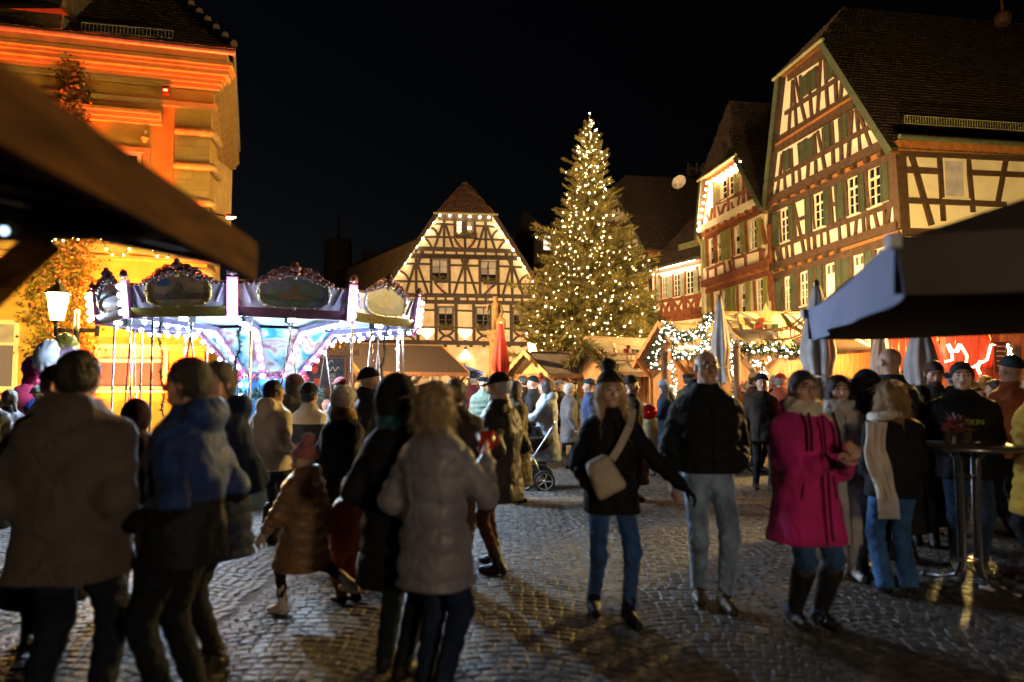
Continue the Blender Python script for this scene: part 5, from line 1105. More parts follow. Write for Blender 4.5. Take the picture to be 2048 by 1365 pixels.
BM_C = bulb_mesh('bulb', M_CBULB, .027, 1); BM_CW = bulb_mesh('bulb', M_CBULBW, .027, 1)
_bc = [0]
def cbulb(p, warm=None):
    _bc[0] += 1; inst('bulb', BM_CW if (warm if warm is not None else _bc[0] % 9 == 3) else BM_C, car, p, scale=(1, 1, 1.2))
art_of = {-2: 0, -1: 1, 0: 2, 1: 3}
for k in range(CN):
    kk = k if k <= CN // 2 else k - CN
    a0 = CPH + k * 2 * math.pi / CN; a1 = CPH + (k + 1) * 2 * math.pi / CN; p0 = cpos(a0, CR, 0); p1 = cpos(a1, CR, 0); ud = (p1 - p0).normalized(); nd = Vector((ud.y, -ud.x, 0)); mid = (p0 + p1) / 2; Wd = (p1 - p0).length
    if nd.dot(mid - Vector((CCX, CCY, 0))) < 0: nd = -nd
    tilt = Vector((0, 0, 1)) + nd * .12
    def L(u, z, o=0.0): return mid + ud * u + tilt * z + nd * o + Vector((0, 0, CZ))
    outline = [(-Wd / 2 + .05, .02), (Wd / 2 - .05, .02)]
    top = []
    for t in np.linspace(1, -1, 25): top.append((t * (Wd / 2 - .05), .30 + .10 * abs(t) ** 3 * .4 + .17 * math.exp(-(t / .5) ** 2)))
    mb = MB(); mb.prism([L(u, z, .0) for u, z in outline + top], nd * -.03); bd = mb.build('rounding_board', M_BOARD, car)
    mb = MB(); mb.prism([L(u, z, -.034) for u, z in ((-Wd / 2 + .06, -.06), (Wd / 2 - .06, -.06), (Wd / 2 - .06, .3), (-Wd / 2 + .06, .3))], nd * -.012); mb.build('board_back', M_BACKP if k % 2 else M_BACKY, bd)
    # moulded crest
    mb = MB(); r_ = random.Random(k)
    for i in range(len(top) - 1): mb.tube([L(top[i][0], top[i][1], .0), L(top[i + 1][0], top[i + 1][1], .0)], .022 + .006 * math.exp(-(top[i][0] / .3) ** 2), 6)
    for sg in (-1, 1):
        for i, (u, z, r) in enumerate(((.10, .50, .050), (.20, .475, .045), (.30, .43, .042), (.39, .385, .036), (.155, .53, .03), (.26, .49, .028), (.46, .36, .028))):
            mb.ball(L(sg * u, z, .02), (r, r, r * .9), 1)
            pts = [L(sg * u + r * 1.3 * math.cos(t), z + r * 1.3 * math.sin(t), .035) for t in np.linspace(0, 4.6, 8)]; mb.tube(pts, [.016 - .0012 * q for q in range(8)], 5)
    mb.ball(L(0, .555, .02), (.075, .075, .06), 2); mb.ball(L(0, .62, .02), .035, 1); mb.tube([L(-.06, .50, .05), L(0, .46, .06), L(.06, .50, .05)], .018, 6); mb.build('crest', M_CREST, bd, True)
    # painted medallion and gilt frame
    sc = [(.44 * math.copysign(abs(math.cos(t)) ** .62, math.cos(t)), .235 + .19 * math.copysign(abs(math.sin(t)) ** .62, math.sin(t)) + .03 * math.exp(-(math.cos(t) / .4) ** 2) * (math.sin(t) > 0)) for t in np.linspace(0, 2 * math.pi, 41)[:-1]]
    mb = MB(); mb.prism([L(u, z, .008) for u, z in sc], nd * .008); mb.build('painting', P_ART[art_of.get(kk, k % 3 + 1)], bd)
    if kk in (-1, 0, 1):
        for nm, mm, pl in (('painted_ground', (.10, .055, .03) if kk < 0 else (.015, .05, .03), [(-.36, .13), (.36, .13), (.40, .2), (.1, .22), (-.2, .19), (-.4, .22)]), ('painted_rock', (.11, .075, .03), [(-.22, .16), (.2, .15), (.22, .19), (.08, .23), (.06, .33), (-.02, .36), (-.08, .26), (-.2, .2)]), ('painted_cloud', (.05, .10, .26) if kk < 0 else (.10, .10, .2), [(-.3, .3), (-.12, .31), (-.08, .37), (-.2, .4), (-.3, .36)])):
            mb = MB(); mb.prism([L(u, z, .017) for u, z in pl], nd * (.002 if nm != 'painted_rock' else .004)); mb.build(nm, mat(nm + str(kk < 0), mm, rough=.4, var=.3, scale=12), bd)
    if kk == -2:
        fc = bpy.data.curves.new('panel_lettering', 'FONT'); fc.body = 'KARUSSELL'; fc.size = .13; fc.align_x = 'CENTER'; fc.extrude = .002
        fo = bpy.data.objects.new('panel_lettering', fc); COL.objects.link(fo); fo.parent = bd; q = L(0, .24, .022); fo.location = q - parent_loc(bd); fo.rotation_euler = Matrix((ud, tilt.normalized(), nd)).transposed().to_euler(); fc.materials.append(mat('letter_dark', (.06, .02, .02), var=0))
    mb = MB(); mb.tube([L(u * 1.03, .245 + (z - .245) * 1.04, .018) for u, z in sc + sc[:1]], .016, 6, False)
    for t in np.linspace(0, 2 * math.pi, 17)[:-1]: mb.ball(L(.455 * math.copysign(abs(math.cos(t)) ** .62, math.cos(t)), .235 + .20 * math.copysign(abs(math.sin(t)) ** .62, math.sin(t)), .028), .02 + .01 * (abs(math.sin(2 * t)) < .1), 0)
    mb.build('gilt_frame', M_GOLD if kk in (-1, 5) else M_CREST if kk == 4 else mat('frame_silver', (.45, .45, .42), rough=.3, metal=.6, var=.1), bd, True)
    for sg in (-1, 1):
        for p_, q_ in (((.64, .33), (.53, .10)), ((.70, .17), (.63, .02))): mb = MB(); mb.bar(L(sg * p_[0], p_[1], .01), L(sg * q_[0], q_[1], .01), .016, .03, nd); mb.build('rib', M_PURP, bd)
    mb = MB(); mb.prism([L(-Wd / 2 + .04, -.09, -.02), L(Wd / 2 - .04, -.09, -.02), L(Wd / 2 - .04, .03, .03), L(-Wd / 2 + .04, .03, .03)], nd * .02); mb.build('valance_band', M_BANDG if k % 2 else M_BANDP, bd)
    # post with bulbs and shell finial
    od = Vector((math.sin(a0), -math.cos(a0), 0)); sd = Vector((math.cos(a0), math.sin(a0), 0)); tl = Vector((0, 0, 1)) + od * .12; pb_ = cpos(a0, CR + .02, CZ)
    mb = MB(); mb.bar(pb_ - tl * .10, pb_ + tl * .40, .13, .05, od); po = mb.build('post', M_PINK, car)
    mb = MB(); q = pb_ + tl * .46 + od * .01
    for t in np.linspace(-.3, math.pi + .3, 9): mb.ball(q + sd * (.055 * math.cos(t)) + tl * (.055 * math.sin(t)), .022, 0)
    mb.ball(q, (.05, .05, .05), 1); mb.build('shell_finial', M_CREST, po, True)
    for z in (-.03, .08, .19, .30): cbulb(pb_ + tl * z + od * .085)
    # ceiling segment, arm, arm bulbs
    hr, hz = 1.05, 2.40
    for (A0, A1) in ((a0, a1),):
        mb = MB(); mb.prism([cpos(A0, CR - .05, CZ + .02), cpos(A1, CR - .05, CZ + .02), cpos(A1, hr, hz + .06), cpos(A0, hr, hz + .06)], (0, 0, .02)); mb.build('ceiling_panel', M_CEIL, car)
        mb = MB(); mb.prism([cpos(A0, CR + .0, CZ + .30), cpos(A1, CR + .0, CZ + .30), cpos(A1, .05, CZ + .75), cpos(A0, .05, CZ + .75)], (0, 0, .02)); mb.build('roof_panel', M_BANDP, car)
    mb = MB(); mb.bar(cpos(a0, hr - .05, hz - .0), cpos(a0, CR - .08, CZ - .06), .09, .07); mb.build('arm', M_PURP, car)
    for i in range(7): r_ = hr + .12 + (CR - .35 - hr) * i / 6; cbulb(cpos(a0, r_, hz - .055 + (CZ - .06 - hz) * (r_ - hr) / (CR - hr)))
    # inverted cone panel, rib, bulbs
    mb = MB(); mb.prism([cpos(a0, hr, hz), cpos(a1, hr, hz), cpos(a1, .44, 1.72), cpos(a0, .44, 1.72)], (0, 0, .02)); mb.build('cone_panel', M_CLOUD, car)
    mb = MB(); mb.bar(cpos(a0, hr + .02, hz), cpos(a0, .47, 1.71), .10, .03, od); mb.build('cone_rib', M_PINK, car)
    for i in range(6): t = i / 5; cbulb(cpos(a0, (hr + .06) * (1 - t) + .50 * t, hz * (1 - t) + 1.74 * t - .02))
    # suspension rods and a seat
    am = (a0 + a1) / 2; A_ = cpos(am, CR - .35, CZ - .02); sdm = Vector((math.cos(am), math.sin(am), 0))
    mb = MB(); mb.tube([A_ - sdm * .04, A_ + sdm * .22 + Vector((0, 0, -1.75))], .011, 6); mb.tube([A_ + sdm * .04, A_ - sdm * .22 + Vector((0, 0, -1.75))], .011, 6); mb.build('suspension_rod', M_CHROME, car)
    mb = MB(); mb.tube([cpos(a0 + .08, CR - .22, CZ), cpos(a0 + .08, CR - .22, .35)], .016, 8); mb.build('pole', M_CHROME, car)
    mb = MB(); c = cpos(am, CR - .35, .66); mb.lathe([(.05, -.08), (.26, -.05), (.30, .12), (.27, .13), (.2, .0)], c, 12); mb.build('seat', mat('seat_red', (.45, .04, .04), rough=.3) if k % 2 else mat('seat_yellow', (.55, .36, .05), rough=.3), car, True)
mb = MB(); mb.lathe([(2.35, .22), (2.35, .30), (0.1, .31)], (CCX, CCY, 0), 40); mb.build('platform', mat('platform_plank', (.25, .2, .15), rough=.6), car)
mb = MB(); mb.lathe([(2.30, .0), (2.32, .22)], (CCX, CCY, 0), 40); mb.build('skirt', mat('skirt_green', (.42, .55, .45), rough=.6), car)
mb = MB(); mb.lathe([(.50, .3), (.50, 1.72)], (CCX, CCY, 0), 20); mb.build('centre_drum', mat('drum_blue', (.05, .20, .50), rough=.35, var=.3, scale=3), car)
for ang in np.linspace(0, 2 * math.pi, 9)[:-1]:
    for z in (1.58, 1.44, 1.30, 1.10, .85, .6): cbulb(cpos(ang + .3, .57, z))
def garland_mesh(mb, pts, r, n, ln=.09, seed=1, wd=.012):
    r_ = random.Random(seed); pts = [Vector(p) for p in pts]
    for _ in range(n):
        i = r_.randrange(len(pts) - 1); p = pts[i].lerp(pts[i + 1], r_.random()); d = Vector((r_.gauss(0, 1), r_.gauss(0, 1), r_.gauss(0, 1))).normalized(); c = p + d * r * r_.random(); s_ = d.cross(Vector((r_.gauss(0, 1), r_.gauss(0, 1), r_.gauss(0, 1)))).normalized() * wd
        l = ln * r_.uniform(.6, 1.2); mb.add([c - s_, c + s_, c + d * l], [(0, 1, 2)])
mb = MB(); garland_mesh(mb, [cpos(t, .72, 1.42 + .03 * math.sin(6 * t)) for t in np.linspace(0, 2 * math.pi, 30)], .12, 2600, .10, 2); mb.build('fir_wreath', mat('fir_carousel', (.03, .10, .06), rough=.6, var=.3), car)
mb = MB(); M_TINSEL = mat('tinsel_red', (.45, .05, .08), rough=.3, metal=.5); garland_mesh(mb, [cpos(t, .56, 1.70) for t in np.linspace(0, 2 * math.pi, 30)], .03, 900, .06, 3); mb.build('tinsel', M_TINSEL, car)
for i, (ang, r0) in enumerate(((CPH - 2 * math.pi / CN * .82, CR - .25), (CPH + .03, CR - .2), (CPH + 2 * math.pi / CN * 1.7, CR - .25))):
    p = cpos(ang, r0, CZ - .03); q = p + Vector((-.12 if i else .08, .05, -1.35 if i == 0 else -1.1)); pts = [p.lerp(q, t) + Vector((.02 * math.sin(18 * t), .02 * math.cos(18 * t), 0)) for t in np.linspace(0, 1, 14)]
    mb = MB(); garland_mesh(mb, pts, .015, 420, .05, i + 9, .006); mb.tube(pts, .008, 4); mb.build('hanging_garland', M_FIR_D, car)
for k in (-2, -1, 0, 1, 2, 3):  # hanging fixture repeated round the rim, added for more cool light on the ground
    a = CPH + (k + .5) * 2 * math.pi / CN; q = cpos(a, CR - .28, CZ - .10); od = Vector((math.sin(a), -math.cos(a), 0)); mb = MB(); mb.box(q, (.07, .07, .045)); mb.bar(q, q + Vector((0, 0, .1)), .03, .03, (1, 0, 0)); o = mb.build('led_fixture', M_IRON, car)
    mb = MB(); mb.box(q + od * .071 - Vector((0, 0, .01)), (.045, .045, .02)); mb.build('lens', glow('led_lens', (.72, .84, 1), 12), o)
    lamp('led_lamp', 'SPOT', q + od * .15 - Vector((0, 0, .03)), 230, (.58, .78, 1), car, .05, aim=q + od * 5 - Vector((0, 0, 2.6)), cone=125, blend=.9)
mb = MB(); mb.tube([cpos(0, .06, 2.5), cpos(0, .06, 3.3)], .06, 8); mb.build('mast', M_CHROME, car)
# ------------------------------------------------------------------ market stalls
def V3(x, y, z): return Vector((x, y, z))
def stall(label, A, d, L, hw, ze, zr, m_roof, m_wood, closed=False, oh=.25, scallop=True, lampw=0, lampc=(1, .6, .25), planks=True, name='market_stall', roofth=.05):
    d = Vector((d[0], d[1], 0)).normalized(); g_ = Vector((d.y, -d.x, 0))             # g_: towards the camera side
    A = Vector((A[0], A[1], 0)); th = thing(name, label, 'stall', A); Bp = A + d * L
    zo = (zr - ze) / hw
    for sg in (1, -1):
        e0 = A - d * oh + g_ * (sg * (hw + .2)) + V3(0, 0, ze - .2 * zo); e1 = Bp + d * oh + g_ * (sg * (hw + .2)) + V3(0, 0, ze - .2 * zo); r0 = A - d * oh + V3(0, 0, zr); r1 = Bp + d * oh + V3(0, 0, zr)
        nn = (e1 - e0).cross(r0 - e0).normalized(); nn = nn if nn.z > 0 else -nn; mb = MB(); mb.prism([e0, e1, r1, r0], nn * roofth); ro = mb.build('roof', m_roof, th)
        if sg == 1 and m_roof is not M_CANVAS:
            for k in range(1, 4):
                q0 = e0.lerp(e1, k / 4); q1 = r0.lerp(r1, k / 4); mb = MB(); mb.bar(q0 + nn * (roofth + .004), q1 + nn * (roofth + .004), .06, .008, nn); mb.build('felt_seam', m_roof, ro)
        # eave fascia with scalloped lower edge
        n = 26; pts = [e0 + g_ * (.02 * sg) + V3(0, 0, .05), e1 + g_ * (.02 * sg) + V3(0, 0, .05)]
        for k in range(n, -1, -1): pts.append(e0.lerp(e1, k / n) + g_ * (.02 * sg) + V3(0, 0, -.08 - (.03 if (k % 2 and scallop) else 0)))
        mb = MB(); mb.prism(pts, g_ * (.025 * sg)); mb.build('fascia', m_wood, th)
        for P_, dd in ((A - d * (oh + .02), -d), (Bp + d * (oh + .02), d)):
            f0 = P_ + g_ * (sg * (hw + .22)) + V3(0, 0, ze - .22 * zo); f1 = P_ + V3(0, 0, zr + .03); n = 10; up = V3(0, 0, .07); pts = [f0 + up, f1 + up] + [f1.lerp(f0, k / n) - V3(0, 0, .07 + (.03 if (k % 2 and scallop) else 0)) for k in range(n + 1)]
            mb = MB(); mb.prism(pts, dd * .03); mb.build('bargeboard', m_wood, th)
    mb = MB(); mb.bar(A - d * oh + V3(0, 0, zr + .07), Bp + d * oh + V3(0, 0, zr + .07), .14, .03); mb.build('ridge_cap', m_wood, th)
    for e in (A + d * .08, Bp - d * .08):
        for sg in (1, -1):
            p = e + g_ * (sg * (hw - .1)); mb = MB(); mb.bar(p, p + V3(0, 0, ze), .11, .11, (1, 0, 0)); mb.build('post', m_wood, th)
            for bd in (d, -d): 
                q = p + V3(0, 0, ze - .55); r1 = q + bd * .5 + V3(0, 0, .5); mb = MB(); mb.bar(q, r1, .07, .09); mb.build('brace', m_wood, th)
            q = p + V3(0, 0, ze - .55); mb = MB(); mb.bar(q, q - g_ * (sg * .5) + V3(0, 0, .5), .07, .09); mb.build('brace', m_wood, th)
        for k in range(int(2 * (hw - .15) / .15)):                                      # vertical planks in the gable
            x = -hw + .15 + k * .15 + .075; zt = ze + (hw - abs(x)) * zo - .06; zb = ze - .04
            if not planks: break
            if closed: zb = .1
            p = e + g_ * x; mb = MB(); mb.bar(p + V3(0, 0, zb), p + V3(0, 0, max(zt, zb + .05)), .143, .025, d); mb.build('plank', m_wood, th)
    side = [(-1, 0, .1, ze - .05)] if not closed else [(-1, 0, .1, ze - .05), (1, 0, .1, ze - .05)]
    if not closed: side.append((1, 0, .1, .95))
    for sg, _, zb, zt in side:
        n = int(L / .16)
        for k in range(n):
            p = A + d * ((k + .5) * L / n) + g_ * (sg * (hw - .12)); mb = MB(); mb.bar(p + V3(0, 0, zb), p + V3(0, 0, zt), .155 if 1 else 0, .025, g_); o = mb.build('plank', m_wood, th)
    if not closed:
        mb = MB(); p = A + g_ * (hw - .1) + V3(0, 0, .98); mb.bar(p, p + d * L, .4, .05); mb.build('counter', m_wood, th)
    if lampw:
        p = A + d * (L / 2) + g_ * (hw * .2) + V3(0, 0, ze - .12); mb = MB(); mb.ball(p, .07, 1); mb.tube([p, p + V3(0, 0, zr - ze)], .01, 5); mb.build('stall_bulb', glow('stall_bulb_%d_%d' % (int(lampw), int(lampc[2] * 99)), lampc, lampw / (math.pi * 4 * math.pi * .07 ** 2)), th)
    return th, d, g_
M_ROOFBROWN = mat('roof_felt_brown', (.035, .022, .017), rough=.9, var=.12, scale=8, bump=.2, bscale=100)
M_ROOFPALE = mat('roof_felt_pale', (.36, .29, .20), rough=.9, var=.15, scale=5, bump=.3, bscale=30)
M_WOOD_O = mat('stall_wood_orange', (.40, .165, .035), rough=.55, var=.15, scale=3, stretch=(14, 14, 1.2), bump=.1)
M_WOOD_B = mat('stall_wood_brown', (.24, .12, .07), rough=.65, var=.18, scale=3, stretch=(14, 14, 1.2), bump=.1)
stall('open market stall with a dark brown roof and orange bargeboards, right of the carousel', (-6.85, 27.8), (.81, .58), 4.3, 2.1, 2.12, 3.22, M_ROOFBROWN, M_WOOD_B, lampw=40)
S1b = bpy.data.objects[-1] if False else None
for o in [o for o in bpy.data.objects if o.name.startswith('bargeboard') and o.data.materials[0] is M_WOOD_B]: o.data.materials[0] = M_WOOD_O
stall('small market stall with light timber braces and weathered felt roof, before the fir tree', (.63, 22.4), (.86, .51), 2.1, 1.2, 1.97, 2.60, M_FELT, M_WOOD_L, lampw=50)
th3, d3, g3 = stall('closed plank stall with a pale roof carrying a basket sleigh', (2.52, 21.0), (.876, .48), 2.15, 1.37, 2.03, 2.97, M_ROOFPALE, M_WOOD, closed=True)
th4, d4, g4 = stall('garlanded stall with a glowing greeting sign, behind the bald man', (3.95, 17.4), (.86, .5), 1.9, .78, 2.3, 3.1, M_ROOFPALE, M_WOOD_O, closed=True, lampw=0)
th5, d5, g5 = stall('stall under a yellow-lit sailcloth roof with a sleigh and star on top', (5.0, 15.3), (1, .02), 4.2, 1.3, 2.3, 3.13, M_CANVAS, M_WOOD_L, lampw=70, planks=True)
stall('bright refreshment stall with a white-lit counter, behind the red parasol', (-.7, 33.0), (1, .1), 2.6, 1.2, 2.1, 2.6, M_FELT, mat('stall_white', (.6, .5, .4), rough=.6), lampw=160, lampc=(1, .7, .4))

mb = MB(); e_ = Vector((2.52, 21.0, 0)) - d3 * .3; garland_mesh(mb, [e_ + g3 * x + V3(0, 0, 2.97 - abs(x) * .69 - .12) for x in np.linspace(-1.5, 1.5, 14)], .2, 3000, .2, 31, .018); o = mb.build('fir_branches', M_FIR, th3); o['kind'] = 'stuff'
def sleigh(label, c, s, yaw, m_gift=True):
    th = thing('sleigh', label, 'sleigh', c); M_RAT = mat('rattan', (.26, .13, .05), rough=.7, var=.3); c = Vector(c); ca_, sa_ = math.cos(yaw), math.sin(yaw)
    T_ = lambda x, y, z: c + Vector((x * ca_ - y * sa_, x * sa_ + y * ca_, z)) * s
    for sg in (-1, 1):
        mb = MB(); mb.tube([T_(-.75, sg * .28, .02), T_(.5, sg * .28, 0), T_(.85, sg * .28, .12), T_(.95, sg * .28, .38), T_(.8, sg * .28, .48)], .03 * s, 6); mb.build('runner', M_RAT, th)
        mb = MB(); mb.tube([T_(-.7, sg * .3, .30), T_(.1, sg * .3, .28), T_(.6, sg * .3, .35), T_(.9, sg * .3, .6)], .03 * s, 6)
        for x in (-.6, -.2, .25, .6): mb.tube([T_(x, sg * .28, .02), T_(x, sg * .3, .30)], .022 * s, 5)
        mb.tube([T_(-.7, sg * .3, .3), T_(-.85, sg * .3, .75)], .03 * s, 6); mb.build('side_frame', M_RAT, th)
    for k in range(9): x = -.7 + k * .15; mb = MB(); mb.bar(T_(x, -.3, .3), T_(x, .3, .3), .07 * s, .02 * s); mb.build('slat', M_RAT, th)
    for k in range(4): mb = MB(); z = .42 + k * .1; mb.bar(T_(-.72 - k * .03, -.3, z), T_(-.72 - k * .03, .3, z), .02 * s, .07 * s); mb.build('back_slat', M_RAT, th)
    for i, (x, y, z, h, col) in enumerate(((-.3, -.1, .40, .10, (.22, .02, .015)), (-.05, .1, .39, .08, (.30, .22, .09)), (.15, -.08, .38, .07, (.02, .09, .04)), (-.2, -.16, .56, .07, (.22, .02, .015)))):
        mb = MB(); mb.box(T_(x, y, z), (h * s, h * s, h * s)); b_ = mb.build('parcel', mat('parcel_%d' % i, col, rough=.4), th); mb = MB(); mb.box(T_(x, y, z), (h * s * 1.02, .03 * s, h * s * 1.02)); mb.build('ribbon', M_GOLD, b_)
    return th
c = at(1268, 712, 20.0); sleigh('rattan sleigh with parcels on the pale plank stall roof', (c.x, c.y, c.z - .15), .72, -.45)
c = at(1540, 672, 14.4); sleigh('rattan sleigh with red parcels on the sailcloth roof', (c.x, c.y, c.z - .1), .75, -.55)
# star on the sail roof
c = at(1532, 640, 14.9); th = thing('star_ornament', 'pale wooden star standing on the ridge of the sailcloth roof', 'star', c); mb = MB()
mb.prism([c + Vector((.28 * (1 if k % 2 == 0 else .42) * math.sin(k * math.pi / 5), 0, .28 * (1 if k % 2 == 0 else .42) * math.cos(k * math.pi / 5) + .1)) for k in range(10)], (0, .03, 0)); mb.build('star_plate', M_WOOD_L, th)
# sail folds
mb = MB()
for k in range(5):
    x0 = 5.1 + k * .85; pts = [(x0 + .25 * math.sin(k), 15.3 - .05, 3.2), (x0 + .3, 14.7, 2.85 + .05), (x0 + .55 + .1 * (k % 2), 14.05, 2.42 + .03)]; mb.tube(pts, [.02, .05, .03], 6)
mb.tube([(7.0, 15.2, 3.2), (7.6, 14.6, 2.83), (8.5, 14.0, 2.42)], [.05, .09, .06], 8); o = mb.build('sail_fold', M_CANVAS, th5, True)

# garlands of fir and fairy lights
M_FAIRY = glow('fairy_white', (1, .78, .62), 11)
def fairy_garland(label, pts, r, nf, nl, seed, rb=.0145, col=None):
    th = thing('light_garland', label, 'garland', pts[0]); mb = MB(); garland_mesh(mb, pts, r, nf, .10, seed, .014); mb.tube(pts, .012, 4); o = mb.build('fir_twigs', M_FIR_D, th); o['kind'] = 'stuff'
    r_ = random.Random(seed); mb = MB(); pts = [Vector(p) for p in pts]
    for _ in range(nl): i = r_.randrange(len(pts) - 1); p = pts[i].lerp(pts[i + 1], r_.random()) + Vector((r_.gauss(0, r * .55), -abs(r_.gauss(0, r * .7)), r_.gauss(0, r * .6))); mb.ball(p, rb, 0)
    o = mb.build('lights', col or M_FAIRY, th); o['kind'] = 'stuff'; return th
def pxpath(Y, *pts): return [at(x, y, Y) for x, y in pts]
fairy_garland('fir garland thick with white lights up the left gable edge of the greeting stall', pxpath(15.9, (1300, 728), (1312, 705), (1325, 672), (1336, 652), (1352, 668), (1366, 682)), .12, 900, 60, 1)
fairy_garland('fir garland with white lights draped over the greeting sign', pxpath(15.7, (1350, 676), (1365, 675), (1385, 672), (1405, 662), (1415, 640), (1424, 633)), .13, 900, 58, 2)
fairy_garland('lit fir garland hanging below and beside the greeting sign', pxpath(15.7, (1347, 672), (1346, 712), (1362, 712), (1382, 706), (1400, 700), (1412, 690), (1410, 668)), .10, 700, 50, 3)
fairy_garland('string of white lights down the corner post of the greeting stall', pxpath(15.8, (1302, 733), (1322, 735), (1344, 732), (1346, 780), (1344, 840)), .07, 200, 45, 4)
fairy_garland('fir swag with sparse lights along the eave of the sailcloth stall', pxpath(13.6, (1462, 692), (1490, 702), (1530, 698), (1570, 702), (1600, 700), (1640, 699), (1700, 700)), .15, 1500, 46, 5, .02)
fairy_garland('lights hanging in the doorway of the sailcloth stall', pxpath(13.9, (1500, 706), (1512, 730), (1522, 712), (1525, 760), (1528, 780)), .08, 260, 44, 6)
fairy_garland('lit garland round the tall pole beside the grey parasol', pxpath(13.9, (1462, 680), (1464, 730), (1470, 780), (1466, 840)), .06, 200, 40, 7)
# greeting sign
c = at(1384, 697, 15.75); th = thing('greeting_sign', 'wooden Christmas greeting board lit amber among the garlands', 'sign', c)
mb = MB(); mb.box(c, (.40, .02, .15)); mb.build('board', M_WOOD_L, th)
fc = bpy.data.curves.new('sign_lettering', 'FONT'); fc.body = 'Frohe Weihnachten'; fc.size = .135; fc.align_x = 'CENTER'; fc.extrude = .008; fc.space_character = .85
fo = bpy.data.objects.new('sign_lettering', fc); COL.objects.link(fo); fo.parent = th; fo.location = (0, -.03, -.02); fo.rotation_euler = (math.pi / 2, 0, 0); fc.materials.append(glow('sign_letter', (1, .75, .4), 1.6))
lamp('sign_lamp', 'POINT', c + Vector((0, -.25, -.22)), 6, (1, .6, .2), th, .04)
# plain poles in front of the stalls
for px, Y, py, lb in ((1330, 15.2, 704, 'dark round timber pole left of the greeting sign'), (1475, 13.2, 690, 'dark timber pole before the sailcloth stall')):
    p = at(px, 800, Y); th = thing('timber_pole', lb, 'pole', (p.x, p.y, 0)); mb = MB(); mb.tube([(p.x, p.y, 0), (p.x, p.y, zpx(py, Y))], .07, 10); mb.lathe([(.075, zpx(py, Y) - .06), (.075, zpx(py, Y)), (.02, zpx(py, Y) + .02)], (p.x, p.y, 0), 10); mb.build('shaft', M_WOOD_D, th, True)

# ------------------------------------------------------------------ closed parasols
def parasol(label, px, Y, ytop, ybot, r, m, strap=True, text=False, dx=0):
    p = at(px, 700, Y); zt = zpx(ytop, Y); zb = zpx(ybot, Y); th = thing('closed_parasol', label, 'parasol', (p.x, p.y, 0)); n = 40; vs = []; fs = []; h = zt - zb; rows = []
    for i in range(15):
        t = i / 14; z = zt - h * t; rad = r * (.22 + .78 * min(1, t / .62) ** .8) if t < .62 else r * (1.0 - .30 * math.sin((t - .62) / .38 * math.pi) if strap else 1.0 - .2 * (t - .62))
        fold = .05 + .26 * t
        for k in range(n): a = 2 * math.pi * k / n; q = rad * (1 + fold * (.6 * math.sin(a * 8 + 1.3 * math.sin(3 * t)) + .3 * math.sin(a * 5 + 2))); vs.append((p.x + q * math.cos(a), p.y + q * math.sin(a), z + (.05 * math.sin(a * 4) if i == 14 else 0)))
    for i in range(14):
        for k in range(n): k2 = (k + 1) % n; fs.append((i * n + k, (i + 1) * n + k, (i + 1) * n + k2, i * n + k2))
    fs.append(tuple(range(n))); mobj('canopy', vs, fs, m, th, True)
    mb = MB(); mb.tube([(p.x, p.y, 0), (p.x, p.y, zt + .08)], .03, 8); mb.lathe([(.05, zt), (.045, zt + .06), (.01, zt + .1)], (p.x, p.y, 0), 8); mb.build('pole', M_METAL, th)
    mb = MB(); mb.lathe([(.28, 0), (.28, .06), (.05, .1)], (p.x, p.y, 0), 14); mb.build('base', M_IRON, th)
    if strap: z = zb + h * .2; mb = MB(); mb.tube([(p.x + r * .78 * math.cos(a), p.y + r * .78 * math.sin(a), z + .03 * math.sin(a)) for a in np.linspace(0, 2 * math.pi, 20)], .016, 5, False); mb.build('strap', M_CANVAS, th)
    return th, p
M_PGREY = mat('parasol_grey', (.42, .38, .36), rough=.85, var=.1, bump=.2, bscale=50); M_PRED = mat('parasol_red', (.40, .010, .007), rough=.7, var=.12, bump=.2, bscale=50)
parasol('closed red parasol standing before the central house', 1001, 21.5, 648, 785, .26, M_PRED)
parasol('closed grey parasol just right of the bald man', 1441, 12.4, 600, 765, .17, M_PGREY)
parasol('closed grey parasol with a tied strap, left of the gazebo flap', 1636, 10.6, 572, 795, .26, M_PGREY)
parasol('closed grey parasol behind the man at the high table', 1843, 9.5, 640, 775, .20, M_PGREY, False)
parasol('closed grey parasol left of the shaven-headed man', 1762, 11.0, 645, 775, .15, M_PGREY, False)

# ------------------------------------------------------------------ fountain statue
p = at(991, 700, 29.0); th = thing('fountain_statue', 'sandstone armoured figure with a lance on a tall column', 'statue', (p.x, p.y, 0)); zf = zpx(662, 29.0)
mb = MB(); mb.lathe([(.55, 0), (.55, .8), (.3, 1.0), (.26, zf - .5), (.36, zf - .3), (.4, zf - .1), (.4, zf)], (p.x, p.y, 0), 12); mb.build('column', M_STATUE, th, True)
def statue(P):
    d = smin(rc(P, (-.1, 0, .0), (-.08, 0, .62), .09, .10)[0], rc(P, (.12, .05, .0), (.09, 0, .62), .09, .10)[0], .05); d = smin(d, rc(P, (0, 0, .62), (0, 0, 1.05), .16, .2)[0], .06); d = smin(d, ell(P, (0, 0, 1.33), (.1, .11, .13)), .05); d = smin(d, ell(P, (0, .0, 1.42), (.15, .15, .06)), .03); d = smin(d, rc(P, (-.2, 0, 1.1), (-.36, -.05, .85), .07, .06)[0], .04); d = smin(d, rc(P, (-.36, -.05, .85), (-.3, -.2, 1.1), .06, .05)[0], .03); d = smin(d, rc(P, (.2, 0, 1.1), (.3, .05, .8), .07, .06)[0], .04); d = smin(d, rc(P, (.3, .05, .8), (.22, -.12, .6), .06, .05)[0], .03); return smin(d, ell(P, (.25, -.1, .28), (.2, .06, .3)), .04)
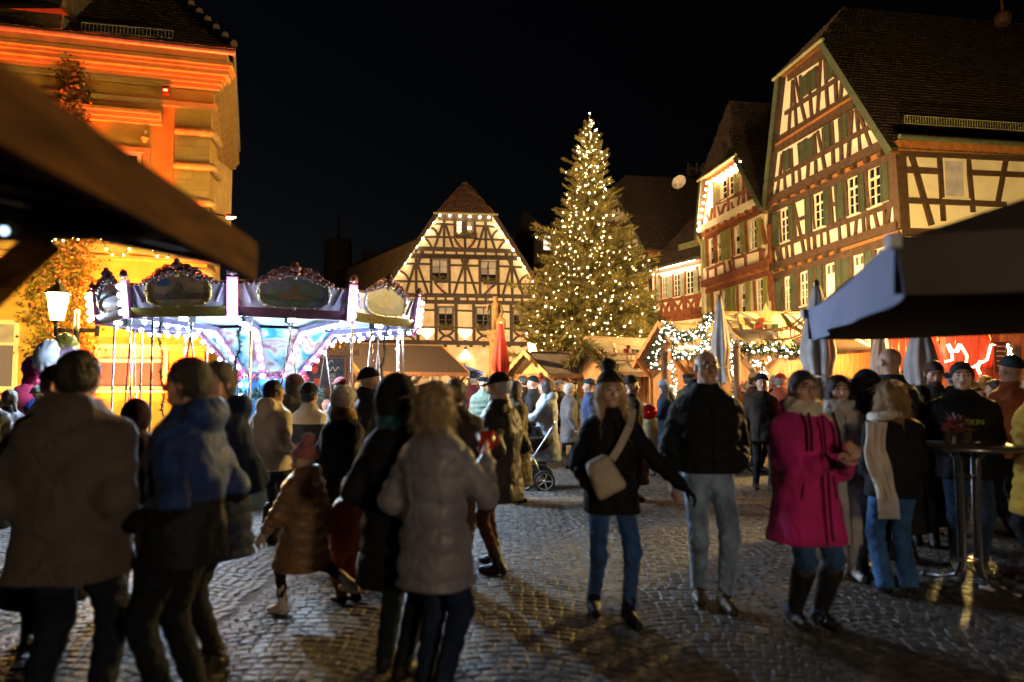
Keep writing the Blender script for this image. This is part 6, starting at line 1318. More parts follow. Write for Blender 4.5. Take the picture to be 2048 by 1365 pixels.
V, F = nets(statue, (-.6, -.4, -.12), (.6, .4, 1.6), .035); V = V + np.array([p.x, p.y, zf]); mobj('figure', V, F, M_STATUE, th, True)
mb = MB(); mb.tube([(p.x - .3, p.y - .22, zf - .1), (p.x - .33, p.y - .2, zf + 2.6)], .02, 6); mb.lathe([(.0, zf + 2.5), (.05, zf + 2.62), (.0, zf + 2.9)], (p.x - .33, p.y - .2, 0), 6); mb.build('lance', M_IRON, th)
mb = MB(); mb.lathe([(1.5, 0), (1.5, .7), (1.6, .75), (1.6, .82), (1.4, .82), (1.4, .2), (.2, .2)], (p.x, p.y, 0), 16); mb.build('basin', M_STONE, th)

# ------------------------------------------------------------------ blue market umbrella behind the brown stall
M_BLUE = mat('awning_blue', (.015, .07, .36), rough=.7, var=.12)
def open_umbrella(label, c, half, zt, ze, m, name='market_umbrella'):
    th = thing(name, label, 'umbrella', (c[0], c[1], 0)); n = 8; vs = [(c[0], c[1], zt)]; fs = []
    for ring, (rr, z) in enumerate(((.5, zt - (zt - ze) * .45), (1.0, ze), (1.01, ze - .2))):
        for k in range(n * 3): a = 2 * math.pi * k / (n * 3) + .2; q = half * rr * (1 - .05 * (k % 3 != 0)); vs.append((c[0] + q * math.cos(a), c[1] + q * math.sin(a), z + (.03 if k % 3 else 0)))
    m_ = n * 3
    for k in range(m_): fs.append((0, 1 + k, 1 + (k + 1) % m_))
    for r_ in range(2):
        for k in range(m_): k2 = (k + 1) % m_; fs.append((1 + r_ * m_ + k, 1 + (r_ + 1) * m_ + k, 1 + (r_ + 1) * m_ + k2, 1 + r_ * m_ + k2))
    mobj('canopy', vs, fs, m, th); mb = MB(); mb.tube([(c[0], c[1], 0), (c[0], c[1], zt + .1)], .035, 8); mb.build('pole', M_METAL, th); mb = MB()
    for k in range(n): a = 2 * math.pi * k / n + .2; mb.tube([(c[0], c[1], zt - .75), (c[0] + half * .5 * math.cos(a), c[1] + half * .5 * math.sin(a), zt - (zt - ze) * .45 - .02)], .012, 5)
    mb.build('struts', M_METAL, th); mb = MB(); mb.lathe([(.4, 0), (.4, .08), (.05, .1)], (c[0], c[1], 0), 14); mb.build('base', M_IRON, th); return th
p = at(880, 750, 34.0); open_umbrella('open blue market umbrella behind the brown-roofed stall', (p.x, p.y), 2.15, 2.85, 2.2, M_BLUE)
p = at(770, 750, 31); open_umbrella('second blue umbrella half hidden under the brown stall roof', (p.x, p.y), 1.6, 2.75, 2.2, M_BLUE)

# ------------------------------------------------------------------ hut with blackboard
c = at(652, 748, 16.2); th = thing('food_hut', 'rough timber hut carrying a chalked blackboard, right of the carousel', 'hut', (c.x, c.y, 0))
for px in (604, 612, 694):
    p = at(px, 748, 16.2); mb = MB(); mb.bar((p.x, p.y, 0), (p.x, p.y, zpx(690, 16.2)), .09, .09, (1, 0, 0)); mb.build('post', M_WOOD_D, th)
p0_, p1_ = at(598, 706, 16.2), at(720, 706, 16.2); mb = MB(); mb.bar(p0_, p1_, .1, .14); mb.build('beam', M_WOOD_D, th)
for k in range(7): a = at(616 + k * 11, 704, 16.3); mb = MB(); mb.bar(a, a + V3(.05, .3, .42), .07, .03); mb.build('rafter', M_WOOD_D, th)
for k in range(9): p = at(600 + k * 12.5, 800, 16.35); mb = MB(); mb.bar((p.x, p.y, .05), (p.x, p.y, zpx(706, 16.35) - .06), .135, .03, (0, 1, 0)); mb.build('plank', M_WOOD_D, th)
mb = MB(); mb.prism([p0_ + V3(-.1, -.3, .45), p1_ + V3(.1, -.3, .45), p1_ + V3(.1, 1.6, 1.05), p0_ + V3(-.1, 1.6, 1.05)], (0, 0, .06)); mb.build('roof', M_FELT, th)
bd = thing('blackboard', 'chalked blackboard menu with red drawings on the timber hut', 'blackboard', (c.x, c.y - .1, 0)); cc = at(651, 747, 16.05); mb = MB(); mb.box(cc, (.45, .015, .36)); mb.build('board', mat('slate', (.035, .04, .06), rough=.7, var=.35, scale=12, detail=8), bd)
mb = MB()
for sg in (-1, 1): mb.box(cc + V3(sg * .46, -.005, 0), (.02, .025, .38)); mb.box(cc + V3(0, -.005, sg * .37), (.45, .024, .02))
mb.build('frame', M_WOOD_D, bd)
fc = bpy.data.curves.new('chalk_lettering', 'FONT'); fc.body = 'Glühwein\n--------'; fc.size = .17; fc.extrude = .001; fc.align_x = 'CENTER'
mb = MB(); r_ = random.Random(4); M_CHALK = mat('chalk', (.6, .6, .58), rough=.9, var=.1); M_CHALKR = mat('chalk_red', (.5, .07, .05), rough=.9, var=.1)
for k in range(9): z = cc.z - .02 - k * .032; L_ = r_.uniform(.12, .2); mb.bar((cc.x + .1, cc.y - .018, z), (cc.x + .1 + L_, cc.y - .018, z), .003, .01)
pts = [(cc.x + .02 + .05 * t, cc.y - .018, cc.z + .1 + .05 * math.sin(t * 2.6)) for t in np.linspace(0, 6, 30)]; mb.tube(pts, .006, 4); mb.tube([(cc.x + .12 + .05 * math.cos(t), cc.y - .018, cc.z + .26 + .05 * math.sin(t * 1.5)) for t in np.linspace(0, 6, 16)], .005, 4); mb.build('chalk_lines', M_CHALK, bd)
for (dx, dz) in ((-.25, .08), (-.2, -.2), (-.2, .27)):
    mb = MB(); mb.lathe([(.085, 0), (.085, .004)], (0, 0, 0), 12); mb.v = [(x + cc.x + dx, cc.y - .018 - z, y * 1.1 + cc.z + dz) for x, y, z in mb.v]; mb.build('chalk_drawing', M_CHALKR, bd)

# ------------------------------------------------------------------ red-lit stall at the right
p0_ = at(1745, 760, 12.0); p1_ = at(2250, 760, 11.0)
th = thing('market_hut', 'wooden hut with red-lit wares behind the high table', 'hut', (p0_.x, p0_.y, 0)); n = 34
for k in range(n):
    a = p0_.lerp(p1_, k / n); b_ = p0_.lerp(p1_, (k + 1) / n); m_ = (a + b_) / 2; mb = MB(); mb.bar((m_.x, m_.y, .05), (m_.x, m_.y, 2.55), (b_ - a).length - .01, .03, (b_ - a).cross(V3(0, 0, 1))); mb.build('plank', M_WOOD_L if 17 < k < 24 else mat('plank_red', (.35, .09, .04), rough=.6, var=.2, scale=4, stretch=(12, 12, 1)), th)
mb = MB(); mb.prism([(p0_.x - .2, p0_.y - .7, 2.45), (p1_.x, p1_.y - .7, 2.45), (p1_.x, p1_.y + .9, 2.9), (p0_.x - .2, p0_.y + .9, 2.9)], (0, 0, .06)); mb.build('roof', M_FELT, th)
for px in (1752, 1885, 1980): p = at(px, 760, 11.55); mb = MB(); mb.bar((p.x, p.y, 0), (p.x, p.y, 2.5), .1, .1, (1, 0, 0)); mb.build('post', M_WOOD, th)
M_ROPE = glow('rope_light', (1, .22, .12), 9); M_ROPEW = glow('rope_light_white', (1, .75, .5), 16)
def px_tube(name, Y, pts, r, m, par): mb = MB(); mb.tube([at(x, y, Y) for x, y in pts], r, 6); return mb.build(name, m, par, True)
rl = thing('rope_light', 'red and white rope light looped on the hut wall above the guests', 'rope light', at(1930, 720, 11.2))
px_tube('red_tube', 11.2, [(1990, 690), (1982, 690), (1974, 720), (1962, 726), (1944, 736), (1932, 728), (1934, 712), (1926, 698), (1920, 690)], .018, M_ROPE, rl); px_tube('red_tube', 11.2, [(1890, 724), (1905, 720), (1903, 700), (1898, 690)], .018, M_ROPE, rl); px_tube('red_tube', 11.2, [(1960, 722), (1955, 738), (1960, 748)], .02, M_ROPE, rl); px_tube('white_tube', 11.2, [(1896, 690), (1902, 702), (1915, 702), (1919, 690)], .024, M_ROPEW, rl)
for i, (px, py, lb) in enumerate(((1870, 712, 'red cloth sack hanging beside the rope light'), (1976, 712, 'red cloth sack hanging right of the rope light'))):
    q = at(px, py, 11.3); sk = thing('cloth_sack', lb, 'sack', (q.x, q.y, q.z - .2)); V, F = nets(lambda P: smin(ell(P, (0, 0, 0), (.15, .08, .22)), ell(P, (0, 0, .27), (.09, .05, .06)), .05) - .008 * np.sin(P[..., 0] * 70), (-.25, -.15, -.3), (.25, .15, .4), .02); mobj('bag', V + np.array(q), F, mat('sack_red', (.45, .05, .03), rough=.8, bump=.2), sk, True); mb = MB(); mb.tube([q + V3(0, -.05, .24), q + V3(.02, -.06, .26), q + V3(0, 0, .5)], .012, 5); mb.build('cord', M_GOLD, sk)
q = at(2003, 715, 11.2); bd = thing('menu_board', 'small dark price board hanging on the hut wall', 'sign', q); mb = MB(); mb.box(q, (.13, .015, .25)); mb.build('board', mat('slate2', (.05, .03, .02), var=.2), bd); mb = MB()
for k in range(5): mb.bar(q + V3(-.09, -.02, .18 - .08 * k), q + V3(.06 + .02 * (k % 2), -.02, .18 - .08 * k), .003, .012)
mb.build('chalk_lines', M_CHALK, bd)
lamp('hut_lamp', 'POINT', at(1935, 705, 10.6) + V3(0, 0, .35), 26, (1, .2, .08), th, .08); lamp('hut_lamp', 'POINT', at(1800, 705, 10.9) + V3(0, 0, .3), 22, (1, .52, .14), th, .08)
fairy_garland('vertical string of white lights on the hut corner at the right', pxpath(10.9, (2016, 688), (2018, 712)), .03, 40, 14, 8, .014)
p = at(1712, 704, 12.6); th = thing('market_hut', 'small hut with a shingled lean-to roof between the parasols', 'hut', (p.x, p.y, 0)); mb = MB(); a, b_ = at(1640, 712, 12.0), at(1752, 704, 12.0); mb.prism([a, b_, b_ + V3(0, 1.2, .32), a + V3(0, 1.2, .32)], (0, 0, .05)); mb.build('roof', M_WOOD_D, th)
for k in range(11): q = at(1648 + k * 9.5, 780, 12.9); mb = MB(); mb.bar((q.x, q.y, 0), (q.x, q.y, 2.2), .085, .03, (0, 1, 0)); mb.build('plank', M_WOOD_L, th)
lamp('hut_lamp', 'POINT', at(1700, 716, 12.3) + V3(0, 0, -.05), 24, (1, .55, .15), th, .06)

# ------------------------------------------------------------------ gazebo at the right edge, close to the camera
GA = Vector((1.36, 2.4, 0)); GB = Vector((2.12, 4.88, 0)); gv = (GB - GA); GL = gv.length; gv.normalize(); gx = Vector((gv.y, -gv.x, 0)); ZE = 2.105
th = thing('gazebo', 'dark pop-up gazebo with a hanging valance, close by on the right', 'gazebo', (GA.x, GA.y, 0)); M_TENT = mat('gazebo_cloth', (.05, .04, .034), spec=.08, rough=.9, var=.12, scale=3, bump=.25, bscale=90); M_VAL_LIT = mat('gazebo_valance_blue_lit', (.22, .26, .42), rough=.8, var=.06, scale=5, bump=.15, bscale=90)  # left valance: blue light of the carousel put into its cloth colour
def G(a, b, z): p = GA + gv * a + gx * b; return Vector((p.x, p.y, z))
apex = G(GL / 2, GL / 2, 2.66); cs = [G(0, 0, ZE), G(GL, 0, ZE), G(GL, GL, ZE), G(0, GL, ZE)]
mb = MB()
for k in range(4):
    a, b_ = cs[k], cs[(k + 1) % 4]; n = 8; grid = []
    for i in range(n + 1):
        t = i / n; grid.append([a.lerp(b_, j / 8).lerp(apex, t) + V3(0, 0, -.10 * math.sin(math.pi * t) * math.sin(math.pi * j / 8) * .8) for j in range(9)])
    for i in range(n):
        for j in range(8): mb.add([grid[i][j], grid[i][j + 1], grid[i + 1][j + 1], grid[i + 1][j]], [(0, 1, 2, 3)])
mb.build('canopy', M_TENT, th, True)
def valance(a, b_, name, m, sag=.0, seed=0):
    mb = MB(); n = 40; out = (b_ - a).cross(V3(0, 0, 1)).normalized(); vs = []; rows = 8
    for i in range(n + 1):
        t = i / n
        for r_ in range(rows + 1): q = r_ / rows; p = a.lerp(b_, t) + V3(0, 0, .02 - (.205 + .01 * math.sin(9 * t)) * q - sag * math.sin(math.pi * t)) + out * (.018 * q * math.sin(t * 21 + seed) + .03 * q * math.sin(t * 8 + 1 + seed) * (1 - t * .3)); vs.append(p)
    fs = [(i * (rows + 1) + r_, (i + 1) * (rows + 1) + r_, (i + 1) * (rows + 1) + r_ + 1, i * (rows + 1) + r_ + 1) for i in range(n) for r_ in range(rows)]
    mb.add(vs, fs); return mb.build(name, m, th, True)
valance(cs[0], cs[1], 'valance', M_VAL_LIT, .035); valance(cs[1], cs[2], 'valance', M_TENT, 0, 2); valance(cs[0], cs[3], 'valance', M_TENT, 0, 4); valance(cs[3], cs[2], 'valance', M_TENT, 0, 5)
mb = MB(); mb.box(cs[0] + V3(-.012, -.01, .0), (.02, .02, .026)); mb.build('corner_cap', mat('cap_grey', (.24, .23, .23), rough=.5), th)
mb = MB(); mb.box(cs[1] + V3(-.012, .0, -.005), (.03, .03, .03)); mb.build('corner_cap', mat('cap_grey', (.45, .43, .42)), th)
for (a, b_) in ((GL, GL), (0, GL)): q = G(a - .03 if a else .03, b_ - .03, 0); mb = MB(); mb.bar(q, q + V3(0, 0, ZE), .04, .04, (1, 0, 0)); mb.build('leg', M_METAL, th)

# ------------------------------------------------------------------ wooden hut roof right beside the camera, top left
th = thing('wooden_hut', 'out-of-focus wooden hut roof edge close to the viewer, top left', 'hut', (-1.6, 1.4, 0)); M_NEARW = mat('near_hut_wood', (.060, .024, .006), rough=.8, spec=.05, var=.35, scale=3, stretch=(1, 1, 8), bump=.2); M_NEARD = mat('near_hut_dark', (.03, .015, .006), spec=.05, rough=.8, var=.3, scale=4)
E0 = at(-420, -40, .80); E1 = at(505, 524, 2.55)
mb = MB(); mb.bar(E0, E1, .035, .14); mb.build('fascia', M_NEARW, th)
mb = MB(); mb.prism([E0 + V3(0, 0, .02), E1 + V3(0, 0, .02), E1 + V3(-1.6, -.15, .34), E0 + V3(-1.6, 0, .34)], (0, 0, .03)); mb.build('roof_board', M_NEARD, th)
Bm = at(330, 452, 2.05); mb = MB(); mb.bar(Bm, Bm + V3(-1.9, 0, .0), .08, .075); mb.build('tie_beam', M_NEARD, th)
q = at(92, 478, 2.05); mb = MB(); mb.bar(q, q + V3(-.5, 0, -.50), .07, .07); mb.build('brace', M_NEARW, th)
for k in range(6): a = E0.lerp(E1, .25 + k * .14); mb = MB(); mb.bar(a + V3(-.02, 0, -.01), a + V3(-1.5, -.1, .29), .05, .07); mb.build('rafter', M_NEARD, th)
for sg in (-.55, -1.85): mb = MB(); mb.bar(Bm + V3(sg - .7, 0, -2.06 + .0), Bm + V3(sg - .7, 0, 0), .09, .09, (1, 0, 0)); mb.build('post', M_NEARD, th)
q = at(8, 462, 2.0); mb = MB(); mb.ball(q, .012, 1); mb.build('fairy_bulb', glow('fairy_blue', (.5, .75, 1), 1.2), th)

# ------------------------------------------------------------------ high table with glasses
tp = Vector(((1925 - CX) / FPX * 5.45, 5.45, 0)); th = thing('bistro_table', 'round standing table with a tubular steel base', 'table', tp); zt = zpx(889, 5.45)
mb = MB(); mb.lathe([(.34, zt - .035), (.375, zt - .03), (.385, zt - .012), (.38, zt), (.0, zt + .001)], tp, 40); mb.build('table_top', mat('table_top', (.12, .10, .09), rough=.3, var=.2, scale=8, metal=.3), th, True)
mb = MB(); mb.tube([tp + V3(.384 * math.cos(a), .384 * math.sin(a), zt - .015) for a in np.linspace(0, 2 * math.pi, 41)], .012, 6, False); mb.build('table_rim', M_METAL, th, True)
M_TLEG = mat('table_steel', (.16, .16, .17), rough=.32, var=.1, metal=.8)
for k in range(4):
    a = k * math.pi / 2 + .5; d = V3(math.cos(a), math.sin(a), 0); pts = [d * .30 + V3(0, 0, zt - .04), d * .14 + V3(0, 0, zt - .05), d * .085 + V3(0, 0, zt - .12), d * .075 + V3(0, 0, .5), d * .08 + V3(0, 0, .18), d * .12 + V3(0, 0, .08), d * .22 + V3(0, 0, .045), d * .36 + V3(0, 0, .03)]
    mb = MB(); mb.tube([tp + q for q in pts], .0155, 10); lg = mb.build('leg', M_TLEG, th, True); mb = MB(); mb.lathe([(.03, 0), (.032, .03), (.02, .05)], tp + d * .37, 10); mb.build('foot', M_IRON, lg)
for z in (.22, zt - .25): mb = MB(); mb.tube([tp + V3(.07 * math.cos(a), .07 * math.sin(a), z) for a in np.linspace(0, 2 * math.pi, 13)], .012, 6, False); mb.build('brace_ring', M_METAL, th)
M_CUP = mat('glass_cup', (.35, .25, .22), rough=.05, var=0); M_CUP.node_tree.nodes['Principled BSDF'].inputs['Transmission Weight'].default_value = .85; M_PUNCH = mat('punch_red', (.12, .01, .01), rough=.2, var=0)
for i, (dx, dy, lb) in enumerate(((-.13, .02, 'glass of red punch on the high table, the leftmost one'), (-.05, -.05, 'glass of red punch on the high table, in the middle'), (.02, .02, 'glass of red punch on the high table, nearest the flowers'))):
    q = tp + V3(dx, dy, zt + .001); g_ = thing('punch_glass', lb, 'glass', q); mb = MB(); mb.lathe([(.026, 0), (.030, .004), (.035, .095), (.032, .095), (.027, .01)], q, 16); mb.build('glass', M_CUP, g_, True); mb = MB(); mb.lathe([(.026, .011), (.031, .07), (.0, .07)], q, 14); mb.build('drink', M_PUNCH, g_)
q = tp + V3(.0, .12, zt + .001); g_ = thing('flower_pot', 'small pot of dark red dried flowers on the high table', 'flowers', q); mb = MB(); mb.lathe([(.04, 0), (.055, .08), (.05, .08)], q, 14); mb.build('pot', M_STONE, g_); mb = MB(); garland_mesh(mb, [q + V3(0, 0, .09), q + V3(.01, 0, .17)], .09, 220, .06, 5, .012); mb.build('blooms', mat('dried_flowers', (.20, .05, .03), rough=.8, var=.4), g_)
q = onground(1985, 1183); th = thing('paper_napkin', 'crumpled white napkin on the paving by the table foot', 'napkin', q); V, F = nets(lambda P: ell(P, (0, 0, .012), (.09, .05, .018)) - .008 * np.sin(P[..., 0] * 60) * np.sin(P[..., 1] * 70), (-.14, -.1, -.01), (.14, .1, .06), .008); mobj('paper', V + np.array(q) + [0, 0, .012], F, mat('paper_white', (.7, .7, .7), rough=.8), th)
mb = MB(); r_ = random.Random(8)
for _ in range(90):
    x, y = r_.uniform(-1, 4.6), r_.uniform(3.9, 8.5)
    if abs(x) > .74 * y: continue
    a = r_.uniform(0, 6.28); l = r_.uniform(.015, .035); mb.add([(x, y, .021), (x + l * math.cos(a + .5), y + l * math.sin(a + .5), .024), (x + 1.7 * l * math.cos(a), y + 1.7 * l * math.sin(a), .022), (x + l * math.cos(a - .5), y + l * math.sin(a - .5), .026)], [(0, 1, 2, 3)])
o = mb.build('fallen_leaves', mat('leaf_tan', (.35, .24, .10), rough=.8, isl=.4)); tag(o, 'scattered tan fallen leaves on the paving', 'leaves', kind='stuff')

# ------------------------------------------------------------------ pram
sx, sy = (1062 - CX) / FPX * 10.6, 10.6; th = thing('pram', 'dark pram with spoked wheels pushed by the woman in pale quilted coat', 'pram', (sx, sy, 0)); M_DK = mat('pram_cloth', (.035, .025, .022), rough=.8, bump=.2); M_TYRE = mat('tyre', (.015, .015, .015), rough=.7)
for i, (dx, dy) in enumerate(((-.06, -.28), (-.06, .28), (.16, -.30), (.16, .28))):
    c = Vector((sx + (-.13 if i < 2 else .19), sy + dy, .145)); rr = .145; ring = [c + V3(rr * math.cos(a), 0, rr * math.sin(a)) for a in np.linspace(0, 2 * math.pi, 21)]; mb = MB(); mb.tube(ring, .022, 6, False); wl = mb.build('wheel', M_TYRE, th, True); mb = MB()
    for k in range(5): a = k * 2 * math.pi / 5; mb.bar(c, c + V3(.125 * math.cos(a), 0, .125 * math.sin(a)), .02, .022, (0, 1, 0))
    mb.tube([c + V3(.122 * math.cos(a), 0, .122 * math.sin(a)) for a in np.linspace(0, 2 * math.pi, 21)], .008, 5, False); mb.ball(c, .025, 1); mb.build('rim', mat('rim_pale', (.6, .58, .54), rough=.35, metal=.4), wl)
mb = MB()
for dy in (-.26, .26): mb.tube([(sx - .13, sy + dy, .145), (sx + .02, sy + dy, .5), (sx + .30, sy + dy, .92), (sx + .36, sy + dy, 1.02)], .016, 6); mb.tube([(sx + .19, sy + dy, .145), (sx + .02, sy + dy, .5), (sx - .2, sy + dy, .62)], .016, 6)
mb.tube([(sx + .36, sy - .26, 1.02), (sx + .36, sy + .26, 1.02)], .02, 6); mb.build('frame', M_METAL, th, True)
V, F = nets(lambda P: smin(smax(ell(P, (0, 0, 0), (.42, .25, .22)), P[..., 2] - .06, .02), smax(smax(ell(P, (-.16, 0, .10), (.26, .25, .28)), -(P[..., 2] - .02), .01), P[..., 0] - .02 - P[..., 2] * .3, .01), .02), (-.5, -.3, -.28), (.5, .3, .45), .02); mobj('carrycot', V + np.array([sx - .05, sy, .74]), F, M_DK, th, True)
mb = MB(); mb.box((sx + .02, sy, .30), (.2, .2, .08)); mb.build('basket', M_DK, th)

# ------------------------------------------------------------------ foil balloons
M_FOIL = [mat('foil_%d' % i, c, rough=.18, var=.25, scale=8, metal=.45) for i, c in enumerate(((.5, .05, .12), (.08, .12, .5), (.55, .55, .6), (.45, .40, .08), (.25, .05, .35), (.7, .45, .6)))]
bl = [(50, 795, 26, 0, 'red and blue round'), (62, 765, 22, 0, 'red'), (70, 735, 24, 4, 'purple'), (98, 722, 26, 1, 'tall blue'), (92, 712, 24, 2, 'silver'), (138, 720, 26, 5, 'plain pink'), (134, 700, 24, 3, 'silver and yellow'), (78, 790, 22, 0, 'dark red'), (72, 818, 22, 1, 'deep blue'), (40, 822, 20, 4, 'violet'), (20, 808, 20, 2, 'pale silver'), (55, 835, 18, 3, 'gold')]
for i, (px, py, r, ci, nm) in enumerate(bl):
    Y = 9.6 + .12 * (i % 4); q = at(px, py, Y); rr = r / FPX * Y; th = thing('foil_balloon', '%s foil balloon in the bunch at the far left%s' % (nm, ', topmost' if i == 6 else ''), 'balloon', q, 'foil balloons at the far left')
    V, F = nets(lambda P: ell(P, (0, 0, 0), (1, .5, 1.05 if i not in (3, 4, 6) else 1.45)) - .035 * np.sin(np.arctan2(P[..., 0], P[..., 2]) * 11) * np.clip(P[..., 0] ** 2 + P[..., 2] ** 2, 0, 1.3), (-1.3, -.8, -1.7), (1.3, .8, 1.7), .11); a = rnd.uniform(-.4, .4); Rm = rotm(rnd.uniform(-.5, .5), 0, a); mobj('skin', (V * rr) @ Rm.T + np.array(q), F, M_FOIL[ci], th, True)
    mb = MB(); mb.tube([q - V3(0, 0, rr), at(66, 900, 9.7) - V3(0, 0, .1)], .003, 4); mb.build('ribbon', M_CHALK, th)
# ------------------------------------------------------------------ Christmas tree
def fir(label, X, Y, H, prof, z0, m, seed, nb=1.0, bulbs=0, spread=None, name='fir_tree', group=None):
    th = thing(name, label, 'tree', (X, Y, 0), group); r_ = random.Random(seed)
    mb = MB(); mb.tube([(X, Y, 0), (X + .02, Y, H * .5), (X + .04, Y, H - .05)], [.16 * H / 12, .09 * H / 12, .012], 8); mb.build('trunk', M_BARK, th)
    # one spray of twigs, length 1 along x
    tv = []; tf = []
    def spike(c, d, l, w):
        s_ = d.cross(Vector((.2, .3, 1))).normalized() * w; n = len(tv); tv.extend([c - s_, c + s_, c + d * l]); tf.append((n, n + 1, n + 2))
    def bendz(x): return -.10 * x + .16 * x * x
    for i in range(13):
        t = .12 + .88 * i / 13; base = Vector((t, 0, bendz(t)))
        for sg in (-1, 1):
            L_ = (.10 + .30 * (1 - t) ** .8 * (.4 + t)) * 1.1; d = Vector((.72, sg * .68, .08)).normalized()
            for j in range(6):
                c = base + d * (L_ * j / 6)
                for q in range(2): dd = (d * .75 + Vector((r_.uniform(-.5, .5), r_.uniform(-.7, .7), r_.uniform(-.6, .7)))).normalized(); spike(c, dd, .085, .013)
        for q in range(2): spike(base, Vector((.8, r_.uniform(-.5, .5), r_.uniform(.0, .8))).normalized(), .09, .012)
    spike(Vector((.95, 0, .07)), Vector((1, 0, .3)).normalized(), .12, .015)
    TV = np.array([tuple(v) for v in tv]); TF = np.array(tf)
    VV = []; FF = []; n = 0; tips = []; z = z0
    while z < H - .25:
        u = (z - z0) / (H - z0); Rz = np.interp(z, prof[0], prof[1]); cnt = max(5, int((7 + 17 * (1 - u)) * nb))
        for k in range(cnt):
            a = r_.uniform(0, 2 * math.pi); L_ = Rz * r_.uniform(.5, 1.05) * (1.0 + .16 * math.sin(3 * a + 2.3 * z) + .10 * math.sin(7 * a - 5 * z)) * (1.0 if r_.random() > .10 else 1.28); el = -.12 + .75 * u ** 1.3 + r_.uniform(-.14, .14)
            zz = z + r_.uniform(-.1, .1); rr = r_.uniform(-.5, .5); ce, se = math.cos(el), math.sin(el); ca_, sa_ = math.cos(a), math.sin(a)
            yb = (.55 + .45 * min(1, .9 / max(L_, .3))) * L_
            P = TV * np.array([L_, yb, L_]); c_, s_ = math.cos(rr), math.sin(rr); P = P @ np.array([[1, 0, 0], [0, c_, -s_], [0, s_, c_]]).T
            P = P @ np.array([[ce, 0, -se], [0, 1, 0], [se, 0, ce]]).T; P = P @ np.array([[ca_, -sa_, 0], [sa_, ca_, 0], [0, 0, 1]]).T
            VV.append(P + np.array([X, Y, zz])); FF.append(TF + n); n += len(TV)
            for t in (r_.uniform(.75, 1.0), r_.uniform(.4, .8)): tips.append((X + ca_ * ce * L_ * t, Y + sa_ * ce * L_ * t, zz + se * L_ * t + .06, u))
        z += .155 + .03 * r_.random()
    V = np.concatenate(VV); F = np.concatenate(FF); o = mobj('crown', V, F, m, th); o['kind'] = 'stuff'
    if bulbs:
        me = bulb_mesh('bulb', glow('bulb_tree', (1, .66, .30), 32), .027, 0); r_.shuffle(tips)
        tips = [t for t in tips if r_.random() < .15 + .95 * (1 - t[3])]; front = [t for t in tips if t[1] < Y + .35]; back = [t for t in tips if t[1] >= Y + .35]
        for t in front[:bulbs - 40] + back[:40]: inst('bulb', me, th, t[:3])
        mb = MB()
        for t in front[bulbs - 40:bulbs + 620]: mb.ball(t[:3], .019, 0)
        o = mb.build('bulbs', MATS['bulb_tree'], th); o['kind'] = 'stuff'
        inst('bulb', me, th, (X + .04, Y, H + .02)); inst('bulb', me, th, (X - .1, Y - .1, H - .9))
    return th
TX, TY = (1181 - CX) / FPX * 27.0, 27.0
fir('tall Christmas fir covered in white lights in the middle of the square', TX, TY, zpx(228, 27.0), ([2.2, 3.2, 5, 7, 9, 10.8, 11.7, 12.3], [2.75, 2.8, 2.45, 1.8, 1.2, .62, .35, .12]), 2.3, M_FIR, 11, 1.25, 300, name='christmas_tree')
p = at(1296, 700, 33.5)
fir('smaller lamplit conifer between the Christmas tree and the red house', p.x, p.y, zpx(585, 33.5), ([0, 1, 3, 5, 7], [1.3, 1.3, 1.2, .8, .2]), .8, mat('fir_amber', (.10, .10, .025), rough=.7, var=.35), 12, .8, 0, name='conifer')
p = at(1052, 720, 33); fir('little fir by the lantern, left foot of the Christmas tree', p.x, p.y, 3.1, ([0, 1, 3], [1.2, 1.1, .2]), .5, M_FIR, 13, .6, 0, name='small_fir')
p = at(668, 800, 14.6); fir('potted young fir in front of the blackboard', p.x, p.y, 1.75, ([0, .6, 1.75], [.42, .42, .05]), .35, M_FIR_D, 14, .55, 0, name='potted_fir')
# ------------------------------------------------------------------ the people in front
BK = (.012, .012, .013); NV = (.015, .022, .05); JE = (.035, .085, .20); DJ = (.018, .03, .06); DT = (.014, .015, .02)
px_person('man in a bulky beige-grey jacket seen from behind, nearest at the left', 158, 3.25, face=4, H=1.75, w=1.22, coat=(.095, .07, .055), length=.20, bulk=.045, trousers=(.012, .014, .022), hair='short', hairc=(.02, .014, .01), hands=('pocket', 'pocket'), feet=((-.15, 0, 0), (.13, .05, 0)), detail=2, hood=True, legw=1.25)
px_person('man in a black cap with a round badge, behind the beige jacket', 112, 4.35, face=215, H=1.70, coat=BK, hair='short', hairc=(.03, .02, .015), hat='cap', hatc=(.012, .012, .014), hands=('pocket', 'pocket'), detail=1, head=(-15, 4))
px_person('man with glasses in a blue and black jacket, second from the left in front', 380, 3.35, face=78, H=1.72, w=.98, coat=(.010, .034, .14), coat2=BK, split=.60, length=.175, bulk=.03, trousers=(.008, .009, .012), hair='short', hairc=(.05, .035, .025), hands=('pocket', 'pocket'), detail=2, hood=True, glasses=True, legw=1.15, head=(12, 0), rough=.6)
px_person('man in a dark navy quilted coat turned towards the viewer, behind the blue jacket', 440, 3.95, face=140, H=1.72, w=.96, coat=(.012, .018, .045), length=.24, bulk=.04, puff=.012, trousers=BK, hair='short', hairc=(.10, .08, .06), hands=('pocket', 'pocket'), detail=2, hood=True, head=(20, 0))
px_person('woman in a cream fleece jacket and dark jeans watching the carousel', 548, 7.0, face=-22, H=1.63, w=1.08, coat=(.70, .57, .40), length=.16, bulk=.03, trousers=(.03, .04, .06), shoes=(.02, .016, .014), boot=.26, hair='short', hairc=(.015, .01, .008), hands=('pocket', 'pocket'), detail=2, hood=True, head=(-38, 4), legw=1.1)
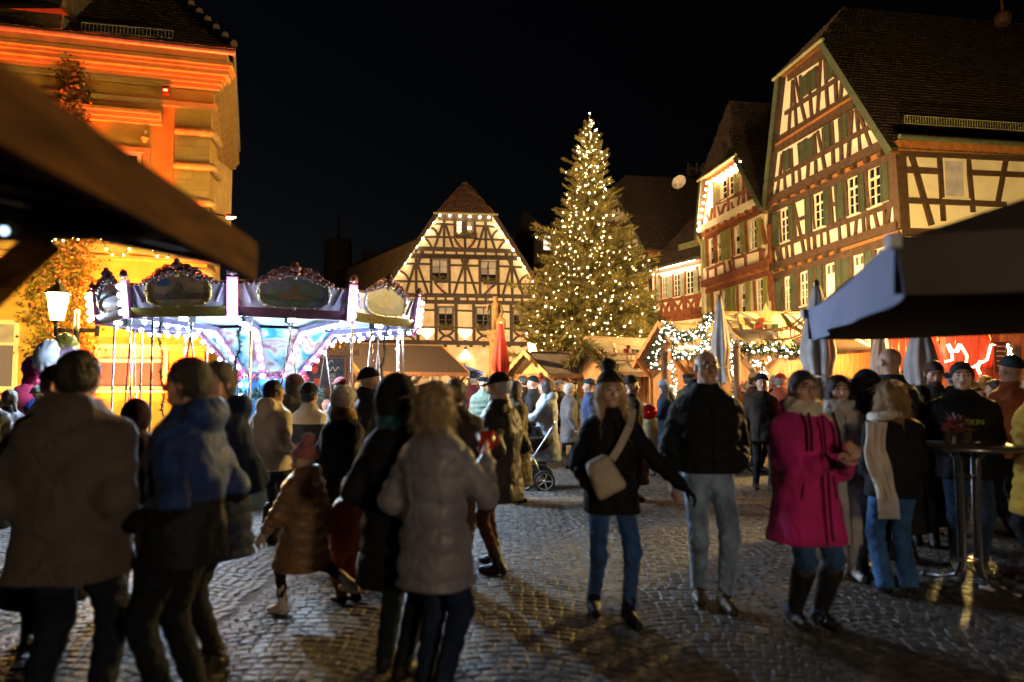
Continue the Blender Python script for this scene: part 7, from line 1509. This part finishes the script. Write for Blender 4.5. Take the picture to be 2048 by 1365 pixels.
px_person('woman in a brown beanie and striped hooded top by the carousel', 592, 7.9, face=-50, H=1.66, coat=(.05, .045, .03), hair='bob', hairc=(.03, .015, .01), hat='slouch', hatc=(.09, .03, .03), hands=('pocket', 'front'), detail=1, hood=True)
px_person('person in a black and white Nordic patterned jumper', 620, 7.5, face=-25, H=1.58, w=1.1, coat=(.60, .55, .46), coat2=(.03, .032, .04), split=.735, length=.18, bulk=.03, hair='short', hairc=(.01, .01, .012), hat='beanie', hatc=(.015, .015, .02), hands=('pocket', 'pocket'), detail=2, trousers=DT)
ch = px_person('small child running in a gold puffer coat and pink pom-pom hat', 612, 4.85, face=68, H=1.16, w=1.1, coat=(.23, .125, .055), length=.34, bulk=.035, puff=.018, pitch_q=.085, rough=.4, trousers=BK, shoes=(.62, .50, .42), boot=.20, hat='pom', hatc=(.42, .15, .13), hands=((-.2, .2, .52), (.24, -.05, .50)), feet=((-.06, .12, 0), (.08, -.36, .16)), detail=2, hood=True, skin=SKIN_F)
px_person('white-haired woman in a black coat with a mustard scarf', 688, 5.65, face=-38, H=1.56, w=1.12, coat=(.012, .012, .016), length=.30, bulk=.02, trousers=(.16, .09, .02), hair='curly', hairc=(.62, .55, .48), scarf=(.28, .15, .025), hands=('pocket', 'pocket'), detail=2, shoes=(.02, .02, .02), skin=SKIN_F)
px_person('toddler in a red snowsuit hand in hand by the dark coats', 704, 5.1, face=60, H=.92, w=1.15, coat=(.38, .07, .035), length=.20, bulk=.03, trousers=(.38, .07, .035), hair='short', hairc=(.25, .17, .10), hands=((-.16, .25, .36), 'down'), detail=2, legw=1.5, rough=.45, skin=SKIN_F)
px_person('man with a black beanie and dark checked jacket, facing right', 738, 7.0, face=-70, H=1.73, w=1.06, coat=(.035, .03, .03), length=.2, hat='beanie', hatc=(.014, .014, .017), hands=('pocket', 'pocket'), detail=2, trousers=DT, scarf=(.03, .03, .035))
px_person('person in a dark red cap among the heads near the blackboard', 683, 8.6, face=60, H=1.66, coat=(.10, .12, .16), hat='cap', hatc=(.20, .02, .02), hair='short', hairc=(.3, .28, .25), detail=1)
px_person('person in a long black hooded coat beside the grey puffer coat', 796, 3.85, face=-20, H=1.62, w=.92, coat=(.012, .012, .014), length=.30, bulk=.04, puff=.01, trousers=(.008, .014, .016), hair='short', hairc=(.012, .01, .01), hat='hood', hatc=(.012, .012, .014), scarf=(.02, .10, .10), hands=('pocket', 'front'), detail=2, legw=1.15)
g11 = px_person('blonde woman in a long grey quilted coat holding a red mug', 872, 3.55, face=-28, H=1.60, w=.96, coat=(.19, .18, .205), length=.245, bulk=.028, puff=.014, pitch_q=.125, rough=.38, trousers=(.012, .022, .05), hair='bob', hairc=(.36, .25, .13), hands=('pocket', (.16, .24, 1.20)), detail=2, head=(-10, 0), legw=1.15, skin=SKIN_F)
px_person('man in a brown jacket with a patterned red scarf down his back', 912, 5.6, face=-8, H=1.63, w=1.12, coat=(.05, .035, .03), length=.14, bulk=.03, trousers=(.075, .045, .025), hair='short', hairc=(.09, .06, .035), hands=('pocket', 'pocket'), detail=2)
px_person('bearded man in a black flat-peaked cap and dark leather jacket, facing left', 1000, 5.95, face=62, H=1.68, w=1.1, coat=(.035, .026, .02), length=.25, bulk=.025, rough=.5, trousers=(.05, .015, .016), hat='cap', hatc=(.012, .012, .012), beard=(.5, .48, .45), hair='fringe', hairc=(.4, .38, .35), hands=('pocket', 'pocket'), detail=2, head=(8, -10), feet=((-.14, -.05, 0), (.12, .12, 0)))
px_person('woman in a pale blue quilted long coat pushing the pram', 1093, 10.7, face=82, H=1.66, w=1.08, coat=(.42, .44, .48), length=.36, bulk=.035, puff=.008, pitch_q=.12, trousers=(.05, .07, .08), hair='bob', hairc=(.06, .025, .015), hands=((-.22, .42, 1.05), (.2, .42, 1.05)), detail=1, hood=True)
px_person('bald old man in a green padded jacket and dark beret', 968, 12.2, face=168, H=1.72, w=1.12, coat=(.11, .14, .10), length=.2, bulk=.04, puff=.012, hat='beret', hatc=(.012, .014, .025), hands=('pocket', 'pocket'), detail=1, trousers=DT, skin=SKIN_F)
w18 = px_person('blonde woman in a black coat and pom-pom hat with a beige sling bag', 1220, 4.78, face=186, H=1.66, w=1.0, coat=(.010, .010, .011), length=.175, bulk=.018, trousers=(.03, .09, .25), shoes=(.01, .01, .012), boot=.2, hair='long', hairc=(.48, .31, .11), hat='pom', hatc=(.012, .012, .013), hands=((-.47, .12, .89), 'pocket'), detail=2, feet=((-.08, .14, 0), (.11, -.08, .01)), skin=SKIN_F, gloves=(.01, .01, .01))
px_person('bald man with glasses in a black puffer jacket and light jeans', 1412, 5.05, face=176, H=1.84, w=1.13, coat=(.010, .011, .012), length=.085, bulk=.035, puff=.014, pitch_q=.115, trousers=(.20, .29, .40), shoes=(.035, .026, .018), hands=('pocket', (.29, .15, .90)), detail=2, glasses=True, feet=((-.08, .12, 0), (.07, -.06, 0)), head=(8, 0), hood=True, legw=1.08, hair=None)
px_person('man in a black knit cap and brown jacket walking, behind the bald man', 1522, 10.3, face=172, H=1.72, w=1.05, coat=(.035, .026, .02), length=.18, bulk=.03, hat='beanie', hatc=(.012, .012, .012), hands=('down', 'down'), detail=1, trousers=BK, feet=((-.09, .1, 0), (.09, -.1, 0)))
w21 = px_person('woman in a magenta winter coat with a cream scarf holding her phone', 1603, 4.62, face=192, H=1.68, w=1.13, coat=(.50, .018, .18), length=.275, bulk=.035, trousers=(.025, .07, .17), shoes=(.02, .018, .016), boot=.32, hair='bun', hairc=(.03, .016, .01), scarf=(.62, .54, .40), hands=((-.13, .28, 1.13), (-.04, .28, 1.11)), detail=2, glasses=True, head=(-6, 0), hood=True, legw=1.1)
px_person('dark-haired woman in a long off-white coat and silver boots', 1676, 5.75, face=170, H=1.66, w=1.12, coat=(.42, .38, .34), length=.42, bulk=.04, trousers=BK, shoes=(.45, .44, .42), boot=.22, hair='long', hairc=(.012, .009, .008), scarf=(.45, .42, .38), hands=('pocket', 'pocket'), detail=2, skin=SKIN_F)
w23 = px_person('woman with wavy fair hair in a black jacket and flared jeans, seen from behind', 1778, 5.3, face=-8, H=1.60, w=1.12, coat=(.012, .012, .014), length=.145, bulk=.03, trousers=(.035, .12, .30), shoes=(.012, .012, .012), hair='wave', hairc=(.30, .17, .06), hands=('pocket', 'front'), detail=2, flare=.018, lean=(.05, .10), legw=1.15, feet=((-.09, 0, 0), (.10, .05, 0)))
px_person('tall man with a shaven head behind the two women at the table', 1781, 6.3, face=15, H=1.93, w=1.1, coat=(.02, .02, .022), hair=None, hands=('pocket', 'pocket'), detail=2, trousers=BK)
px_person('person in a black rain hood leaning in beside the fair-haired woman', 1732, 5.75, face=-30, H=1.68, w=1.05, coat=(.014, .016, .024), length=.24, bulk=.03, hat='hood', hatc=(.014, .015, .02), hair='short', hands=('pocket', 'pocket'), detail=1, trousers=BK)
m26 = px_person('man in a black hoodie with green lettering standing at the high table', 1922, 5.95, face=158, H=1.78, w=1.28, coat=(.008, .008, .009), length=.16, bulk=.03, trousers=(.02, .045, .09), shoes=(.16, .11, .05), hair='short', hairc=(.04, .022, .014), hands=('pocket', 'front'), detail=2, head=(-8, 0), hood=True, legw=1.2, skin=SKIN_F)
px_person('dark bearded man looking down behind the table', 1868, 7.4, face=140, H=1.83, coat=(.02, .018, .016), hair='short', hairc=(.04, .02, .012), beard=(.035, .02, .012), head=(20, -18), hands=('front', 'front'), detail=1)
px_person('person with dark curly hair and a light collar at the table', 1838, 6.8, face=-20, H=1.56, coat=(.03, .03, .03), hair='curly', hairc=(.015, .01, .008), scarf=(.3, .28, .25), detail=1)
px_person('man in a rust-orange jacket and dark knit cap, seen from behind at the right', 2022, 7.2, face=12, H=1.86, w=1.15, coat=(.34, .09, .025), length=.16, bulk=.03, hat='beanie', hatc=(.03, .04, .045), hands=('front', 'pocket'), detail=1, trousers=DT)
px_person('person in a mustard yellow puffer coat cut by the right frame edge', 2078, 5.5, face=40, H=1.72, w=1.15, coat=(.40, .22, .015), length=.28, bulk=.045, puff=.012, hair='long', hairc=(.35, .22, .09), hands=('pocket', 'pocket'), detail=1, trousers=BK)
px_person('long-haired blonde girl in front of the red-lit hut', 1968, 9.6, face=178, H=1.70, coat=(.16, .06, .03), hair='long', hairc=(.5, .27, .09), detail=1, head=(0, -15))
px_person('person lifting a hand to the face near the rope light', 1990, 8.4, face=60, H=1.64, coat=(.05, .06, .055), hair='short', hairc=(.06, .04, .03), hands=('down', 'face'), detail=1)
px_person('woman in a lilac knit hat behind the dark-haired woman', 1705, 8.2, face=165, H=1.62, coat=(.1, .08, .07), hat='beanie', hatc=(.16, .09, .20), hair='long', hairc=(.3, .16, .06), detail=1)
px_person('woman in a striped grey knit hat and jeans looking at her phone', 1328, 12.6, face=78, H=1.64, coat=(.02, .035, .06), length=.2, trousers=(.04, .12, .28), hat='beanie', hatc=(.22, .24, .27), hair='long', hairc=(.04, .03, .03), hands=('phone', 'phone'), detail=1, head=(0, -16), skin=SKIN_F)
px_person('child in a tan coat and navy hat hugging a red balloon', 1297, 11.9, face=10, H=1.22, coat=(.20, .15, .07), length=.25, hat='beanie', hatc=(.02, .03, .06), hands=('front', 'front'), detail=1, trousers=BK)
q = Vector(((1296 - CX) / FPX * 11.7, 11.7, zpx(825, 11.7))); th = thing('foil_balloon', 'glossy red foil balloon held above the small child', 'balloon', q); V, F = nets(lambda P: ell(P, (0, 0, 0), (.15, .09, .13)), (-.2, -.15, -.18), (.2, .15, .18), .02); mobj('skin', V + np.array(q), F, mat('foil_bright_red', (.65, .03, .02), rough=.15, metal=.8, var=.2, scale=9), th, True)
px_person('old woman with pale curly hair in a slate padded coat', 1138, 13.0, face=-75, H=1.60, coat=(.10, .085, .08), length=.3, bulk=.03, hair='curly', hairc=(.42, .36, .30), trousers=NV, detail=1)
px_person('person in a blue jacket and petrol knit hat facing left', 1178, 12.4, face=85, H=1.66, coat=(.03, .055, .13), length=.22, bulk=.03, hat='beanie', hatc=(.03, .05, .06), detail=1, trousers=DT)
px_person('man with glasses and a dark cap peering past the blonde woman', 1262, 9.4, face=-75, H=1.68, coat=(.05, .04, .03), hat='beanie', hatc=(.03, .03, .04), glasses=True, detail=1, trousers=BK)
px_person('bearded man in a black zip jacket standing before the refreshment stall', 1046, 14.0, face=75, H=1.76, coat=(.015, .015, .017), hair='short', hairc=(.05, .03, .02), beard=(.06, .035, .02), detail=1)
px_person('man with a black knit cap and white zip stripe', 1066, 13.3, face=70, H=1.72, coat=(.02, .02, .024), hat='beanie', hatc=(.012, .012, .014), glasses=True, detail=1)
px_person('woman with a light hairband in an olive puffer, behind the capped man', 1030, 9.3, face=-60, H=1.63, coat=(.12, .09, .04), bulk=.04, puff=.012, hair='bob', hairc=(.10, .07, .04), detail=1)
px_person('girl with a ponytail in a dark leather jacket near the balloons', 22, 8.2, face=70, H=1.52, coat=(.03, .03, .04), rough=.4, hair='pony', hairc=(.10, .06, .03), detail=1, skin=SKIN_F)
px_person('person in a dark shiny coat cut by the left frame edge', -22, 6.5, face=30, H=1.62, coat=(.02, .02, .022), rough=.4, hair='short', detail=1)
px_person('person in an olive hood beside the balloon bunch', 82, 9.0, face=-40, H=1.55, coat=(.14, .13, .06), hat='beanie', hatc=(.10, .10, .08), detail=0)
px_person('person seen between the two jackets in dusty pink trousers', 276, 5.2, face=20, H=1.45, coat=(.03, .012, .02), trousers=(.20, .10, .09), hair='short', hairc=(.02, .012, .01), hat='hood', hatc=(.03, .012, .02), detail=1, length=.2, legw=1.3)
px_person('child with a patterned knit hat by the young fir', 655, 12.6, face=20, H=1.28, coat=(.40, .28, .18), hat='beanie', hatc=(.35, .2, .15), detail=0)

# accessories of the people in front
bag = MB(); bag.v = []; V, F = nets(lambda P: np.sqrt(np.maximum(np.abs(P[..., 0]) - .055 + .12 * P[..., 2], 0) ** 2 + np.maximum(np.abs(P[..., 1]) - .012, 0) ** 2 + np.maximum(np.abs(P[..., 2]) - .09, 0) ** 2) - .042, (-.16, -.08, -.2), (.16, .08, .2), .012)
Rm = rotm(0, 0, .45); mobj('sling_bag', V @ Rm.T + np.array([.10, .215, .98]), F, fabric((.40, .33, .24), .6), w18, True, local=True)
pts = [(.05, .225, 1.09), (-.0, .215, 1.16), (-.08, .19, 1.30), (-.13, .10, 1.40), (-.12, -.02, 1.42)]; mb = MB()
for i in range(len(pts) - 1): mb.bar(pts[i], pts[i + 1], .05, .012, (0, 1, 0.2))
childmesh(w18, 'bag_strap', mb, fabric((.42, .35, .26), .7), False)
mb = MB(); mb.box((.0, .315, 1.10), (.035, .008, .075), (Vector((1, 0, 0)), Vector((0, .5, .86)), Vector((0, -.86, .5)))); childmesh(w21, 'phone', mb, mat('phone_black', (.01, .01, .012), rough=.15, var=0), False)
for sg in (-1, 1): childbar(w21, 'drawstring', [(sg * .09, .185, 1.40), (sg * .10, .225, 1.28), (sg * .105, .23, 1.16)], .011, fabric((.02, .02, .02)))
childbar(w21, 'zip', [(.0, .20, 1.38), (.0, .235, 1.1), (.0, .255, .75), (.0, .27, .60)], .007, fabric((.03, .01, .015)))
# white fringed scarf of the woman at the table
mb = MB(); pts = [(-.16, -.16, 1.30), (-.20, -.21, 1.10), (-.16, -.235, .92), (-.13, -.24, .74)]
gr = []
for i in range(25):
    t = i / 24 * 3; k_ = min(int(t), 2); q = Vector(pts[k_]).lerp(Vector(pts[k_ + 1]), t - k_); gr.append([q + Vector(((j / 10 - .5) * (.15 - .02 * math.sin(t * 3)), -.012 * math.sin(j * 1.3 + t * 2.2) - .006 * math.sin(j * 2.9), 0)) for j in range(11)])
for i in range(24):
    for j in range(10): a_, b2_, c_, d_ = gr[i][j], gr[i][j + 1], gr[i + 1][j + 1], gr[i + 1][j]; mb.add([a_, b2_, c_, d_, a_ + Vector((0, .02, 0)), b2_ + Vector((0, .02, 0)), c_ + Vector((0, .02, 0)), d_ + Vector((0, .02, 0))], [(0, 1, 2, 3), (7, 6, 5, 4), (0, 3, 7, 4), (1, 5, 6, 2)])
for k in range(10): x = -.20 + k * .015; mb.tube([(x, -.24, .745), (x + .006, -.243, .60)], .006, 5)
childmesh(w23, 'scarf', mb, fabric((.62, .56, .47)), False)
mb = MB(); mb.tube([(.105 * math.cos(a), .09 + .09 * math.sin(a) - .0, 1.345 + .02 * math.cos(a)) for a in np.linspace(0, 2 * math.pi, 20)], .038, 8, False); childmesh(w23, 'scarf_loop', mb, fabric((.62, .56, .47)))
# mug of the woman in the grey coat
mb = MB(); mb.lathe([(.036, 0), (.042, .01), (.044, .10), (.04, .10), (.036, .02)], (.13, .30, 1.23), 16); mb.tube([(.175, .30, 1.25), (.205, .30, 1.27), (.205, .30, 1.30), (.175, .30, 1.32)], .008, 6); childmesh(g11, 'mug', mb, mat('mug_red', (.35, .02, .015), rough=.25, var=0))
# lettering on the hoodie, badge on the cap
def text_on(root, body, size, loc, rot, m):
    fc = bpy.data.curves.new('lettering', 'FONT'); fc.body = body; fc.size = size; fc.align_x = 'CENTER'; fc.extrude = .002; fo = bpy.data.objects.new('lettering', fc); COL.objects.link(fo); fo.parent = root; fo.location = loc; fo.rotation_euler = rot; fc.materials.append(m); return fo
text_on(m26, 'EDSKIN', .06, (0, .235, 1.25), (math.pi / 2 - .1, 0, math.pi), mat('print_green', (.35, .5, .05), var=0))
cap = [o for o in bpy.data.objects if o.get('label', '').startswith('man in a black cap with a round badge')][0]
mb = MB(); c_ = np.array([0, .10, 1.70 * .925 + .085]); mb.tube([(.03 * math.cos(a), .112, 1.653 + .026 * math.sin(a)) for a in np.linspace(0, 2 * math.pi, 20)], .003, 5, False); childmesh(cap, 'badge', mb, mat('badge_white', (.6, .6, .6), var=0)); text_on(cap, 'KSC', .026, (0, .114, 1.645), (math.pi / 2, 0, math.pi), mat('badge_white', (.6, .6, .6)))

# ------------------------------------------------------------------ the crowd further back
CO = [('black', (.013, .013, .014)), ('navy', (.015, .022, .05)), ('brown', (.06, .035, .02)), ('grey', (.10, .10, .10)), ('olive', (.07, .07, .03)), ('dark green', (.02, .045, .03)), ('wine red', (.12, .015, .02)), ('tan', (.25, .16, .08)), ('rust red', (.28, .05, .02)), ('blue', (.03, .06, .15))]
HT = [('black knit cap', 'beanie', (.013, .013, .014)), ('bare dark head', None, None), ('grey knit cap', 'beanie', (.12, .12, .13)), ('bare fair head', None, None), ('red cap', 'cap', (.25, .02, .02)), ('dark beret', 'beret', (.02, .02, .03)), ('cream pom-pom hat', 'pom', (.45, .4, .33))]
SPOT = [(700, 18), (716, 21), (790, 15), (808, 17.5), (830, 21), (848, 16), (862, 19), (880, 23), (895, 15.5), (925, 18), (936, 22), (948, 16.5), (955, 25), (1012, 15), (1020, 20), (1035, 25), (1082, 19), (1090, 24), (1105, 17), (1110, 22), (1128, 26), (1146, 18), (1160, 23), (1186, 16), (1196, 20), (1208, 25), (1240, 15), (1375, 13.6), (1480, 15.5), (1496, 13.2), (1508, 12.5), (1548, 13.4), (1560, 12.2), (1590, 13), (1612, 12.4), (1690, 11.5), (1730, 11), (1816, 10.6), (1905, 9.2), (1942, 8.8), (598, 15.5), (640, 17.5), (1085, 14.9), (1120, 15.2), (985, 15.5)]
NEARBY = lambda px: 'under the carousel edge' if px < 730 else 'before the brown stall' if px < 900 else 'near the blue umbrella' if px < 985 else 'by the red parasol' if px < 1060 else 'by the felt-roofed stall' if px < 1215 else 'by the pale-roofed stall' if px < 1420 else 'before the sailcloth stall' if px < 1625 else 'before the red hut'
used = set(); rc_ = random.Random(21)
for i, (px, Y) in enumerate(SPOT):
    for _ in range(60):
        c_ = rc_.choice(CO); h_ = rc_.choice(HT); ang = rc_.choice((0, 20, -30, 70, -80, 160, 185, 200, 90)); view = 'seen from behind' if abs(ang) < 45 else 'facing the viewer' if 135 < ang < 225 else 'in profile'
        lab = 'person in a %s coat, %s, %s, %s' % (c_[0], h_[0], view, NEARBY(px))
        if lab not in used: break
    used.add(lab); H = rc_.uniform(1.58, 1.82)
    px_person(lab, px, Y, face=ang + rc_.uniform(-12, 12), H=H, w=rc_.uniform(1.0, 1.15), coat=c_[1], length=rc_.choice((.14, .2, .3)), bulk=rc_.uniform(.015, .04), trousers=rc_.choice((BK, DJ, NV, (.05, .04, .03))), hair=rc_.choice(('short', 'short', 'bob', 'curly')) if h_[1] is None else rc_.choice((None, 'short', 'bob')), hairc=(.35, .25, .13) if 'fair' in h_[0] else rc_.choice(((.02, .014, .01), (.06, .035, .02), (.25, .22, .2))), hat=h_[1], hatc=h_[2] or (0, 0, 0), detail=0, hands=(rc_.choice(('pocket', 'front')), rc_.choice(('pocket', 'front', 'mug'))), group='crowd further back in the square', skin=rc_.choice((SKIN, SKIN_F)))

# ------------------------------------------------------------------ more lamps of the square and one added fill lantern
lp = Vector((9.4, 13.4, 0))
street_lantern('single lantern hidden behind the gazebo, lighting the sailcloth stall', (lp.x, lp.y), 3.3, 1900, 1.0, 0, heads=1, col=(1, .66, .20))
street_lantern('single lantern standing between the sailcloth stall and the big timbered house', (7.7, 21.6), 2.3, 1300, 1.0, 0, heads=1, col=(1, .66, .24))
street_lantern('added low lantern behind the viewer on the right, unseen fill light', (2.3, -1.8), 1.15, 82, 1.0, 0, heads=1, col=(1, .76, .52))  # no lamp known here; added to brighten the people in front
fl = lamp('bracket_lamp', 'SPOT', FLOOD + Vector((.15, -.1, -.12)), 8200, (1, .62, .29), LBROOT, .12, aim=(7.5, 31, 6.5), cone=130, blend=.7)

# lettering becomes mesh so that every piece is real geometry
dg = bpy.context.evaluated_depsgraph_get()
for fo in [o for o in bpy.data.objects if o.type == 'FONT']:
    me = bpy.data.meshes.new_from_object(fo.evaluated_get(dg)); o = bpy.data.objects.new(fo.name + '_', me); COL.objects.link(o); o.parent = fo.parent; o.location = fo.location; o.rotation_euler = fo.rotation_euler
    nm = fo.name; bpy.data.objects.remove(fo); o.name = nm
